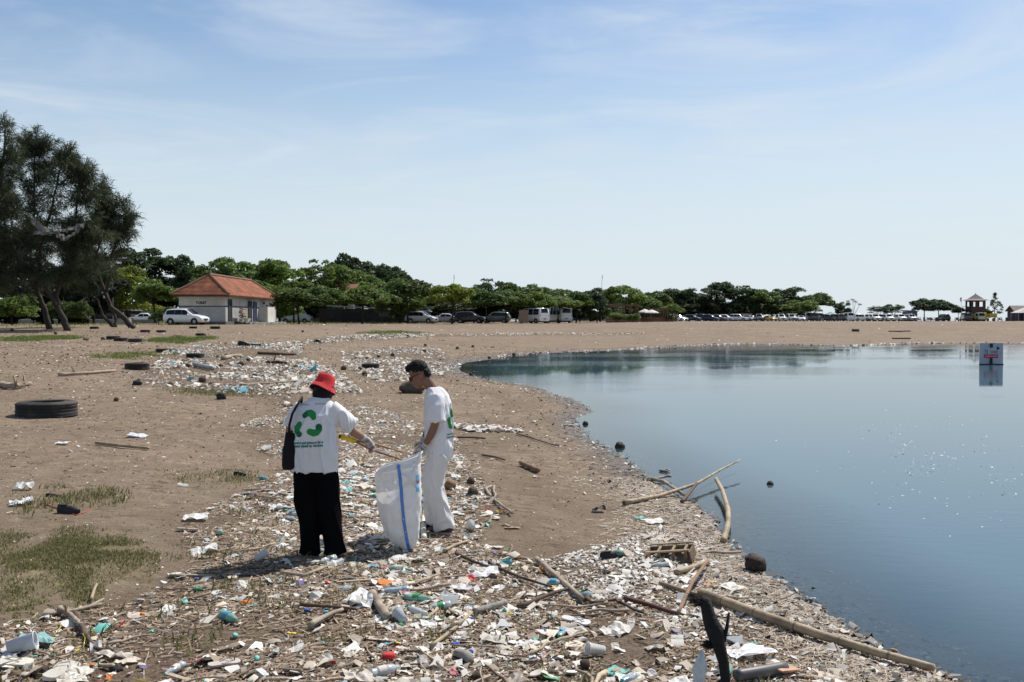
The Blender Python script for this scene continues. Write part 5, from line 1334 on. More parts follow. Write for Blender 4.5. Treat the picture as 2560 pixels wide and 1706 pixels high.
# hair: cap cut short at the back and temples, swept forward on top
hb_ = MB(); hb_.blob(hd(.018, 0, .035), (.100, .080, .100), 16, 11, hrot); hb_.blob(hd(-.022, 0, .098), (.072, .066, .034), 14, 9, hrot); hb_.blob(hd(.075, 0, -.03), (.04, .062, .07), 12, 8, hrot); hb_.blob(hd(-.072, 0, .080), (.026, .052, .022), 10, 7, hrot)
hair = fuse('hair', hb_, .006, M_HAIR, mo, 2, foldf(.013, 60, 22, 3.1))
# trim hair away from the face
bm = bmesh.new(); bm.from_mesh(hair.data)
inv = hrot.transposed()
kill = [v for v in bm.verts if (lambda q: (q.x < -.04 and q.z < .055) or (q.x < .035 and q.z < .01) or q.z < -.085)(inv @ (v.co - HC))]
bmesh.ops.delete(bm, geom=kill, context='VERTS'); bm.to_mesh(hair.data); bm.free()
gs = MB()
for s in (-1, 1): gs.blob(hd(-.098, s * .034, -.012), (.009, .032, .024), 10, 7, hrot)
fr = gs.build('sunglasses', M_GLS, mo, True)
for s in (-1, 1): MB().tube([hd(-.094, s * .062, -.005), hd(-.04, s * .081, -.004), hd(.025, s * .084, -.012)], .0045, 5).build('temple_arm', M_GLS, fr)
MB().tube([hd(-.104, -.01, -.006), hd(-.104, .01, -.006)], .004, 5).build('bridge', M_GLS, fr)
for lg in (LEG_L, LEG_R):
    c_ = V3(lg[2]); s_ = MB().blob(c_ + V3((-.045, 0, -.058)), (.13, .048, .038), 12, 8).build('shoe', M_SHOE, mo, True)
    MB().loft([ell(c_ + V3((-.045, 0, z)), .135, .05, 16) for z in (-.100, -.080)]).build('sole', M_SOLE, s_)
    MB().tube([c_ + V3((-.09, -.047, -.06)), c_ + V3((-.10, 0, -.024)), c_ + V3((-.09, .047, -.06))], .009, 6).build('strap', mat('pale_strap', (.4, .33, .4), .7), s_)
mb_v = tree_of(mshirt)
for stroke, rads in (([(0, .10), (.03, .06), (.03, .0)], [.024, .028, .024]), ([(-.10, .02), (-.12, -.06), (-.08, -.12)], [.024, .028, .024]), ([(.02, -.12), (.09, -.10), (.11, -.03)], [.026, .028, .024])):
    vs_, fs = bean((0, 1.17), stroke, rads)
    project_print('leaf_print', [V3((0, -v.x, v.y)) for v in vs_], fs, mb_v, None, V3((-1, 0, 0)), M_LOGO, mshirt, .0035)
for txt, z in (('conserve and preserve for a', .99), ('cleaner planet we deserve', .96)):
    vs_, fs = text_mesh(txt, .03, .27); project_print('lettering', [V3((0, v.x, v.y + z)) for v in vs_], fs, mb_v, None, V3((-1, 0, 0)), M_TXT, mshirt, .003)

# ---- the sack between them
SP_ = P(1028, 1378)
sk = thing('white_sack', SP_, 'big white plastic sack with blue stripe held open between the two people', 'sack')
K = .00371
def sx_(x, y): return V3(((x - 1028) * K, 0, (1378 - y) * K))
Lp = [(1022, 1378), (1002, 1372), (977, 1354), (960, 1325), (946, 1280), (940, 1240), (937, 1205), (936, 1185), (940, 1172)]
Rp = [(1032, 1378), (1040, 1364), (1048, 1340), (1052, 1300), (1053, 1255), (1053, 1215), (1053, 1180), (1053, 1155), (1055, 1128)]
Tp = [.015, .075, .13, .15, .155, .15, .14, .13, .12]
def dens(seq, m):
    out = []
    for i in range(len(seq) - 1):
        for k in range(m): out.append(np.array(seq[i], float) * (1 - k / m) + np.array(seq[i + 1], float) * (k / m))
    out.append(np.array(seq[-1], float)); return out
LL, RR_, TT = dens(Lp, 5), dens(Rp, 5), dens([(t_,) for t_ in Tp], 5)
rings = []
NS = 64
for i, (a, c_, th) in enumerate(zip(LL, RR_, TT)):
    A_, C_ = sx_(*a), sx_(*c_); mid = (A_ + C_) / 2; hv = (C_ - A_) / 2; ring = []
    for k in range(NS):
        t_ = 2 * math.pi * k / NS; cx, sy = math.cos(t_), math.sin(t_); cx = math.copysign(abs(cx) ** .8, cx); sy = math.copysign(abs(sy) ** .8, sy)
        p_ = mid + hv * cx + V3((0, th[0] * sy, 0))
        v_ = i / len(LL)
        wr = .020 * noise.noise(V3((p_.x * 7, p_.y * 7 + 3, p_.z * 9))) + .007 * noise.noise(V3((p_.x * 20 + p_.z * 12, p_.y * 9, p_.z * 26 - p_.x * 8))) + .010 * (1 - v_) ** 2 * noise.noise(V3((p_.x * 30, p_.y * 12, p_.z * 18)))
        wr += .022 * max(0, 1 - abs(noise.noise(V3((p_.x * 5 + p_.z * 4 + 5, p_.y * 3, p_.z * 6 - p_.x * 3 + 2)))) * 7) - .012 * max(0, 1 - abs(noise.noise(V3((p_.x * 9 - p_.z * 6, p_.y * 3, p_.z * 11 + p_.x * 6)))) * 8)
        p_ = p_ + V3((0, 0, (.012 * math.sin(3 * t_ + 1) + .010 * noise.noise(V3((cx * 2, sy * 2, 1)))) * v_ ** 6))
        ring.append(p_ + V3((0, 1 if sy > 0 else -1, 0)) * wr * 1.1 + V3((wr * .3, 0, 0)))
    rings.append(ring)
M_SACK = mat('white_woven_plastic', (.84, .84, .83), .45, .08, 5, bump=.12, bscale=320, transluc=.2, spec=.45)
sko = MB().loft(rings, False); 
sb = sko.build('bag_wall', M_SACK, sk, True)
inn = [[p_ * .985 + V3((-.0, 0, .008)) for p_ in r_] for r_ in rings[-14:]]
MB().loft(inn[::-1], False).build('inner_wall', M_SACK, sk, True)
MB().tube(rings[-1] + rings[-1][:1], .006, 5, False).build('hem', M_SACK, sk, True)
sbv = BVHTree.FromPolygons([v.co.copy() for v in sb.data.vertices], [tuple(p.vertices) for p in sb.data.polygons])
st_pts = dens([(1000, 1152), (1005, 1190), (1009, 1235), (1014, 1290), (1020, 1335), (1026, 1374)], 6)
vs_ = []
for i, q in enumerate(st_pts):
    w_ = 4.0
    for s in (-1, 0, 1): vs_.append(sx_(q[0] + s * w_, q[1]))
project_print('blue_stripe', vs_, [(i * 3 + j, i * 3 + j + 1, i * 3 + 4 + j, i * 3 + 3 + j) for i in range(len(st_pts) - 1) for j in range(2)], sbv, None, V3((0, 1, 0)), mat('blue_stripe_print', (.10, .24, .62), .5, .1, 8), sk, .009)
for col, (xa, ya, xb, yb) in (((.25, .55, .75), (1043, 1180, 1051, 1222)), ((.6, .15, .2), (1045, 1194, 1051, 1203))):
    vs_ = [sx_(xa, ya), sx_(xb, ya), sx_(xb, yb), sx_(xa, yb)]
    project_print('printed_patch', vs_, [(0, 1, 2, 3)], sbv, None, V3((0, 1, 0)), mat('patch_%d' % int(col[0] * 100), col, .6), sk, .003 + .001 * (col[0] > .5))

# ------------------------------------------------------------------ sign standing in the water
q = on_level(2478, 912, WL); sg = thing('pond_sign', (q[0], q[1], WL), 'grey white sign board on dark post standing in the pond', 'sign', rz=R(4))
sc_ = q[1] / FPX
M_SGN = mat('sign_board', (.34, .36, .41), .6, .12, 3, dark=(.26, .28, .33))  # grey lowered so the board colour carries its backlit shade
W2, H2 = 31 * sc_, 54 * sc_
MB().add([(-W2 * 1.0, 0, -.35), (W2 * 1.0, 0, -.35), (W2 * .98, 0, H2), (-W2 * .95, 0, H2), (-W2, .04, -.35), (W2, .04, -.35), (W2 * .98, .04, H2), (-W2 * .95, .04, H2)], [(0, 1, 2, 3), (5, 4, 7, 6), (3, 2, 6, 7), (4, 0, 3, 7), (1, 5, 6, 2)]).build('board', M_SGN, sg)
MB().box((-.02, -.05, H2 * .89), (W2 * .19, .06, H2 * .2)).build('post', M_BLACK, sg)
MB().box((-.03, -.05, H2 * .02), (W2 * .19, .06, H2 * .58)).build('post', M_BLACK, sg)
MB().box((0, -.012, .02), (W2 * 2.02, .03, .035)).build('bottom_rail', M_BLACK, sg)
MB().lathe([(0, 0), (.075, 0), (.075, .01), (0, .01)], 16, 'Y', (W2 * .55, -.012, H2 * .76)).build('round_emblem', M_BLACK, sg)
MB().box((-W2 * .03, -.008, H2 * .39), (W2 * 1.18, .012, H2 * .17)).build('red_panel', mat('sign_red', (.30, .03, .05), .6), sg)
vs_, fs = text_mesh('13', .2)
MB().add([V3((v.x - W2 * .43, -.01, v.y + H2 * .555)) for v in vs_], fs).build('lettering', M_BLACK, sg)
for rows, x0_, x1_, z_, h_, m in ((1, -.58, -.30, .665, .035, M_BLACK), (2, -.08, .52, .625, .05, mat('sign_green', (.05, .14, .09), .7)), (1, -.55, .48, .39, .07, mat('sign_pink', (.6, .3, .33), .7))):
    for rr_ in range(rows):
        for k in range(9):
            w_ = (x1_ - x0_) / 9
            MB().box(((x0_ + (k + .5) * w_) * W2, -.017, (z_ - rr_ * .075) * H2), (w_ * W2 * random.uniform(.35, .8), .006, h_ * H2 * random.uniform(.6, 1))).build('lettering', m, sg)
# ------------------------------------------------------------------ tyres
def tyre_mesh(R_, w, treads):
    prof = []
    ri = R_ * .58
    for a, h in ((ri, -.36), (ri * 1.08, -.46), (R_ * .80, -.52), (R_ * .95, -.47), (R_, -.36), (R_, -.12), (R_ * .985, -.1), (R_ * .985, -.06), (R_, -.04), (R_, .04), (R_ * .985, .06), (R_ * .985, .1), (R_, .12), (R_, .36), (R_ * .95, .47), (R_ * .80, .52), (ri * 1.08, .46), (ri, .36), (ri * .99, .30), (R_ * .9, .26), (R_ * .92, 0), (R_ * .9, -.26), (ri * .99, -.30), (ri, -.36)):
        prof.append((a, h * w))
    return MB().lathe(prof, 36).mesh('tyre', M_TYRE, True)
def tyre(px, py, wpx, label, tilt=(0, 0), big=False, sunk=.045):
    p = P(px, py); R_ = wpx * p.y / FPX / 2; w = R_ * (.62 if not big else .56)
    p = Vector((p.x * (p.y + R_ * .9) / p.y, p.y + R_ * .9, 0)); p.z = g1(p.x, p.y)
    o = thing('old_tyre', p + Vector((0, 0, w * .52 - sunk)), label, 'tyre', 'old tyres lying on the sand')
    o.rotation_euler = (R(tilt[0]), R(tilt[1]), random.uniform(0, 6))
    link('casing', tyre_mesh(R_, w, 0), o)
    mb = MB()
    for s in (-1, 1): mb.lathe([(R_ * .97, s * w * .30), (R_ * 1.01, s * w * .33), (R_ * 1.01, s * w * .40), (R_ * .97, s * w * .43)], 36)
    mb.build('tread_rib', M_TYRE, o, True)
    MB().lathe([(R_ * .60, w * .47), (R_ * .62, w * .50), (R_ * .66, w * .50), (R_ * .67, w * .47)], 36).build('bead', M_TYRE, o, True)
for row in ((117, 1046, 147, 'biggest tyre, truck tyre lying flat on bare sand', (0, 0), True), (343, 926, 60, 'large tyre standing alone between grass patch and driftwood pole'), (409, 883, 38, 'tyre at the corner of the white rubbish drift'),
    (488, 896, 44, 'grey tyre lying in the middle of the white rubbish drift'), (283, 849, 33, 'tyre half hidden behind another in the row of three'), (302, 854, 33, 'middle tyre of the row of three touching its neighbour'), (338, 856, 34, 'last tyre of the row of three, standing apart'),
    (363, 831, 24, 'small tyre straight in front of the white minivan rear'), (403, 832, 23, 'small tyre in front of the white minivan door'), (502, 840, 25, 'tyre beside the bright grass strip'), (483, 822, 20, 'small distant tyre in front of the minivan nose'), (538, 823, 25, 'distant tyre in front of the TOILET wall'),
    (610, 866, 31, 'open tyre tilted towards the viewer at the far rim of the rubbish', (22, 0)), (640, 867, 26, 'tyre touching the tilted one at the far rim of the rubbish'), (926, 922, 44, 'worn grey tyre on dark gravel between the two heads'), (793, 858, 20, 'small tilted tyre on the far strand line', (25, 10)), (236, 823, 22, 'tyre lying below the casuarina trunks')):
    tyre(*row)

# ------------------------------------------------------------------ coconuts and stones
M_COCO = mat('dry_coconut_husk', (.12, .085, .06), .95, .4, 12, bump=.7, bscale=30, dark=(.05, .035, .025))
M_COCOD = mat('wet_coconut_husk', (.03, .022, .016), .7, .4, 12, bump=.6, bscale=30, dark=(.10, .06, .035))
M_STONE = mat('grey_stone', (.26, .24, .21), .9, .25, 8, bump=.4, bscale=24)
M_DSTONE = mat('dark_stone', (.035, .032, .03), .9, .3, 8, bump=.5, bscale=20)
COCO = [MB().blob((0, 0, 0), (1, .92, .88), 12, 9, rough=.25, seed=i).mesh('coconut', M_COCO, True) for i in range(3)]
def coconut(px, py, wpx, label, m=None, water=False, squash=1.0):
    p = P(px, py); r_ = max(wpx * p.y / FPX / 2, .05)
    p = p + Vector((0, r_, r_ * (.72 if not water else .15) * squash)); 
    o = thing('coconut', p, label, 'coconut', 'coconuts on the shore'); o.rotation_euler = (random.uniform(-.4, .4), random.uniform(-.4, .4), random.uniform(0, 6))
    b0 = link('husk', COCO[random.randrange(3)], o, scale=(r_, r_, r_ * squash))
    if m: b0.data = b0.data.copy(); b0.data.materials.clear(); b0.data.materials.append(m)
    MB().blob((0, 0, 0), (.28, .28, .12), 8, 5, rough=.4).build('stem_scar', M_COCOD, o, True); o.children[-1].location = (r_ * .86, 0, r_ * .3 * squash); o.children[-1].rotation_euler = (0, 1.2, 0); o.children[-1].scale = (r_,) * 3
for row in ((858, 926, 15, 'coconut left of the worn grey tyre'), (899, 925, 10, 'small coconut touching the line left of the worn grey tyre'), (911, 941, 15, 'coconut in front of the worn grey tyre'), (981, 891, 11, 'coconut at the end of the dark gravel, highest'), (916, 899, 9, 'coconut behind the worn grey tyre, left of two'), (946, 895, 10, 'coconut behind the worn grey tyre, right of two'),
    (1061, 881, 9, 'coconut straight above the black haired head'), (1063, 866, 8, 'coconut far above the black haired head'), (1143, 874, 9, 'coconut on far sand, left of the pond tip, first of two'), (1182, 869, 8, 'coconut on far sand, left of the pond tip, second of two'),
    (1223, 898, 9, 'dark coconut at the far rim of the narrow pond end', M_COCOD), (1285, 890, 10, 'dark coconut right of another at the far rim of the pond end', M_COCOD), (1183, 933, 9, 'dark coconut floating in the green pond tip', M_COCOD, True), (1177, 940, 10, 'dark coconut on the gravel below the green pond tip', M_COCOD),
    (1464, 1062, 16, 'dark coconut floating beside the sand point', M_COCOD, True), (1551, 1120, 27, 'dark coconut floating farther from shore', M_COCOD, True), (1895, 1437, 58, 'big brown husk lying in the water at the shore', M_COCOD, False), (1125, 1228, 32, 'large tan coconut behind the white trousers', mat('tan_husk', (.24, .14, .07), .9, .3, 10, bump=.4)),
    (1177, 1213, 22, 'dark coconut half upper of the pair behind the trousers'), (1181, 1243, 29, 'grey brown coconut, lower of the pair behind the trousers'), (1120, 1244, 24, 'split coconut piece below the tan coconut', mat('tan_husk', (.24, .14, .07), .9), False, .55),
    (550, 921, 14, 'coconut in the middle of the drift, right of the grey tyre'), (619, 904, 11, 'coconut near the far end of the drift'), (424, 967, 15, 'round coconut at the near rim of the drift'), (503, 958, 20, 'big coconut on the near side of the drift'), (635, 944, 13, 'coconut left of the red hat in the drift'), (600, 917, 17, 'pale coconut behind the drift driftwood'),
    (468, 919, 13, 'coconut below the grey tyre in the drift'), (288, 1004, 13, 'coconut alone on sand right of the biggest tyre'), (1020, 843, 7, 'coconut far behind the black haired head'), (756, 831, 7, 'coconut on far bare sand before the dark tree'), (137, 836, 9, 'coconut below the casuarinas'), (28, 828, 9, 'coconut beside the bright shrub shadow'),
    (255, 851, 11, 'coconut pair member left of the row of three tyres'), (212, 851, 15, 'flat dark husk left of the row of three tyres', None, False, .5), (448, 848, 8, 'coconut between tyre and bright grass strip'), (1928, 1213 + 0, 3, 'tiny dark coconut far out on the pond', M_COCOD, True)):
    coconut(*row)
def stone(px, py, wpx, hpx, label, m, seed, deep=1.0):
    p = P(px, py); s = p.y / FPX; w, h = wpx * s / 2, hpx * s / 2
    o = MB().blob((0, 0, 0), (w, w * .75 * deep, h), 16, 11, rough=.55, seed=seed).build('stone', m, None, True, p + Vector((0, w * .5, h * .55)))
    tag(o, label, 'stone')
stone(1026, 984, 60, 36, 'dark boulder behind the bowed head', mat('brown_boulder', (.10, .08, .065), .9, .3, 8, bump=.5, bscale=16), 3); stone(341, 964, 24, 18, 'dark rock at the near corner of the drift', M_DSTONE, 5); stone(551, 999, 24, 22, 'black rock in front of the drift', M_DSTONE, 7)
stone(1663, 1180, 24, 10, 'flat brown stone floating near the bamboo', M_STONE, 2); stone(285, 1680, 34, 20, 'dark stone among dry twigs near the flip-flop sole', M_DSTONE, 9); stone(1153, 1688, 22, 14, 'small dark stone below the curved grey stone', M_DSTONE, 12)
# curved grey stone
p = P(1158, 1655); o = MB().tube([p + Vector((-.055, .09, .03)), p + Vector((-.03, .04, .045)), p + Vector((.02, 0, .04)), p + Vector((.05, -.08, .03))], [.018, .036, .042, .026], 10, True, .8).build('stone', M_STONE, None, True)
tag(o, 'curved kidney shaped grey stone on bare soil in the foreground', 'stone')

# ------------------------------------------------------------------ poles, branches and planks laid where the photo shows them
M_NODE = mat('bamboo_node', (.20, .145, .09), .7, .3, 12)
def stick_px(name, pts, wpx, label, m, cat, lift=.02, taper=.8, jit=.0, n=8, nodes=False, knots=0):
    W_ = [P(x, y) + Vector((0, 0, z if z else 0)) for x, y, z in [(q + (0,))[:3] if len(q) == 2 else q for q in pts]]
    r0 = wpx * W_[0].y / FPX / 2
    fine = []
    for i in range(len(W_) - 1):
        for k in range(5): fine.append(W_[i].lerp(W_[i + 1], k / 5))
    fine.append(W_[-1])
    fine = [f + Vector((random.gauss(0, jit), random.gauss(0, jit), r0 * .7 + lift)) for f in fine]
    rad = [r0 * (1 - (1 - taper) * i / (len(fine) - 1)) * (1 + random.uniform(-.08, .08) * (jit > 0)) for i in range(len(fine))]
    o = thing(name, fine[0], label, cat)
    base = fine[0]
    MB().tube([f - base for f in fine], rad, n).build('shaft', m, o, True)
    if nodes:
        tot = sum((fine[i + 1] - fine[i]).length for i in range(len(fine) - 1)); k = .28; acc = 0
        for i in range(len(fine) - 1):
            seg = (fine[i + 1] - fine[i]).length
            while k <= acc + seg:
                f = (k - acc) / seg; c_ = fine[i].lerp(fine[i + 1], f) - base; d = (fine[i + 1] - fine[i]).normalized()
                MB().tube([c_ - d * .008, c_, c_ + d * .008], [rad[i] * 1.0, rad[i] * 1.07, rad[i] * 1.0], n).build('node', M_NODE, o, True)
                k += .36
            acc += seg
        d = (fine[0] - fine[1]).normalized(); MB().tube([d * .002, d * .003], [rad[0] * .7, rad[0] * .7], n).build('hollow', M_DARKWOOD, o)
    for _ in range(knots):
        i = random.randrange(2, len(fine) - 1); d = Vector((random.gauss(0, 1), random.gauss(0, 1), abs(random.gauss(0, .6)))).normalized()
        MB().tube([fine[i] - base, fine[i] - base + d * r0 * 4], [r0 * .5, r0 * .2], 5).build('twig', m, o)
    return o
S = stick_px
S('bamboo_pole', [(1752, 1500), (1900, 1556), (2050, 1608), (2200, 1655), (2335, 1692)], 25, 'long thick bamboo pole running down to the water in the foreground', M_BAMBOO, 'bamboo', .03, .62, nodes=True, n=12)
S('wooden_lath', [(1650, 1467), (1700, 1484), (1762, 1502)], 11, 'thin brown lath at the upper end of the long bamboo pole', M_BAMBOO, 'lath', .02, 1)
S('wooden_stick', [(1695, 1545, .0), (1730, 1490, .08), (1770, 1425, .06)], 12, 'brown stick propped up crossing the upper end of the long bamboo pole', mat('brown_stick_wood', (.22, .14, .085), .85, .3, 9), 'stick', .02, .8)
S('bamboo_pole', [(1560, 1266), (1650, 1248), (1742, 1228, .06), (1800, 1200, .1), (1850, 1180, .14)], 13, 'bamboo pole reaching out over the water from the shore', M_BAMBOO, 'bamboo', .02, .35, nodes=True)
S('wooden_stick', [(1622, 1203), (1660, 1216, .03), (1712, 1250, .02)], 9, 'thin stick slanting under the bamboo pole at the shore', M_WOOD, 'stick', .02, .8); S('wooden_stick', [(1704, 1259), (1725, 1244, .05), (1742, 1230, .1)], 10, 'dark forked stick propping the bamboo pole at the shore', M_DARKWOOD, 'stick', .0, .8)
S('wooden_stick', [(1618, 1206), (1668, 1200, .03), (1678, 1201, .03)], 7, 'pale stick pointing at the water above the bamboo pole', M_WOOD, 'stick', .01, .8)
S('curved_branch', [(1790, 1221, .10), (1806, 1248, .08), (1820, 1290, .05), (1821, 1320, .04), (1816, 1340, .03), (1808, 1360, .0)], 10, 'pale curved hollow branch standing out of the water', M_BAMBOO, 'branch', .01, 1.25)
S('driftwood_plank', [(1342, 1410), (1400, 1462), (1455, 1512)], 14, 'grey driftwood plank lying diagonally beside bare sand', M_WOOD, 'plank', .03, .85, .004, 6)
S('driftwood_branch', [(1440, 1490), (1480, 1520), (1540, 1512), (1600, 1545)], 11, 'dark driftwood branch behind the green bag at the rubbish edge', M_DARKWOOD, 'branch', .03, .6, .008, 7, knots=2)
S('driftwood_branch', [(1300, 1530), (1370, 1500), (1440, 1480), (1475, 1470)], 12, 'bent dark branch left of the grey plank end', M_DARKWOOD, 'branch', .03, .4, .008, 7, knots=2)
S('driftwood_plank', [(1560, 1505), (1620, 1522), (1690, 1545)], 13, 'dark red brown plank ending at the propped stick', mat('red_brown_plank', (.10, .045, .035), .8, .3, 8), 'plank', .02, .9, .0, 4)
S('driftwood_log', [(930, 1498), (950, 1530), (968, 1558)], 21, 'short pale log with dark cut end in the foreground rubbish', M_WOOD, 'log', .02, 1.05, .003, 10)
S('driftwood_log', [(1185, 1545), (1225, 1533), (1266, 1520)], 17, 'short grey weathered log right of the foreground twigs', mat('grey_log', (.24, .22, .20), .9, .3, 8, bump=.5), 'log', .03, .8, .004, 8)
S('driftwood_stick', [(1078, 1630), (1130, 1590), (1180, 1545)], 11, 'long tan stick pointing at the grey weathered log', M_BAMBOO, 'stick', .03, .8, .003)
S('driftwood_plank', [(775, 1580), (815, 1556), (856, 1540)], 18, 'pale split plank in the left centre of the foreground', M_WOOD, 'plank', .03, .6, .002, 4)
S('driftwood_stick', [(750, 1525), (820, 1530), (890, 1536)], 10, 'dark straight stick behind the pale split plank', M_DARKWOOD, 'stick', .03, .8, .002)
S('driftwood_branch', [(190, 1545), (215, 1600), (240, 1635), (285, 1640)], 14, 'dark curved branch behind the yellow straw near the flip-flop sole', M_DARKWOOD, 'branch', .02, .5, .004, 7)
S('driftwood_branch', [(150, 1535), (180, 1560), (205, 1580)], 15, 'broken grey brown branch at the grass edge', M_WOOD, 'branch', .03, .7, .005, 7, knots=1)
S('driftwood_stick', [(108, 1548), (190, 1535), (255, 1520)], 10, 'pale stick lying across the grass edge', M_WOOD, 'stick', .02, .8, .003); S('driftwood_stick', [(228, 1508), (235, 1485), (242, 1470)], 9, 'upright tan stick poking from the dry grass', M_BAMBOO, 'stick', .02, .7)
S('driftwood_pole', [(145, 942), (215, 938), (288, 932)], 9, 'driftwood pole lying on sand left of the large lone tyre', M_WOOD, 'pole', .03, .8, .02, 7, knots=3); S('bamboo_pole', [(240, 1113), (300, 1120), (372, 1127)], 8, 'short bamboo stick on bare sand left of the tote bag', M_BAMBOO, 'bamboo', .02, .8, nodes=True)
S('driftwood_log', [(0, 968), (30, 975), (80, 968)], 16, 'knotty driftwood log at the picture edge behind the biggest tyre', M_WOOD, 'log', .03, .7, .05, 7, knots=4)
S('driftwood_log', [(645, 887), (700, 889), (740, 890)], 8, 'brown log across the far side of the drift', M_DARKWOOD, 'log', .03, .8, .02); S('pipe', [(485, 917), (510, 924), (532, 929)], 11, 'grey pipe lying in the middle of the drift', mat('grey_pvc', (.28, .28, .28), .5), 'pipe', .05, 1)
S('driftwood_log', [(558, 902), (580, 897), (602, 896)], 11, 'short grey log behind the pipe in the drift', M_WOOD, 'log', .05, .9, .02); S('driftwood_log', [(668, 912), (690, 910), (714, 914)], 9, 'dark log right of the drift, left of the red hat', M_DARKWOOD, 'log', .05, .8, .02, knots=2)
S('driftwood_stick', [(600, 968), (680, 963), (760, 957)], 5, 'long thin grey stick along the near side of the drift', M_WOOD, 'stick', .05, .8, .01); S('driftwood_stick', [(840, 1158 + 0), (893, 1136)], 6, 'white stick behind the sack', M_WOOD, 'stick', .02)
S('driftwood_log', [(1303, 1165), (1325, 1175), (1345, 1184)], 13, 'short brown log with dark end on sand right of the white trousers', mat('brown_stick_wood', (.22, .14, .085), .85), 'log', .02, 1, .003)
S('driftwood_stick', [(1290, 1087), (1340, 1103), (1395, 1120)], 4, 'thin dark curved stick on the sand slope by the pond', M_DARKWOOD, 'stick', .02, .6, .01); S('driftwood_stick', [(1143, 1098), (1180, 1098), (1213, 1101)], 5, 'dark stick just right of the white shirt hem', M_DARKWOOD, 'stick', .02, .8)
S('driftwood_stick', [(1205, 1142), (1240, 1148), (1262, 1155)], 5, 'dark stick left of the brown log', M_DARKWOOD, 'stick', .02, .8); S('driftwood_branch', [(1225, 1250), (1215, 1230), (1232, 1222), (1240, 1262), (1280, 1292)], 8, 'pale crooked root right of the coconut pair', M_WOOD, 'root', .03, .7, .01, 7)
S('pipe', [(1060, 1300), (1058, 1330), (1060, 1355)], 14, 'short white pipe beside the sack bottom', mat('cream_pvc', (.6, .55, .45), .5), 'pipe', .01, 1); S('wooden_stick', [(1690, 1442), (1730, 1430), (1775, 1413)], 15, 'pale round stick in front of the crate near shore', M_BAMBOO, 'stick', .02, .9)
S('driftwood_stick', [(860, 1408), (760, 1448), (700, 1440)], 9, 'grey stick lying in the shadow', M_WOOD, 'stick', .02, .7, .004); S('driftwood_stick', [(1140, 1395), (1190, 1418), (1240, 1435)], 10, 'dark stick right of the sack on foreground rubbish', M_DARKWOOD, 'stick', .03, .6, .004)
S('driftwood_stick', [(1110, 1385), (1140, 1370), (1172, 1360)], 9, 'tan split stick on the soil right of the sack', M_BAMBOO, 'stick', .02, .8, .002); S('driftwood_stick', [(1230, 1425), (1300, 1455), (1380, 1480)], 9, 'long brown stick behind the grey diagonal plank', M_DARKWOOD, 'stick', .03, .6, .004)
S('driftwood_log', [(2230, 848), (2250, 848), (2277, 848)], 3.4, 'thin pole lying on the far bank, middle', M_DARKWOOD, 'pole', .02, 1); S('driftwood_log', [(2130, 829), (2140, 829), (2148, 829)], 7, 'short dark log on the far bank', M_DARKWOOD, 'log', .02, 1); S('driftwood_log', [(2221, 830), (2250, 830), (2276, 829)], 3, 'long thin beam on the far bank', M_DARKWOOD, 'beam', .02, 1)
# wooden lattice crate half buried at the shore
p = P(1675, 1405); s_ = p.y / FPX
cr = thing('wooden_crate', p, 'tan slatted wooden crate lying on its side near the shore', 'crate', rz=R(-22))
cr.rotation_euler = (R(14), R(-9), R(-26)); cr.location.z -= .02
M_CR = mat('tan_crate_wood', (.17, .12, .075), .85, .25, 9, bump=.3)
w_, d_, h_ = 112 * s_, .34, .11
MB().box((0, d_ / 2, h_ / 2), (w_, .015, h_)).build('back_panel', M_CR, cr); MB().box((0, d_ / 4, .012), (w_, d_ / 2, .015)).build('bottom_panel', M_CR, cr)
for x in (-w_ / 2, w_ / 2): MB().box((x, d_ / 4, h_ / 2), (.015, d_ / 2, h_)).build('end_panel', M_CR, cr)
for x in (-.10, .04, .16): MB().box((x, .02, h_ * .55), (.03, .012, h_ * 1.1)).build('divider', M_CR, cr); MB().box((x, d_ / 4, h_ + .008), (.022, d_ / 2 + .08, .012)).build('slat', M_BAMBOO, cr)
for y in (.0, d_ / 2): MB().box((0, y, h_ + .02), (w_ * 1.02, .02, .014)).build('rail', M_BAMBOO, cr)
# upright charred bamboo root with fuzzy node rings, close to the camera
p = P(1795, 1722)
st_ = thing('charred_stump', p, 'black charred bamboo stump standing upright with fuzzy root rings', 'stump')
K2 = p.y / FPX
def sp_(x, y): return Vector(((x - 1795) * K2, (y - 1722) * -.0006, (1722 - y) * K2))
M_CHAR = mat('charred_fibre', (.012, .011, .011), .9, .4, 20, bump=.6, bscale=60)
MB().tube([sp_(1800, 1740), sp_(1815, 1700), sp_(1812, 1660), sp_(1802, 1620), sp_(1795, 1590), sp_(1782, 1560), sp_(1776, 1535), sp_(1772, 1515), sp_(1762, 1508)], [13 * K2, 13 * K2, 14 * K2, 17 * K2, 23 * K2, 19 * K2, 16 * K2, 15 * K2, 7 * K2], 12).build('stalk', M_CHAR, st_, True)
MB().tube([sp_(1812, 1612), sp_(1824, 1580), sp_(1832, 1542)], [8 * K2, 5 * K2, 3 * K2], 7).build('side_shoot', M_CHAR, st_, True)
for x, y in ((1793, 1562), (1806, 1668), (1800, 1632)): MB().tube([sp_(x - 16, y + 4), sp_(x, y), sp_(x + 12, y - 1)], [2 * K2] * 3, 5).build('node_ring', M_CONC, st_, True)
fz = MB(); rr_ = random.Random(4)
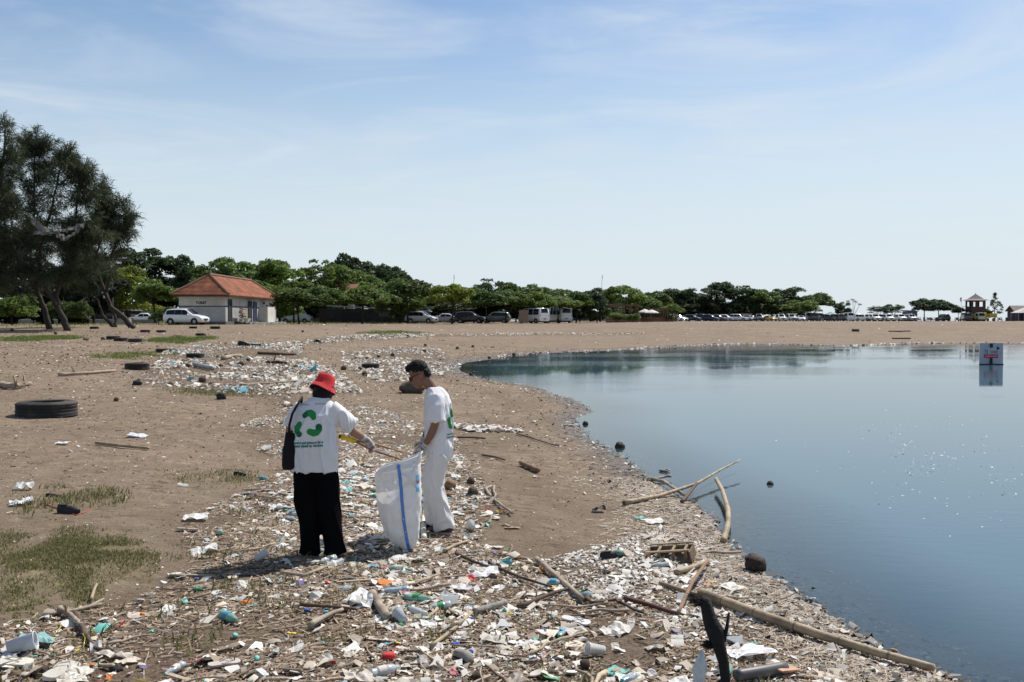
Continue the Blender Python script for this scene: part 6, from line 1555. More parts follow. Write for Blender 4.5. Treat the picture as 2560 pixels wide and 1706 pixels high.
for cx, cy, ln, ng in ((1765, 1514, 30, 160), (1782, 1618, 26, 120), (1745, 1508, 24, 90)):
    for _ in range(ng):
        a = rr_.uniform(2.2, 4.2); b0 = sp_(cx + rr_.uniform(-6, 10), cy + rr_.uniform(-8, 8)); l_ = ln * rr_.uniform(.5, 1.3) * K2
        e = b0 + Vector((math.cos(a) * l_, rr_.uniform(-.6, .6) * l_, math.sin(a) * l_ * .5)); sdv = Vector((0, .002, .003))
        fz.add([b0 - sdv, b0 + sdv, e], [(0, 1, 2)])
fo = fz.build('root_fibres', M_CHAR, st_); fo['kind'] = 'stuff'
# clear bottle standing behind the stump
M_PET = mat('clear_plastic', (.62, .68, .70), .12, .05, 6, transluc=.45, spec=.6)
M_PETC = mat('tinted_plastic', (1, 1, 1), .18, .08, 6, objcol=True, transluc=.35, spec=.5)
M_LIT = mat('pale_litter', (1, 1, 1), .65, .12, 14, objcol=True, transluc=.2, spec=.35)
M_FOAM = mat('dirty_foam', (1, 1, 1), .9, .2, 10, objcol=True, bump=.4, bscale=50)
M_STUFFL = mat('litter_bits', (1, 1, 1), .7, .1, 14, tint=True, transluc=.15, spec=.3)
M_TWIG = mat('dry_twigs', (1, 1, 1), .9, .15, 14, tint=True)
def bottle_mesh(name, crush=0.0, seed=0):
    prof = [(0.001, 0), (.026, .0), (.031, .008), (.031, .05), (.028, .055), (.031, .06), (.031, .11), (.0285, .115), (.031, .12), (.030, .145), (.022, .175), (.0125, .19), (.0125, .205)]
    mb = MB(); rings = []
    for r_, h in prof:
        ring = []
        for k in range(12):
            a = 2 * math.pi * k / 12; f = 1 + crush * noise.noise(Vector((math.cos(a) * 1.3 + seed, math.sin(a) * 1.3, h * 22)))
            ring.append(Vector((h - .1, r_ * math.cos(a) * f, r_ * math.sin(a) * f * (1 - crush * .5))))
        rings.append(ring)
    mb.loft(rings, True)
    return mb.mesh(name, M_PETC, True)
BOT = [bottle_mesh('bottle_body', c_, i) for i, c_ in enumerate((.1, .5, .8))]
CAP = MB().lathe([(0, 0), (.0145, 0), (.0145, .018), (0, .018)], 12, 'X', (.098, 0, 0)).mesh('cap', M_FOAM, True)
LABELM = MB().lathe([(.0325, -.03), (.0325, .02)], 12, 'X').mesh('paper_label', M_LIT, True)
p = P(1748, 1728); bt = thing('plastic_bottle', p + Vector((0, 0, .1)), 'translucent white bottle standing beside the charred stump', 'bottle'); bt.rotation_euler = (0, R(-82), R(20)); bt.scale = (1.35,) * 3
x_ = link('bottle_body', BOT[1], bt); x_.color = (.62, .68, .70, 1)
# black shoe
def shoe(px, py, L_px, yaw, label, upper, sole, patch=None):
    p = P(px, py); L_ = L_px * p.y / FPX
    o = thing('lost_shoe', p, label, 'shoe', None, R(yaw))
    k = L_ / .26
    MB().loft([[Vector((x * k, y * w * k, z * k)) for x, y, w in [(-.13, 0, 1), (-.12, .028, 1), (-.06, .032, 1), (0, .032, 1), (.07, .044, 1), (.115, .03, 1), (.13, 0, 1), (.115, -.03, 1), (.07, -.044, 1), (0, -.032, 1), (-.06, -.032, 1), (-.12, -.028, 1)]] for z, w in ((0.002, 1), (.022, 1.04))]).build('sole', sole, o)
    rings = []
    for x, w, h in ((-.13, .02, .05), (-.115, .031, .065), (-.06, .034, .06), (-.02, .036, .055), (.03, .041, .058), (.08, .042, .045), (.118, .028, .03), (.13, .01, .024)):
        rings.append([Vector((x * k, math.cos(math.pi * j / 8) * w * k, (.02 + math.sin(math.pi * j / 8) * h) * k)) for j in range(9)])
    MB().loft(rings, False, False).build('upper', upper, o, True)
    MB().loft([ell((-.06 * k, 0, .083 * k), .045 * k, .022 * k, 14), ell((-.06 * k, 0, .03 * k), .04 * k, .018 * k, 14)], True).build('opening', M_DOORV, o)
    if patch: MB().blob((.06 * k, 0, .055 * k), (.06 * k, .044 * k, .035 * k), 10, 7).build('toe_cap', patch, o, True)
    return o
shoe(1532, 1398, 66, 15, 'black shoe with worn green toe on sand by the crate', M_BLACK, M_BLACK, mat('worn_green_rubber', (.10, .17, .14), .7, .3, 12))
shoe(172, 1283, 66, -18, 'black slipper with red cord on the weedy sand', M_BLACK, M_BLACK)
shoe(130, 1243, 30, 10, 'small black shoe behind the black slipper', M_BLACK, M_BLACK); shoe(600, 1190, 33, -8, 'black shoe on sand left of the black trousers', M_BLACK, M_BLACK)
p = P(175, 1290); S('red_string', [(105, 1258), (150, 1275), (190, 1290), (222, 1278)], 3, 'red string lying under the black slipper', mat('red_cord_plastic', (.4, .05, .04), .6), 'string', .0, 1, .002, 5)
# flip-flop soles
def flipflop(px, py, L_px, yaw, label, col, tilt=0, pegs=(.45, .3, .28)):
    p = P(px, py); L_ = L_px * p.y / FPX; k = L_ / .26
    o = thing('flip_flop', p + Vector((0, 0, .012 + abs(math.sin(R(tilt))) * .04)), label, 'flip-flop'); o.rotation_euler = (R(tilt), R(tilt * .4), R(yaw))
    out = [(-.13, .0), (-.125, .018), (-.11, .030), (-.06, .033), (0, .031), (.04, .038), (.085, .045), (.115, .036), (.13, .012), (.13, -.012), (.112, -.036), (.085, -.043), (.04, -.035), (0, -.030), (-.06, -.033), (-.11, -.030), (-.125, -.018)]
    m = mat('sole_%s' % label[:9], col, .85, .15, 14, bump=.3, bscale=70)
    MB().loft([[Vector((x * k, y * k, z * k)) for x, y in out] for z in (0, .016)]).build('sole', m, o)
    for x, y in ((.07, 0), (-.02, .02), (-.02, -.02)): MB().lathe([(0, .0175), (.006, .0172), (.006, .015), (0, .015)], 8, 'Z', (x * k, y * k, 0)).build('peg', mat('peg_pink', pegs, .7), o)
    MB().tube([(x_ * k, y_ * k, z_ * k) for x_, y_, z_ in ((-.02, .03, .016), (.02, .028, .03), (.068, 0, .03), (.02, -.028, .03), (-.02, -.03, .016))], .004 * k, 5).build('strap', m, o)
flipflop(152, 1690, 150, 88, 'upturned grey flip-flop sole at the bottom edge of the foreground', (.42, .40, .35), 12)
flipflop(20, 1668, 120, 12, 'cream flip-flop sole left of the grey upturned one', (.55, .52, .44), 8); flipflop(560, 1668, 85, 40, 'faded flip-flop left of the red cap', (.45, .40, .36), 10); flipflop(1440, 1560, 80, -30, 'white flip-flop sole right of the blue cap', (.6, .6, .58), 10)
flipflop(1700, 1592, 70, -70, 'grey flip-flop between sticks near the stump', (.3, .28, .28), 12); flipflop(800, 1365, 60, 20, 'pale flip-flop in the shadow behind the black trousers', (.4, .4, .42), 6); flipflop(470, 1330, 70, 150, 'tan flip-flop at the grass edge', (.42, .33, .24), 8)
# named small things near the camera
def cup(px, py, hpx, label, col, yaw, m=M_PETC):
    p = P(px, py); k = hpx * p.y / FPX / .11
    o = thing('plastic_cup', p + Vector((0, 0, .035 * k)), label, 'cup'); o.rotation_euler = (0, R(78), R(yaw)); 
    b0 = MB().lathe([(.0, 0), (.026 * k, 0), (.036 * k, .105 * k), (.039 * k, .108 * k), (.036 * k, .11 * k), (.034 * k, .105 * k), (.024 * k, .004 * k)], 18).build('wall', m, o, True); b0.color = (*col, 1)
    MB().tube([Vector((.0385 * k * math.cos(2 * math.pi * j / 18), .0385 * k * math.sin(2 * math.pi * j / 18), .109 * k)) for j in range(19)], .0022 * k, 5, False).build('rim', m, o, True); o.children[-1].color = (*col, 1)
cup(20, 1640, 66, 'translucent plastic cup lying at the lower edge beside teal bag', (.62, .66, .70), 15); cup(640, 1408, 34, 'white cup in the rubbish behind the shadow', (.7, .7, .68), 60); cup(1010, 1565, 44, 'crushed clear cup right of the pale log', (.62, .66, .66), 120); cup(1510, 1640, 46, 'white cup between bottles near the stump', (.75, .75, .73), 200); cup(1180, 1330, 30, 'white cup on the soil right of the sack', (.75, .75, .72), 100)
# ------------------------------------------------------------------ scattered rubbish
W_T = [(.68, .65, .59), (.57, .53, .46), (.76, .75, .72), (.46, .40, .33), (.62, .55, .45), (.52, .54, .54), (.38, .33, .27), (.68, .66, .61)]
C_T = {'red': (.55, .03, .03), 'blue': (.03, .09, .42), 'light blue': (.10, .38, .55), 'green': (.04, .33, .12), 'teal': (.15, .50, .45), 'orange': (.70, .20, .03), 'yellow': (.68, .55, .06), 'pink': (.60, .22, .28), 'purple': (.25, .2, .45), 'black': (.02, .02, .022)}
def crumple_mesh(name, seed, nx=5, ny=4, amp=.22, asp=.7, curl=.0):
    vs_ = []; rr_ = random.Random(seed)
    for j in range(ny):
        for i in range(nx):
            x = i / (nx - 1) - .5; y = (j / (ny - 1) - .5) * asp
            e = 1 + .25 * noise.noise(Vector((i * 1.3 + seed, j * 1.7, 3)))
            z = amp * (noise.noise(Vector((x * 3 + seed * 1.3, y * 4, seed))) + .6 * rr_.uniform(-.4, .4)) + curl * (x * x * 2)
            vs_.append(Vector((x * e, y * e, max(z + amp * .5, -.02))))
    fs = [(j * nx + i, j * nx + i + 1, j * nx + nx + i + 1, j * nx + nx + i) for j in range(ny - 1) for i in range(nx - 1)]
    return MB().add(vs_, fs).mesh(name, M_LIT)
SCRAP = [crumple_mesh('scrap', 20 + i, 6, 5, .16 + .05 * (i % 3), .45 + .1 * (i % 4), .1 * (i % 2)) for i in range(8)]
BAGM = [crumple_mesh('film', 60 + i, 8, 7, .38, .8, .0) for i in range(5)]
def chunk_mesh(name, seed, m):
    rr_ = random.Random(seed); bm = bmesh.new()
    for _ in range(11): bm.verts.new(Vector((rr_.uniform(-.5, .5), rr_.uniform(-.32, .32), rr_.uniform(-.16, .16))))
    bmesh.ops.convex_hull(bm, input=bm.verts); bmesh.ops.delete(bm, geom=[v for v in bm.verts if not v.link_faces], context='VERTS')
    me = bpy.data.meshes.new(name); bm.to_mesh(me); bm.free(); me.materials.append(m); return me
CHUNK = [chunk_mesh('chunk', i, M_FOAM) for i in range(7)]
def stickm(name, seed, m, k=6):
    rr_ = random.Random(seed); pts = []; y = z = 0
    for i in range(k + 1):
        y += rr_.gauss(0, .022); z += rr_.gauss(0, .010); pts.append((i / k - .5, y, z))
    return MB().tube(pts, [.020 * (1 - .5 * i / k) * rr_.uniform(.85, 1.15) for i in range(k + 1)], 6).mesh(name, m, True)
M_STK = mat('stick_wood', (1, 1, 1), .9, .35, 9, objcol=True, bump=.35, bscale=30)
STK = [stickm('stick', 30 + i, M_STK) for i in range(7)]
PLK = [MB().add([(-.5, -.06, -.012), (.5, -.045, -.012), (.48, .05, -.012), (-.46, .06, -.012), (-.5, -.06, .014), (.5, -.045, .014), (.48, .05, .014), (-.46, .06, .014)], [(3, 2, 1, 0), (4, 5, 6, 7), (0, 1, 5, 4), (1, 2, 6, 5), (2, 3, 7, 6), (3, 0, 4, 7)]).mesh('plank', M_STK)]
CAPM = MB().lathe([(0, .012), (.0145, .012), (.016, .009), (.016, 0), (.013, 0), (.013, .009), (0, .009)], 14).mesh('bottle_cap', M_FOAM, True)
STRAW = MB().tube([(-.1, 0, 0), (.05, .002, 0), (.1, .02, .005)], .0032, 6).mesh('drinking_straw', M_PETC, True)
LIDM = MB().lathe([(0, .004), (.03, .004), (.036, .007), (.04, .003), (.04, 0), (0, 0)], 18).mesh('plastic_lid', M_FOAM, True)

LANDMARKS = []
for o in list(COL.objects):
    if o.parent is None and o.get('label') and o.name.split('.')[0] in ('bamboo_pole', 'charred_stump', 'wooden_crate', 'lost_shoe', 'flip_flop', 'driftwood_log', 'driftwood_plank', 'driftwood_branch', 'white_sack', 'old_tyre', 'stone', 'plastic_cup', 'driftwood_stick', 'wooden_stick', 'curved_branch', 'coconut', 'person', 'pipe', 'wooden_lath', 'driftwood_pole'):
        LANDMARKS.append((o.location.x, o.location.y, o))
SHORTN = {}
def short(o):
    """a landmark's name short enough to lean another label on"""
    w = o['label'].split(' ')
    return ' '.join(w[:9]) if len(w) > 9 else o['label']
NEW = []
def spot_in(names, maxy=99, miny=0, n=1, weight=None):
    """random ground spots inside the outlines"""
    out = []
    polys = [ZONES[k] for k in names]; ar = []
    for p_ in polys:
        x_, y_ = p_[:, 0], p_[:, 1]; ar.append(abs(np.dot(x_, np.roll(y_, 1)) - np.dot(y_, np.roll(x_, 1))) / 2)
    ar = np.array(ar) * (np.array(weight) if weight else 1); ar = ar / ar.sum()
    tries = 0
    while len(out) < n and tries < n * 300:
        tries += 1
        p_ = polys[rng.choice(len(polys), p=ar)]
        x = rng.uniform(p_[:, 0].min(), p_[:, 0].max()); y = rng.uniform(p_[:, 1].min(), p_[:, 1].max())
        if y > maxy or y < miny or not in_poly(np.array([x]), np.array([y]), p_)[0]: continue
        if vnoise(np.array([x]), np.array([y]), .55, 5)[0] < rng.uniform(.15, .62): continue
        out.append((x, y))
    return out
def drop(name, me, xy, scale, col, cat, desc, group, zrot=None, tilt=.25, lift=.012, parts=()):
    x, y = xy; z = max(g1(x, y), WL)
    o = bpy.data.objects.new(name, None if parts else me); COL.objects.link(o)
    o.location = (x, y, z + lift); o.rotation_euler = (rng.normal() * tilt, rng.normal() * tilt, rng.uniform(0, 6.28) if zrot is None else zrot)
    o.scale = scale if hasattr(scale, '__len__') else (scale,) * 3; o.color = (*col, 1)
    for nm, pm, pc in parts:
        c_ = bpy.data.objects.new(nm, pm); COL.objects.link(c_); c_.parent = o; c_.color = (*pc, 1)
    o['category'] = cat; o['group'] = group
    NEW.append((x, y, o, desc))
    return o
def shade(c_, a=.12):
    f = 1 + rng.uniform(-a, a); return tuple(min(.85, v * f) for v in c_)
def cname(c_):
    i = [tuple(w) for w in W_T].index(tuple(c_)); return ['white', 'off-white', 'bright white', 'brownish', 'cream', 'pale grey', 'tan', 'dull white'][i]
NEARZ = ['front_left', 'front_right', 'feet_left', 'feet', 'path', 'foot_front', 'left_of_woman']
NW = [1.0, 2.4, .9, 2.0, 1.0, .45, .8]
G_ = 'rubbish washed up around the two people'
for xy in spot_in(NEARZ, 14, 0, 300, NW):
    c_ = W_T[rng.integers(len(W_T))]; s = rng.uniform(.04, .125) * (1.5 if rng.random() < .12 else 1)
    drop('plastic_scrap', SCRAP[rng.integers(8)], xy, (s, s, s * rng.uniform(.3, .75)), shade(c_), 'scrap', cname(c_) + ' plastic scrap', 'plastic scraps around the two people')
for xy in spot_in(NEARZ, 14, 0, 80, NW):
    c_ = W_T[rng.integers(3)] if rng.random() < .98 else C_T['teal']; s = rng.uniform(.10, .23)
    drop('plastic_bag', BAGM[rng.integers(5)], xy, (s, s, s * rng.uniform(.25, .55)), shade(c_), 'bag', ('teal' if c_ == C_T['teal'] else cname(c_)) + ' crumpled plastic bag', 'crumpled plastic bags on the shore', tilt=.12)
for xy in spot_in(NEARZ, 14, 0, 44, NW):
    cl = [(.62, .67, .69), (.7, .7, .68), (.3, .5, .42), (.45, .55, .62)][rng.integers(4)]; cn = {.62: 'clear', .7: 'milky', .3: 'greenish', .45: 'bluish'}[cl[0]]
    capc = list(C_T.values())[rng.integers(5)] if rng.random() < .6 else W_T[0]
    pr = [('bottle_body', BOT[rng.integers(3)], cl)]
    if rng.random() < .75: pr.append(('cap', CAP, capc))
    if rng.random() < .4: pr.append(('paper_label', LABELM, [W_T[0], C_T['light blue'], C_T['green']][rng.integers(3)]))
    drop('plastic_bottle', None, xy, rng.uniform(.65, 1.1), cl, 'bottle', cn + ' plastic bottle', 'plastic bottles on the shore', tilt=.12, lift=.03, parts=pr)
for xy in spot_in(NEARZ, 14, 0, 240, NW):
    br = rng.random(); c_ = (.36, .29, .22) if br < .45 else ((.20, .14, .10) if br < .75 else (.46, .37, .26)); cn = 'grey brown' if br < .45 else ('dark brown' if br < .75 else 'tan')
    ln = rng.uniform(.14, .55); th = ln * rng.uniform(.6, 1.5)
    drop('driftwood_stick', STK[rng.integers(7)], xy, (ln, th, th), shade(c_), 'stick', cn + ' driftwood stick', 'driftwood sticks on the shore', tilt=.07, lift=.02)
for xy in spot_in(NEARZ, 14, 0, 46, NW):
    ln = rng.uniform(.12, .4); drop('wood_splint', PLK[0], xy, (ln, ln * rng.uniform(.5, 1.1), ln), shade((.38, .30, .22)), 'splint', 'flat wood splint', 'flat wood splints on the shore', tilt=.08, lift=.018)
for xy in spot_in(NEARZ, 14, 0, 120, NW):
    c_ = W_T[rng.choice([0, 1, 4, 3, 5])]; s = rng.uniform(.04, .12)
    drop('foam_chunk', CHUNK[rng.integers(7)], xy, (s, s, s), shade(c_), 'foam', cname(c_) + ' foam chunk', 'foam chunks on the shore', tilt=.3, lift=.015)
for xy in spot_in(NEARZ, 12, 0, 46, NW):
    k = list(C_T)[rng.integers(len(C_T) - 1)]
    drop('bottle_cap', CAPM, xy, rng.uniform(.7, 1.15), shade(C_T[k]), 'bottle cap', k + ' bottle cap', 'bottle caps on the shore', tilt=.5, lift=.02)
for xy in spot_in(NEARZ, 13, 0, 38, NW):
    k = list(C_T)[rng.integers(len(C_T))]; s = rng.uniform(.04, .11)
    drop('snack_wrapper', SCRAP[rng.integers(8)], xy, (s, s, s * .6), shade(C_T[k]), 'wrapper', k + ' snack wrapper', 'coloured wrappers on the shore', lift=.02)
for xy in spot_in(NEARZ, 12, 0, 44, NW):
    k = ['yellow', 'light blue', 'red', 'green', 'pink'][rng.integers(5)] if rng.random() < .5 else None
    drop('drinking_straw', STRAW, xy, rng.uniform(.8, 1.3), C_T[k] if k else W_T[0], 'straw', (k or 'white') + ' drinking straw', 'drinking straws on the shore', tilt=.1, lift=.02)
for xy in spot_in(NEARZ, 12, 0, 34, NW):
    c_ = W_T[rng.choice([0, 2, 1])]; drop('plastic_disc', LIDM, xy, rng.uniform(.7, 1.2), shade(c_), 'lid', cname(c_) + ' round plastic lid', 'plastic lids on the shore', tilt=.25, lift=.02)
# lone pieces on the open sand
for _ in range(70):
    px_, py_ = rng.uniform(0, 1500), rng.uniform(930, 1330); p = P(px_, py_)
    if shore_dist(np.array([p.x]), np.array([p.y]))[0] < .3: continue
    c_ = W_T[rng.integers(8)]; s = rng.uniform(.05, .13)
    drop('plastic_scrap' if rng.random() < 0 else 'paper_scrap', SCRAP[rng.integers(8)], (p.x, p.y), (s, s * .6, s * .4), shade(c_), 'scrap', cname(c_) + ' paper scrap', 'lone scraps on open sand')
# hand placed small pieces the eye goes to
def put(name, me, px, py, size, col, label, cat, zrot=0, lift=.015, zs=1.0):
    p = P(px, py); o = link(name, me, None, p + Vector((0, 0, lift)), (random.uniform(-.15, .15), random.uniform(-.15, .15), zrot), (size, size, size * zs)); o.color = (*col, 1); tag(o, label, cat); LANDMARKS.append((p.x, p.y, o)); return o
put('bottle_cap', CAPM, 972, 1652, 2.6, C_T['red'], 'bright red jar lid at the bottom centre of the rubbish', 'lid'); put('bottle_cap', CAPM, 1358, 1590, 1.5, C_T['blue'], 'royal blue bottle cap in the right foreground rubbish', 'bottle cap', 0, .03)
put('bottle_cap', CAPM, 768, 1533, 1.3, C_T['blue'], 'dark blue bottle cap left of the pale split plank', 'bottle cap'); put('bottle_cap', CAPM, 814, 1543, 1.3, C_T['light blue'], 'light blue bottle cap left of the pale split plank', 'bottle cap', 0, .03)
put('plastic_ball', COCO[1], 1462, 1672, .035, (.12, .30, .40), 'round blue grey ball near the clear bottle', 'ball', 0, .03); put('yarn_spool', COCO[2], 1192, 1700, .035, (.6, .1, .2), 'pink red spool at the bottom edge', 'spool', 0, .02)
put('snack_wrapper', BAGM[1], 1350, 1392 + 40, .06, C_T['orange'], 'orange wrapper beside the red wrapper near bare sand', 'wrapper', 0, .02, .4); put('snack_wrapper', SCRAP[2], 970, 1463, .16, C_T['orange'], 'flat orange strip behind the white bag in the foreground', 'wrapper', .2, .02, .3)
put('plastic_bag', BAGM[0], 90, 1618, .20, (.30, .52, .50), 'crumpled teal and clear bag at the lower edge', 'bag', .4, .03, .6); put('plastic_bag', BAGM[2], 910, 1508, .26, (.78, .78, .77), 'large white plastic bag above the pale log', 'bag', 1.2, .02, .5); put('plastic_bag', BAGM[3], 510, 1382, .24, (.74, .74, .72), 'torn white bag left of the shadow', 'bag', .3, .01, .4)
put('plastic_bag', BAGM[4], 1210, 1440, .26, (.74, .75, .75), 'long white plastic bag right of the sack shadow', 'bag', .1, .02, .3); put('plastic_bag', BAGM[1], 1010, 1320, .22, (.72, .72, .70), 'white bag near the sack bottom', 'bag', .5, .02, .4); put('plastic_bag', BAGM[0], 700, 1275, .22, (.6, .62, .62), 'grey white bag left of the black trousers', 'bag', .7, .02, .5); put('plastic_bag', BAGM[2], 490, 1300, .24, (.72, .73, .7), 'white plastic bag with straws on bare soil', 'bag', .2, .02, .4)
put('plastic_bag', BAGM[3], 60, 1225, .20, (.70, .71, .70), 'upright white bag at the weeds', 'bag', .2, .03, .7); put('plastic_bag', BAGM[4], 55, 1262, .24, (.76, .77, .78), 'white bag lying in front of the weeds', 'bag', .5, .02, .5); put('plastic_bag', BAGM[0], 342, 1093, .32, (.66, .69, .78), 'bluish white bag on open sand', 'bag', 0, .02, .25); put('plastic_bag', BAGM[1], 157, 1112, .22, (.72, .75, .80), 'small white bag on open sand below the biggest tyre', 'bag', 0, .02, .4)
put('foam_chunk', CHUNK[1], 75, 1672, .14, (.5, .47, .4), 'cream foam piece beside the flip-flops', 'foam'); put('red_lighter', STRAW, 290, 1574, .5, C_T['red'], 'red lighter handle among twigs', 'lighter'); bpy.data.objects[-1 if False else 'red_lighter'].scale = (.35, 3.5, 3.0)
put('drinking_straw', STRAW, 212, 1615, 1.1, C_T['yellow'], 'yellow straw standing out beside the dark curved branch', 'straw', 1.9, .03); put('cardboard_piece', SCRAP[4], 1280, 1322, .16, (.46, .35, .24), 'tan cardboard piece on bare sand', 'cardboard', .3, .01, .3); put('plastic_bag', BAGM[2], 1498, 1280, .16, (.05, .05, .06), 'dark crumpled bag on sand near the shore', 'bag', 0, .02, .8)
put('plastic_bag', BAGM[3], 1640, 1310, .26, (.70, .68, .64), 'pale bag on the shore gravel below the bamboo pole', 'bag', .4, .02, .3); put('plastic_bag', BAGM[4], 1600, 1300, .12, C_T['teal'], 'pale teal scrap left of the pale bag at the shore', 'bag', .2, .02, .3); put('foam_chunk', CHUNK[3], 1960, 1690, .34, (.50, .30, .19), 'orange brown foam slab at the bottom edge near the pipe', 'foam', .2, .03); put('foam_chunk', CHUNK[2], 1780, 1460, .10, (.55, .42, .2), 'yellowish foam lump at the shore', 'foam')
S('pipe', [(1840, 1712), (1900, 1702), (1962, 1690)], 30, 'dark grey pipe at the bottom edge in front of the orange foam', mat('dark_pvc', (.09, .09, .09), .5), 'pipe', .03, 1, 0, 12)
put('plastic_crate_piece', CHUNK[5], 1835, 1615, .16, (.33, .36, .38), 'grey box piece between stump and long bamboo pole', 'box', .2, .04); put('plastic_bag', BAGM[0], 1875, 1645, .30, (.80, .81, .82), 'bright white torn bag right of the stump', 'bag', .2, .03, .3)
put('plastic_bag', BAGM[1], 1420, 1075 - 10, .3, (.66, .62, .55), 'pale shred at the shore by the sand point', 'bag', 0, .01, .2); put('foam_chunk', CHUNK[4], 1332, 1057, .17, (.74, .72, .66), 'white foam lump alone on the sand slope', 'foam', 0, .02); put('foam_chunk', CHUNK[0], 1148, 914, .34, (.75, .76, .78), 'white foam block at the pond tip', 'foam', 0, .05); put('foam_chunk', CHUNK[6], 1232, 1152, .10, (.7, .67, .6), 'cube of foam right of the white shirt hem', 'foam', 0, .02)

# labels that single each scattered piece out: its look, its rank counted out from a landmark
ORD = ['first', 'second', 'third', 'fourth', 'fifth', 'sixth', 'seventh', 'eighth', 'ninth', 'tenth', 'eleventh', 'twelfth', 'thirteenth', 'fourteenth', 'fifteenth', 'sixteenth', 'seventeenth', 'eighteenth', 'nineteenth', 'twentieth']
by = {}
for x, y, o, desc in NEW:
    d = [(math.hypot(x - lx, y - ly), lo) for lx, ly, lo in LANDMARKS if lo.name != o.name]
    dd, lo = min(d, key=lambda q: q[0])
    by.setdefault((desc, lo.name), []).append((dd, o, lo))
for (desc, _), rows in by.items():
    rows.sort(key=lambda q: q[0])
    for i, (dd, o, lo) in enumerate(rows):
        lw = lo['label'].split(' ')
        room = 16 - len(desc.split(' ')) - 4
        ref = ' '.join(lw[:room])
        while ref.split(' ')[-1] in ('of', 'the', 'on', 'in', 'at', 'with', 'and', 'by', 'from', 'to', 'a', 'beside', 'behind', 'right', 'left', 'between', 'reaching', 'upper', 'lower', 'white', 'dark', 'grey', 'pale', 'red', 'long', 'black', 'thick', 'brown', 'crossing', 'touching', 'bare', 'pond', 'held', 'worn', 'out', 'its', 'pointing', 'ending', 'near', 'under', 'below', 'for', 'lying', 'running', 'alone', 'straight', 'towards', 'down'): ref = ' '.join(ref.split(' ')[:-1])
        o['label'] = (ORD[i] + ' ' + desc + ' out from ' + ref) if i else (desc + ' next to ' + ref)

# ------------------------------------------------------------------ masses nobody could count
def cloud_xy(names, n, maxy=400, jit=.0, thr=.3, weight=None, sc=.6, seed=5):
    xs, ys = [], []
    polys = [ZONES[k] for k in names]; ar = np.array([abs(np.dot(p_[:, 0], np.roll(p_[:, 1], 1)) - np.dot(p_[:, 1], np.roll(p_[:, 0], 1))) / 2 for p_ in polys])
    if weight: ar = ar * np.array(weight)
    ar = ar / ar.sum()
    for p_, f in zip(polys, ar):
        want = int(n * f); got = 0
        while got < want:
            x = rng.uniform(p_[:, 0].min(), p_[:, 0].max(), want * 3); y = rng.uniform(p_[:, 1].min(), p_[:, 1].max(), want * 3)
            m = in_poly(x, y, p_) & (vnoise(x, y, sc * (1 + y.mean() * .03), seed) > rng.uniform(thr - .25, thr + .25, len(x)))
            x, y = x[m][:want - got], y[m][:want - got]; xs.append(x); ys.append(y); got += len(x)
            if len(x) == 0: break
    x = np.concatenate(xs); y = np.concatenate(ys)
    return x + rng.normal(size=len(x)) * jit, y + rng.normal(size=len(y)) * jit
def bits(name, x, y, size, cols, label, m, elong=(1, 2), tent=.35, lift=.01, floor=None):
    """little bent flakes: two quads folded along the middle"""
    n_ = len(x); z = np.maximum(gz(x, y), WL if floor is None else floor) + lift
    a = rng.uniform(0, 6.28, n_); jt = rng.normal(size=(n_, 6, 3)) * .16; l_ = size * rng.uniform(.5, 1.4, n_) ** 1.5; w_ = l_ / rng.uniform(*elong, n_)
    u = np.stack([np.cos(a), np.sin(a), rng.normal(size=n_) * .22], 1); v = np.stack([-np.sin(a), np.cos(a), rng.normal(size=n_) * .30], 1)
    c_ = np.stack([x, y, z], 1); up = np.array([0, 0, 1.0])
    L2, W2_ = (l_ / 2)[:, None], (w_ / 2)[:, None]; t_ = (l_ * tent * rng.uniform(-.1, 1, n_))[:, None] * up
    k = rng.uniform(.6, 1.2, (n_, 4, 1))
    V = np.stack([c_ - u * L2 * k[:, 0] - v * W2_, c_ - u * L2 * k[:, 1] + v * W2_, c_ + t_ - v * W2_ * 1.1, c_ + t_ + v * W2_ * .9, c_ + u * L2 * k[:, 2] - v * W2_, c_ + u * L2 * k[:, 3] + v * W2_], 1)
    V = (V + jt * np.array([1, 1, .5]) * W2_[:, None, :] * 2).reshape(-1, 3)
    b0 = np.arange(n_)[:, None] * 6
    F = np.concatenate([b0 + np.array([[0, 2, 3, 1]]), b0 + np.array([[2, 4, 5, 3]])])
    ci = rng.integers(len(cols), size=n_); T = np.array(cols)[ci] * rng.uniform(.8, 1.12, (n_, 1))
    o = link(name, np_mesh(name, V, F, m, np.repeat(T, 6, 0))); tag(o, label, kind='stuff'); return o
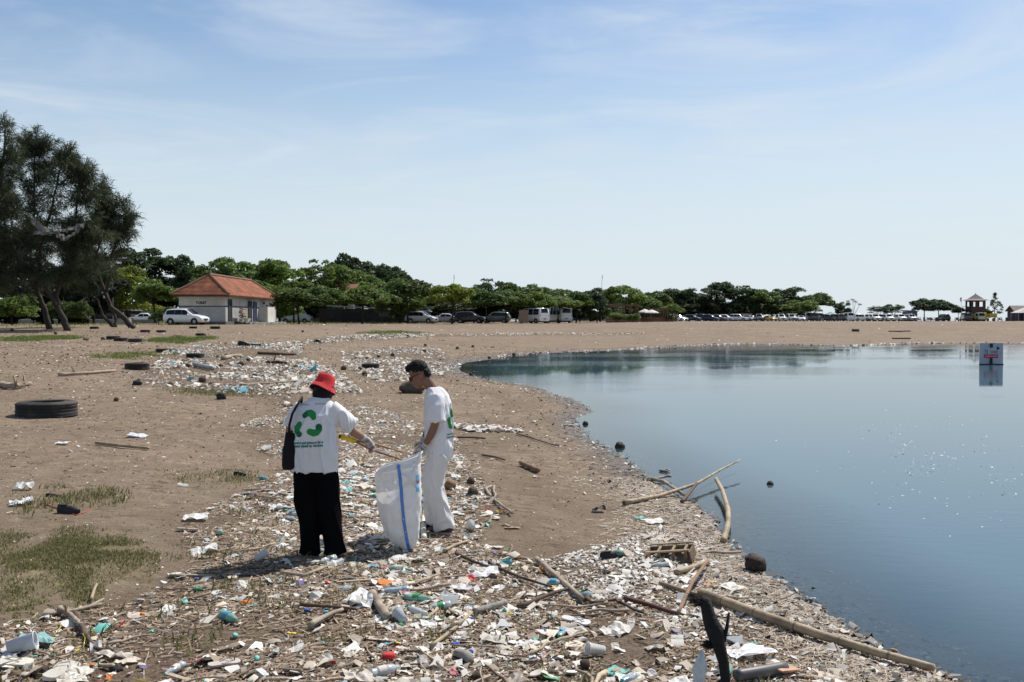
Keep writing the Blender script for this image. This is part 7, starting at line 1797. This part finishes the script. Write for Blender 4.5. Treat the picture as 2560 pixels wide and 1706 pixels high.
def twigs(name, x, y, length, cols, label, thick=.006, lift=.008):
    n_ = len(x); z = np.maximum(gz(x, y), WL) + lift
    a = rng.uniform(0, 6.28, n_); l_ = length * rng.uniform(.35, 1.6, n_); r_ = thick * rng.uniform(.5, 1.5, n_)
    u = np.stack([np.cos(a), np.sin(a), rng.normal(size=n_) * .14], 1); v = np.stack([-np.sin(a), np.cos(a), 0 * a], 1); c_ = np.stack([x, y, z], 1)
    e0 = c_ - u * (l_ / 2)[:, None]; e1 = c_ + u * (l_ / 2)[:, None]; mid = c_ + v * (l_ * rng.normal(size=n_) * .08)[:, None]
    up = np.array([0, 0, 1.0]); R3 = r_[:, None]
    P3 = []
    for e in (e0, mid, e1): P3 += [e + v * R3, e + up * R3 * 1.3, e - v * R3]
    V = np.stack(P3, 1).reshape(-1, 3); b0 = np.arange(n_)[:, None] * 9
    F = np.concatenate([b0 + np.array([[i * 3 + j, i * 3 + j + 1, i * 3 + 4 + j, i * 3 + 3 + j]]) for i in range(2) for j in range(2)])
    ci = rng.integers(len(cols), size=n_); T = np.array(cols)[ci] * rng.uniform(.7, 1.2, (n_, 1))
    o = link(name, np_mesh(name, V, F, M_TWIG, np.repeat(T, 9, 0))); tag(o, label, kind='stuff'); return o
COLS = W_T * 5 + [(.36, .30, .24), (.30, .24, .18), (.42, .36, .29)] * 6 + [C_T['light blue'], C_T['teal'], (.5, .3, .2), C_T['yellow']]
x, y = cloud_xy(NEARZ, 21000, 30, weight=NW, thr=.46)
bits('litter_flakes', x, y, .022 * np.exp(rng.normal(size=len(x)) * .55), COLS, 'small pale plastic flakes strewn through the foreground rubbish', M_STUFFL, (1, 3.2))
x, y = cloud_xy(NEARZ, 2600, 14, weight=NW, thr=.42)
bits('litter_shreds', x, y, .055 * np.exp(rng.normal(size=len(x)) * .35), W_T, 'crumpled off-white film shreds strewn around the two people', M_STUFFL, (1, 2.6), .28, .012)
x, y = cloud_xy(['mid'], 9000, 90, thr=.50, sc=1.2)
bits('drift_litter', x, y, .085 * np.exp(rng.normal(size=len(x)) * .4), [(.64, .61, .55), (.55, .51, .45), (.48, .44, .38), (.70, .68, .63)] * 4 + [C_T['light blue']] + [(.3, .24, .18), (.2, .16, .12), (.4, .34, .28)] * 4, 'dense white plastic rubbish of the drift behind the person in the red hat', M_STUFFL, (1, 2.4), .4, .03)
x, y = cloud_xy(['strand_a', 'strand_b', 'strand_c', 'strip'], 5200, 200, thr=.45, sc=1.2, weight=[1.2, .8, .5, 9])
bits('strand_litter', x, y, .13, W_T * 2 + [(.3, .24, .18), (.15, .12, .1), (.25, .22, .2)], 'thin lines of pale plastic left by high water on the far sand', M_STUFFL, (1, 3), .35, .02)
x, y = cloud_xy(NEARZ + ['mid'], 52000, 60, weight=[2.2, 2.2, 1.6, 1.7, 1, .8, .8, .3], thr=.35)
TW = [(.30, .235, .17), (.20, .145, .10), (.13, .09, .06), (.38, .30, .22), (.25, .19, .14)]
twigs('dry_twigs', x, y, .085, TW, 'dry twigs and reed bits matted through the rubbish', .0042)
# the shore band: dark gravel, twigs and shreds
n_ = 70000; y_ = 5.4 + 62 * rng.random(n_) ** 2.2; x_ = rng.uniform(-.62, .62, n_) * y_
sdist = shore_dist(x_, y_); bw = .42 + .026 * y_
m = (sdist > -.12) & (sdist < bw * rng.uniform(.1, 1.3, n_)); x_, y_ = x_[m], y_[m]
k = len(x_) // 3
bits('shore_gravel', x_[:k], y_[:k], .05, [(.09, .08, .07), (.16, .145, .13), (.24, .22, .20), (.06, .055, .05)], 'dark pebbles along the water line', M_TWIG, (1, 1.6), .6, .0)
twigs('shore_twigs', x_[k:2 * k], y_[k:2 * k], .10, TW + [(.09, .07, .05)], 'wet twigs along the water line', .006)
bits('shore_shreds', x_[2 * k:], y_[2 * k:], .06, [(.5, .47, .42), (.62, .6, .56), (.33, .29, .25), (.2, .17, .14)], 'grey plastic shreds along the water line', M_STUFFL, (1, 3), .3, .01)
n_ = 90000; y_ = 5.4 + 9 * rng.random(n_) ** 1.2; x_ = rng.uniform(-.1, .62, n_) * y_; sdist = shore_dist(x_, y_)
m = (sdist > -.03) & (sdist < (.55 + .9 * vnoise(x_, y_, .8, 9)) * rng.uniform(.05, 1.2, n_)); x_, y_ = x_[m][:16000], y_[m][:16000]
twigs('pale_reeds', x_, y_, .07, [(.42, .36, .29), (.5, .45, .38), (.30, .24, .18), (.36, .30, .24)], 'pale matted reed bits along the near water line', .0035)
n_ = 30000; x_ = rng.uniform(-5, 62, n_); y_ = rng.uniform(60, 100, n_); sdist = shore_dist(x_, y_)
m = (sdist > -.1) & (sdist < .3 + .5 * vnoise(x_, y_, 5, 3)); x_, y_ = x_[m], y_[m]
bits('far_shore_litter', x_, y_, .18, [(.7, .67, .62), (.6, .56, .5), (.35, .3, .25), (.12, .1, .08)], 'pale line of foam and rubbish along the far water edge', M_STUFFL, (1, 3), .35, .01)
# near the crate and long bamboo: pale matted shreds
x, y = cloud_xy(['foot_front'], 4200, 20, thr=.55, sc=.5)
bits('matted_shreds', x, y, .026 * np.exp(rng.normal(size=len(x)) * .5), [(.55, .5, .44), (.62, .6, .56), (.40, .35, .30), (.7, .69, .66)], 'pale matted shreds between crate and long bamboo pole', M_STUFFL, (1, 3.4), .35)
# gravel and crumbs on open sand
n_ = 46000; y_ = 5.5 + 70 * rng.random(n_) ** 1.7; x_ = rng.uniform(-.6, .6, n_) * y_; m = shore_dist(x_, y_) > .2; x_, y_ = x_[m], y_[m]
sc_ = np.clip(y_ / 14, .7, 3)
bits('sand_crumbs', x_, y_, .024 * sc_, [(.07, .05, .035), (.12, .09, .06), (.20, .15, .11), (.10, .07, .05), (.14, .10, .07), (.6, .55, .48)], 'crumbs of bark, shell and plastic on the open sand', M_TWIG, (1, 2.2), .4, .0)
n_ = 1500; y_ = 60 + 190 * rng.random(n_); x_ = rng.uniform(-.45, .6, n_) * y_; m = shore_dist(x_, y_) > .5; x_, y_ = x_[m], y_[m]
bits('far_sand_bits', x_, y_, .16, [(.6, .58, .54), (.12, .09, .07), (.2, .15, .11), (.66, .64, .6)], 'scattered bits on the far sand', M_TWIG, (1, 2.5), .3, .0)
n_ = 40000; y_ = 5.4 + 20 * rng.random(n_) ** 1.5; x_ = rng.uniform(-.1, .62, n_) * y_; sdist = shore_dist(x_, y_); m = (sdist < 0) & (sdist > -1.1 * rng.random(n_)); x_, y_ = x_[m][:1600], y_[m][:1600]
bits('sunken_litter', x_, y_, .04, [(.12, .105, .085), (.09, .075, .06), (.2, .185, .16), (.06, .05, .04)], 'murky rubbish lying under the shallow water edge', M_TWIG, (1, 2.5), .3, .0, -9)
# grass
def grass(name, poly, n_, h, cols, label, clump=.35, thr=.35):
    want = n_; x = rng.uniform(poly[:, 0].min(), poly[:, 0].max(), want * 4); y = rng.uniform(poly[:, 1].min(), poly[:, 1].max(), want * 4)
    ins = sum(in_poly(x + dx_ * (1 + y * .05), y + dy_ * (1 + y * .06), poly).astype(float) for dx_, dy_ in ((0, 0), (.2, .25), (-.2, .25), (.2, -.25), (-.2, -.25), (.4, 0), (-.4, 0))) / 7
    m = (ins * 1.3 - .3 - .55 * vnoise(x, y, .9, 4) > rng.uniform(-.1, .5, len(x))) & (vnoise(x, y, clump, 8) > rng.uniform(thr - .2, thr + .2, len(x))); x, y = x[m][:want], y[m][:want]
    n_ = len(x); z = gz(x, y); hh = h * rng.uniform(.4, 1.3, n_); a = rng.uniform(0, 6.28, n_); w_ = hh * .07 + .002
    lean = rng.normal(size=(n_, 2)) * .55
    b_ = np.stack([x, y, z], 1); s_ = np.stack([np.cos(a), np.sin(a), 0 * a], 1) * w_[:, None]
    mid = b_ + np.stack([lean[:, 0] * hh * .35, lean[:, 1] * hh * .35, hh * .6], 1); tip = b_ + np.stack([lean[:, 0] * hh, lean[:, 1] * hh, hh * .9], 1)
    V = np.stack([b_ - s_, b_ + s_, mid + s_ * .7, tip, mid - s_ * .7], 1).reshape(-1, 3)
    b0 = np.arange(n_)[:, None] * 5; F = np.concatenate([b0 + np.array([[0, 1, 2, 4]]), b0 + np.array([[4, 2, 3, 3]])])
    F4 = F[:n_]; F3 = F[n_:, :3]
    T = np.array(cols)[rng.integers(len(cols), size=n_)] * rng.uniform(.75, 1.2, (n_, 1)); T5 = np.repeat(T, 5, 0)
    Fa = np.concatenate([np.stack([F4[:, 0], F4[:, 1], F4[:, 2]], 1), np.stack([F4[:, 0], F4[:, 2], F4[:, 3]], 1), F3])
    o = link(name, np_mesh(name, V, Fa, M_GRASS, T5)); tag(o, label, kind='stuff')
M_GRASS = mat('grass_blade', (1, 1, 1), .7, .1, 3, tint=True, transluc=.35, spec=.2)
GC = [(.13, .15, .045), (.17, .17, .06), (.25, .21, .11), (.10, .12, .04), (.30, .25, .15)]; GG = [(.10, .16, .03), (.13, .19, .04), (.16, .19, .06)]
grass('grass', GRASS['front_left'][0], 24000, .026, GC, 'short dry green grass at the lower edge', .3, .33)
for k_, n_, h_, cc in (('weeds', 1300, .07, GC), ('weeds_b', 1300, .04, GC), ('mid_a', 3500, .09, GG), ('mid_b', 5000, .13, GG), ('mid_c', 4500, .13, GG), ('mid_d', 3500, .13, GG), ('mid_e', 1500, .08, GC), ('verge', 16000, .28, GG)):
    grass('grass', GRASS[k_][0], n_, h_, cc, {'weeds': 'sparse weeds around the black slipper', 'weeds_b': 'thin grass left of the black trousers', 'mid_a': 'grass patch behind the large lone tyre', 'mid_b': 'grass strip below the casuarinas', 'mid_c': 'bright grass strip before the drift', 'mid_d': 'grass strip on the far sand', 'mid_e': 'thin grass at the near rim of the drift', 'verge': 'green verge below the trees'}[k_], .5 if h_ > .08 else .3)
for nm in ('front_left', 'front_right', 'feet_left'):
    grass('grass', ZONES[nm], 1300, .07, GC, 'green tufts growing between the rubbish, patch ' + {'front_left': 'by the twigs', 'front_right': 'by the logs', 'feet_left': 'left of the shadow'}[nm], .25, .72)
# small white flecks lying flat on the pond
n_ = 900; px_ = rng.normal(2330, 130, n_); py_ = 1150 + np.abs(rng.normal(0, 90, n_)) * np.sign(rng.normal(size=n_)) * .8 + (px_ - 2330) * .25
X, Y = [], []
for a_, c_ in zip(px_, py_):
    if 1000 < c_ < 1420 and vnoise(np.array([a_]), np.array([c_ * 2.5]), 40, 2)[0] > .55:
        q = on_level(a_, c_, WL); X.append(q[0]); Y.append(q[1])
X, Y = np.array(X), np.array(Y)
bits('foam', X, Y, .026, [(.75, .77, .78)], 'white foam flecks drifting on the pond', M_STUFFL, (1.5, 5), .0, .004)
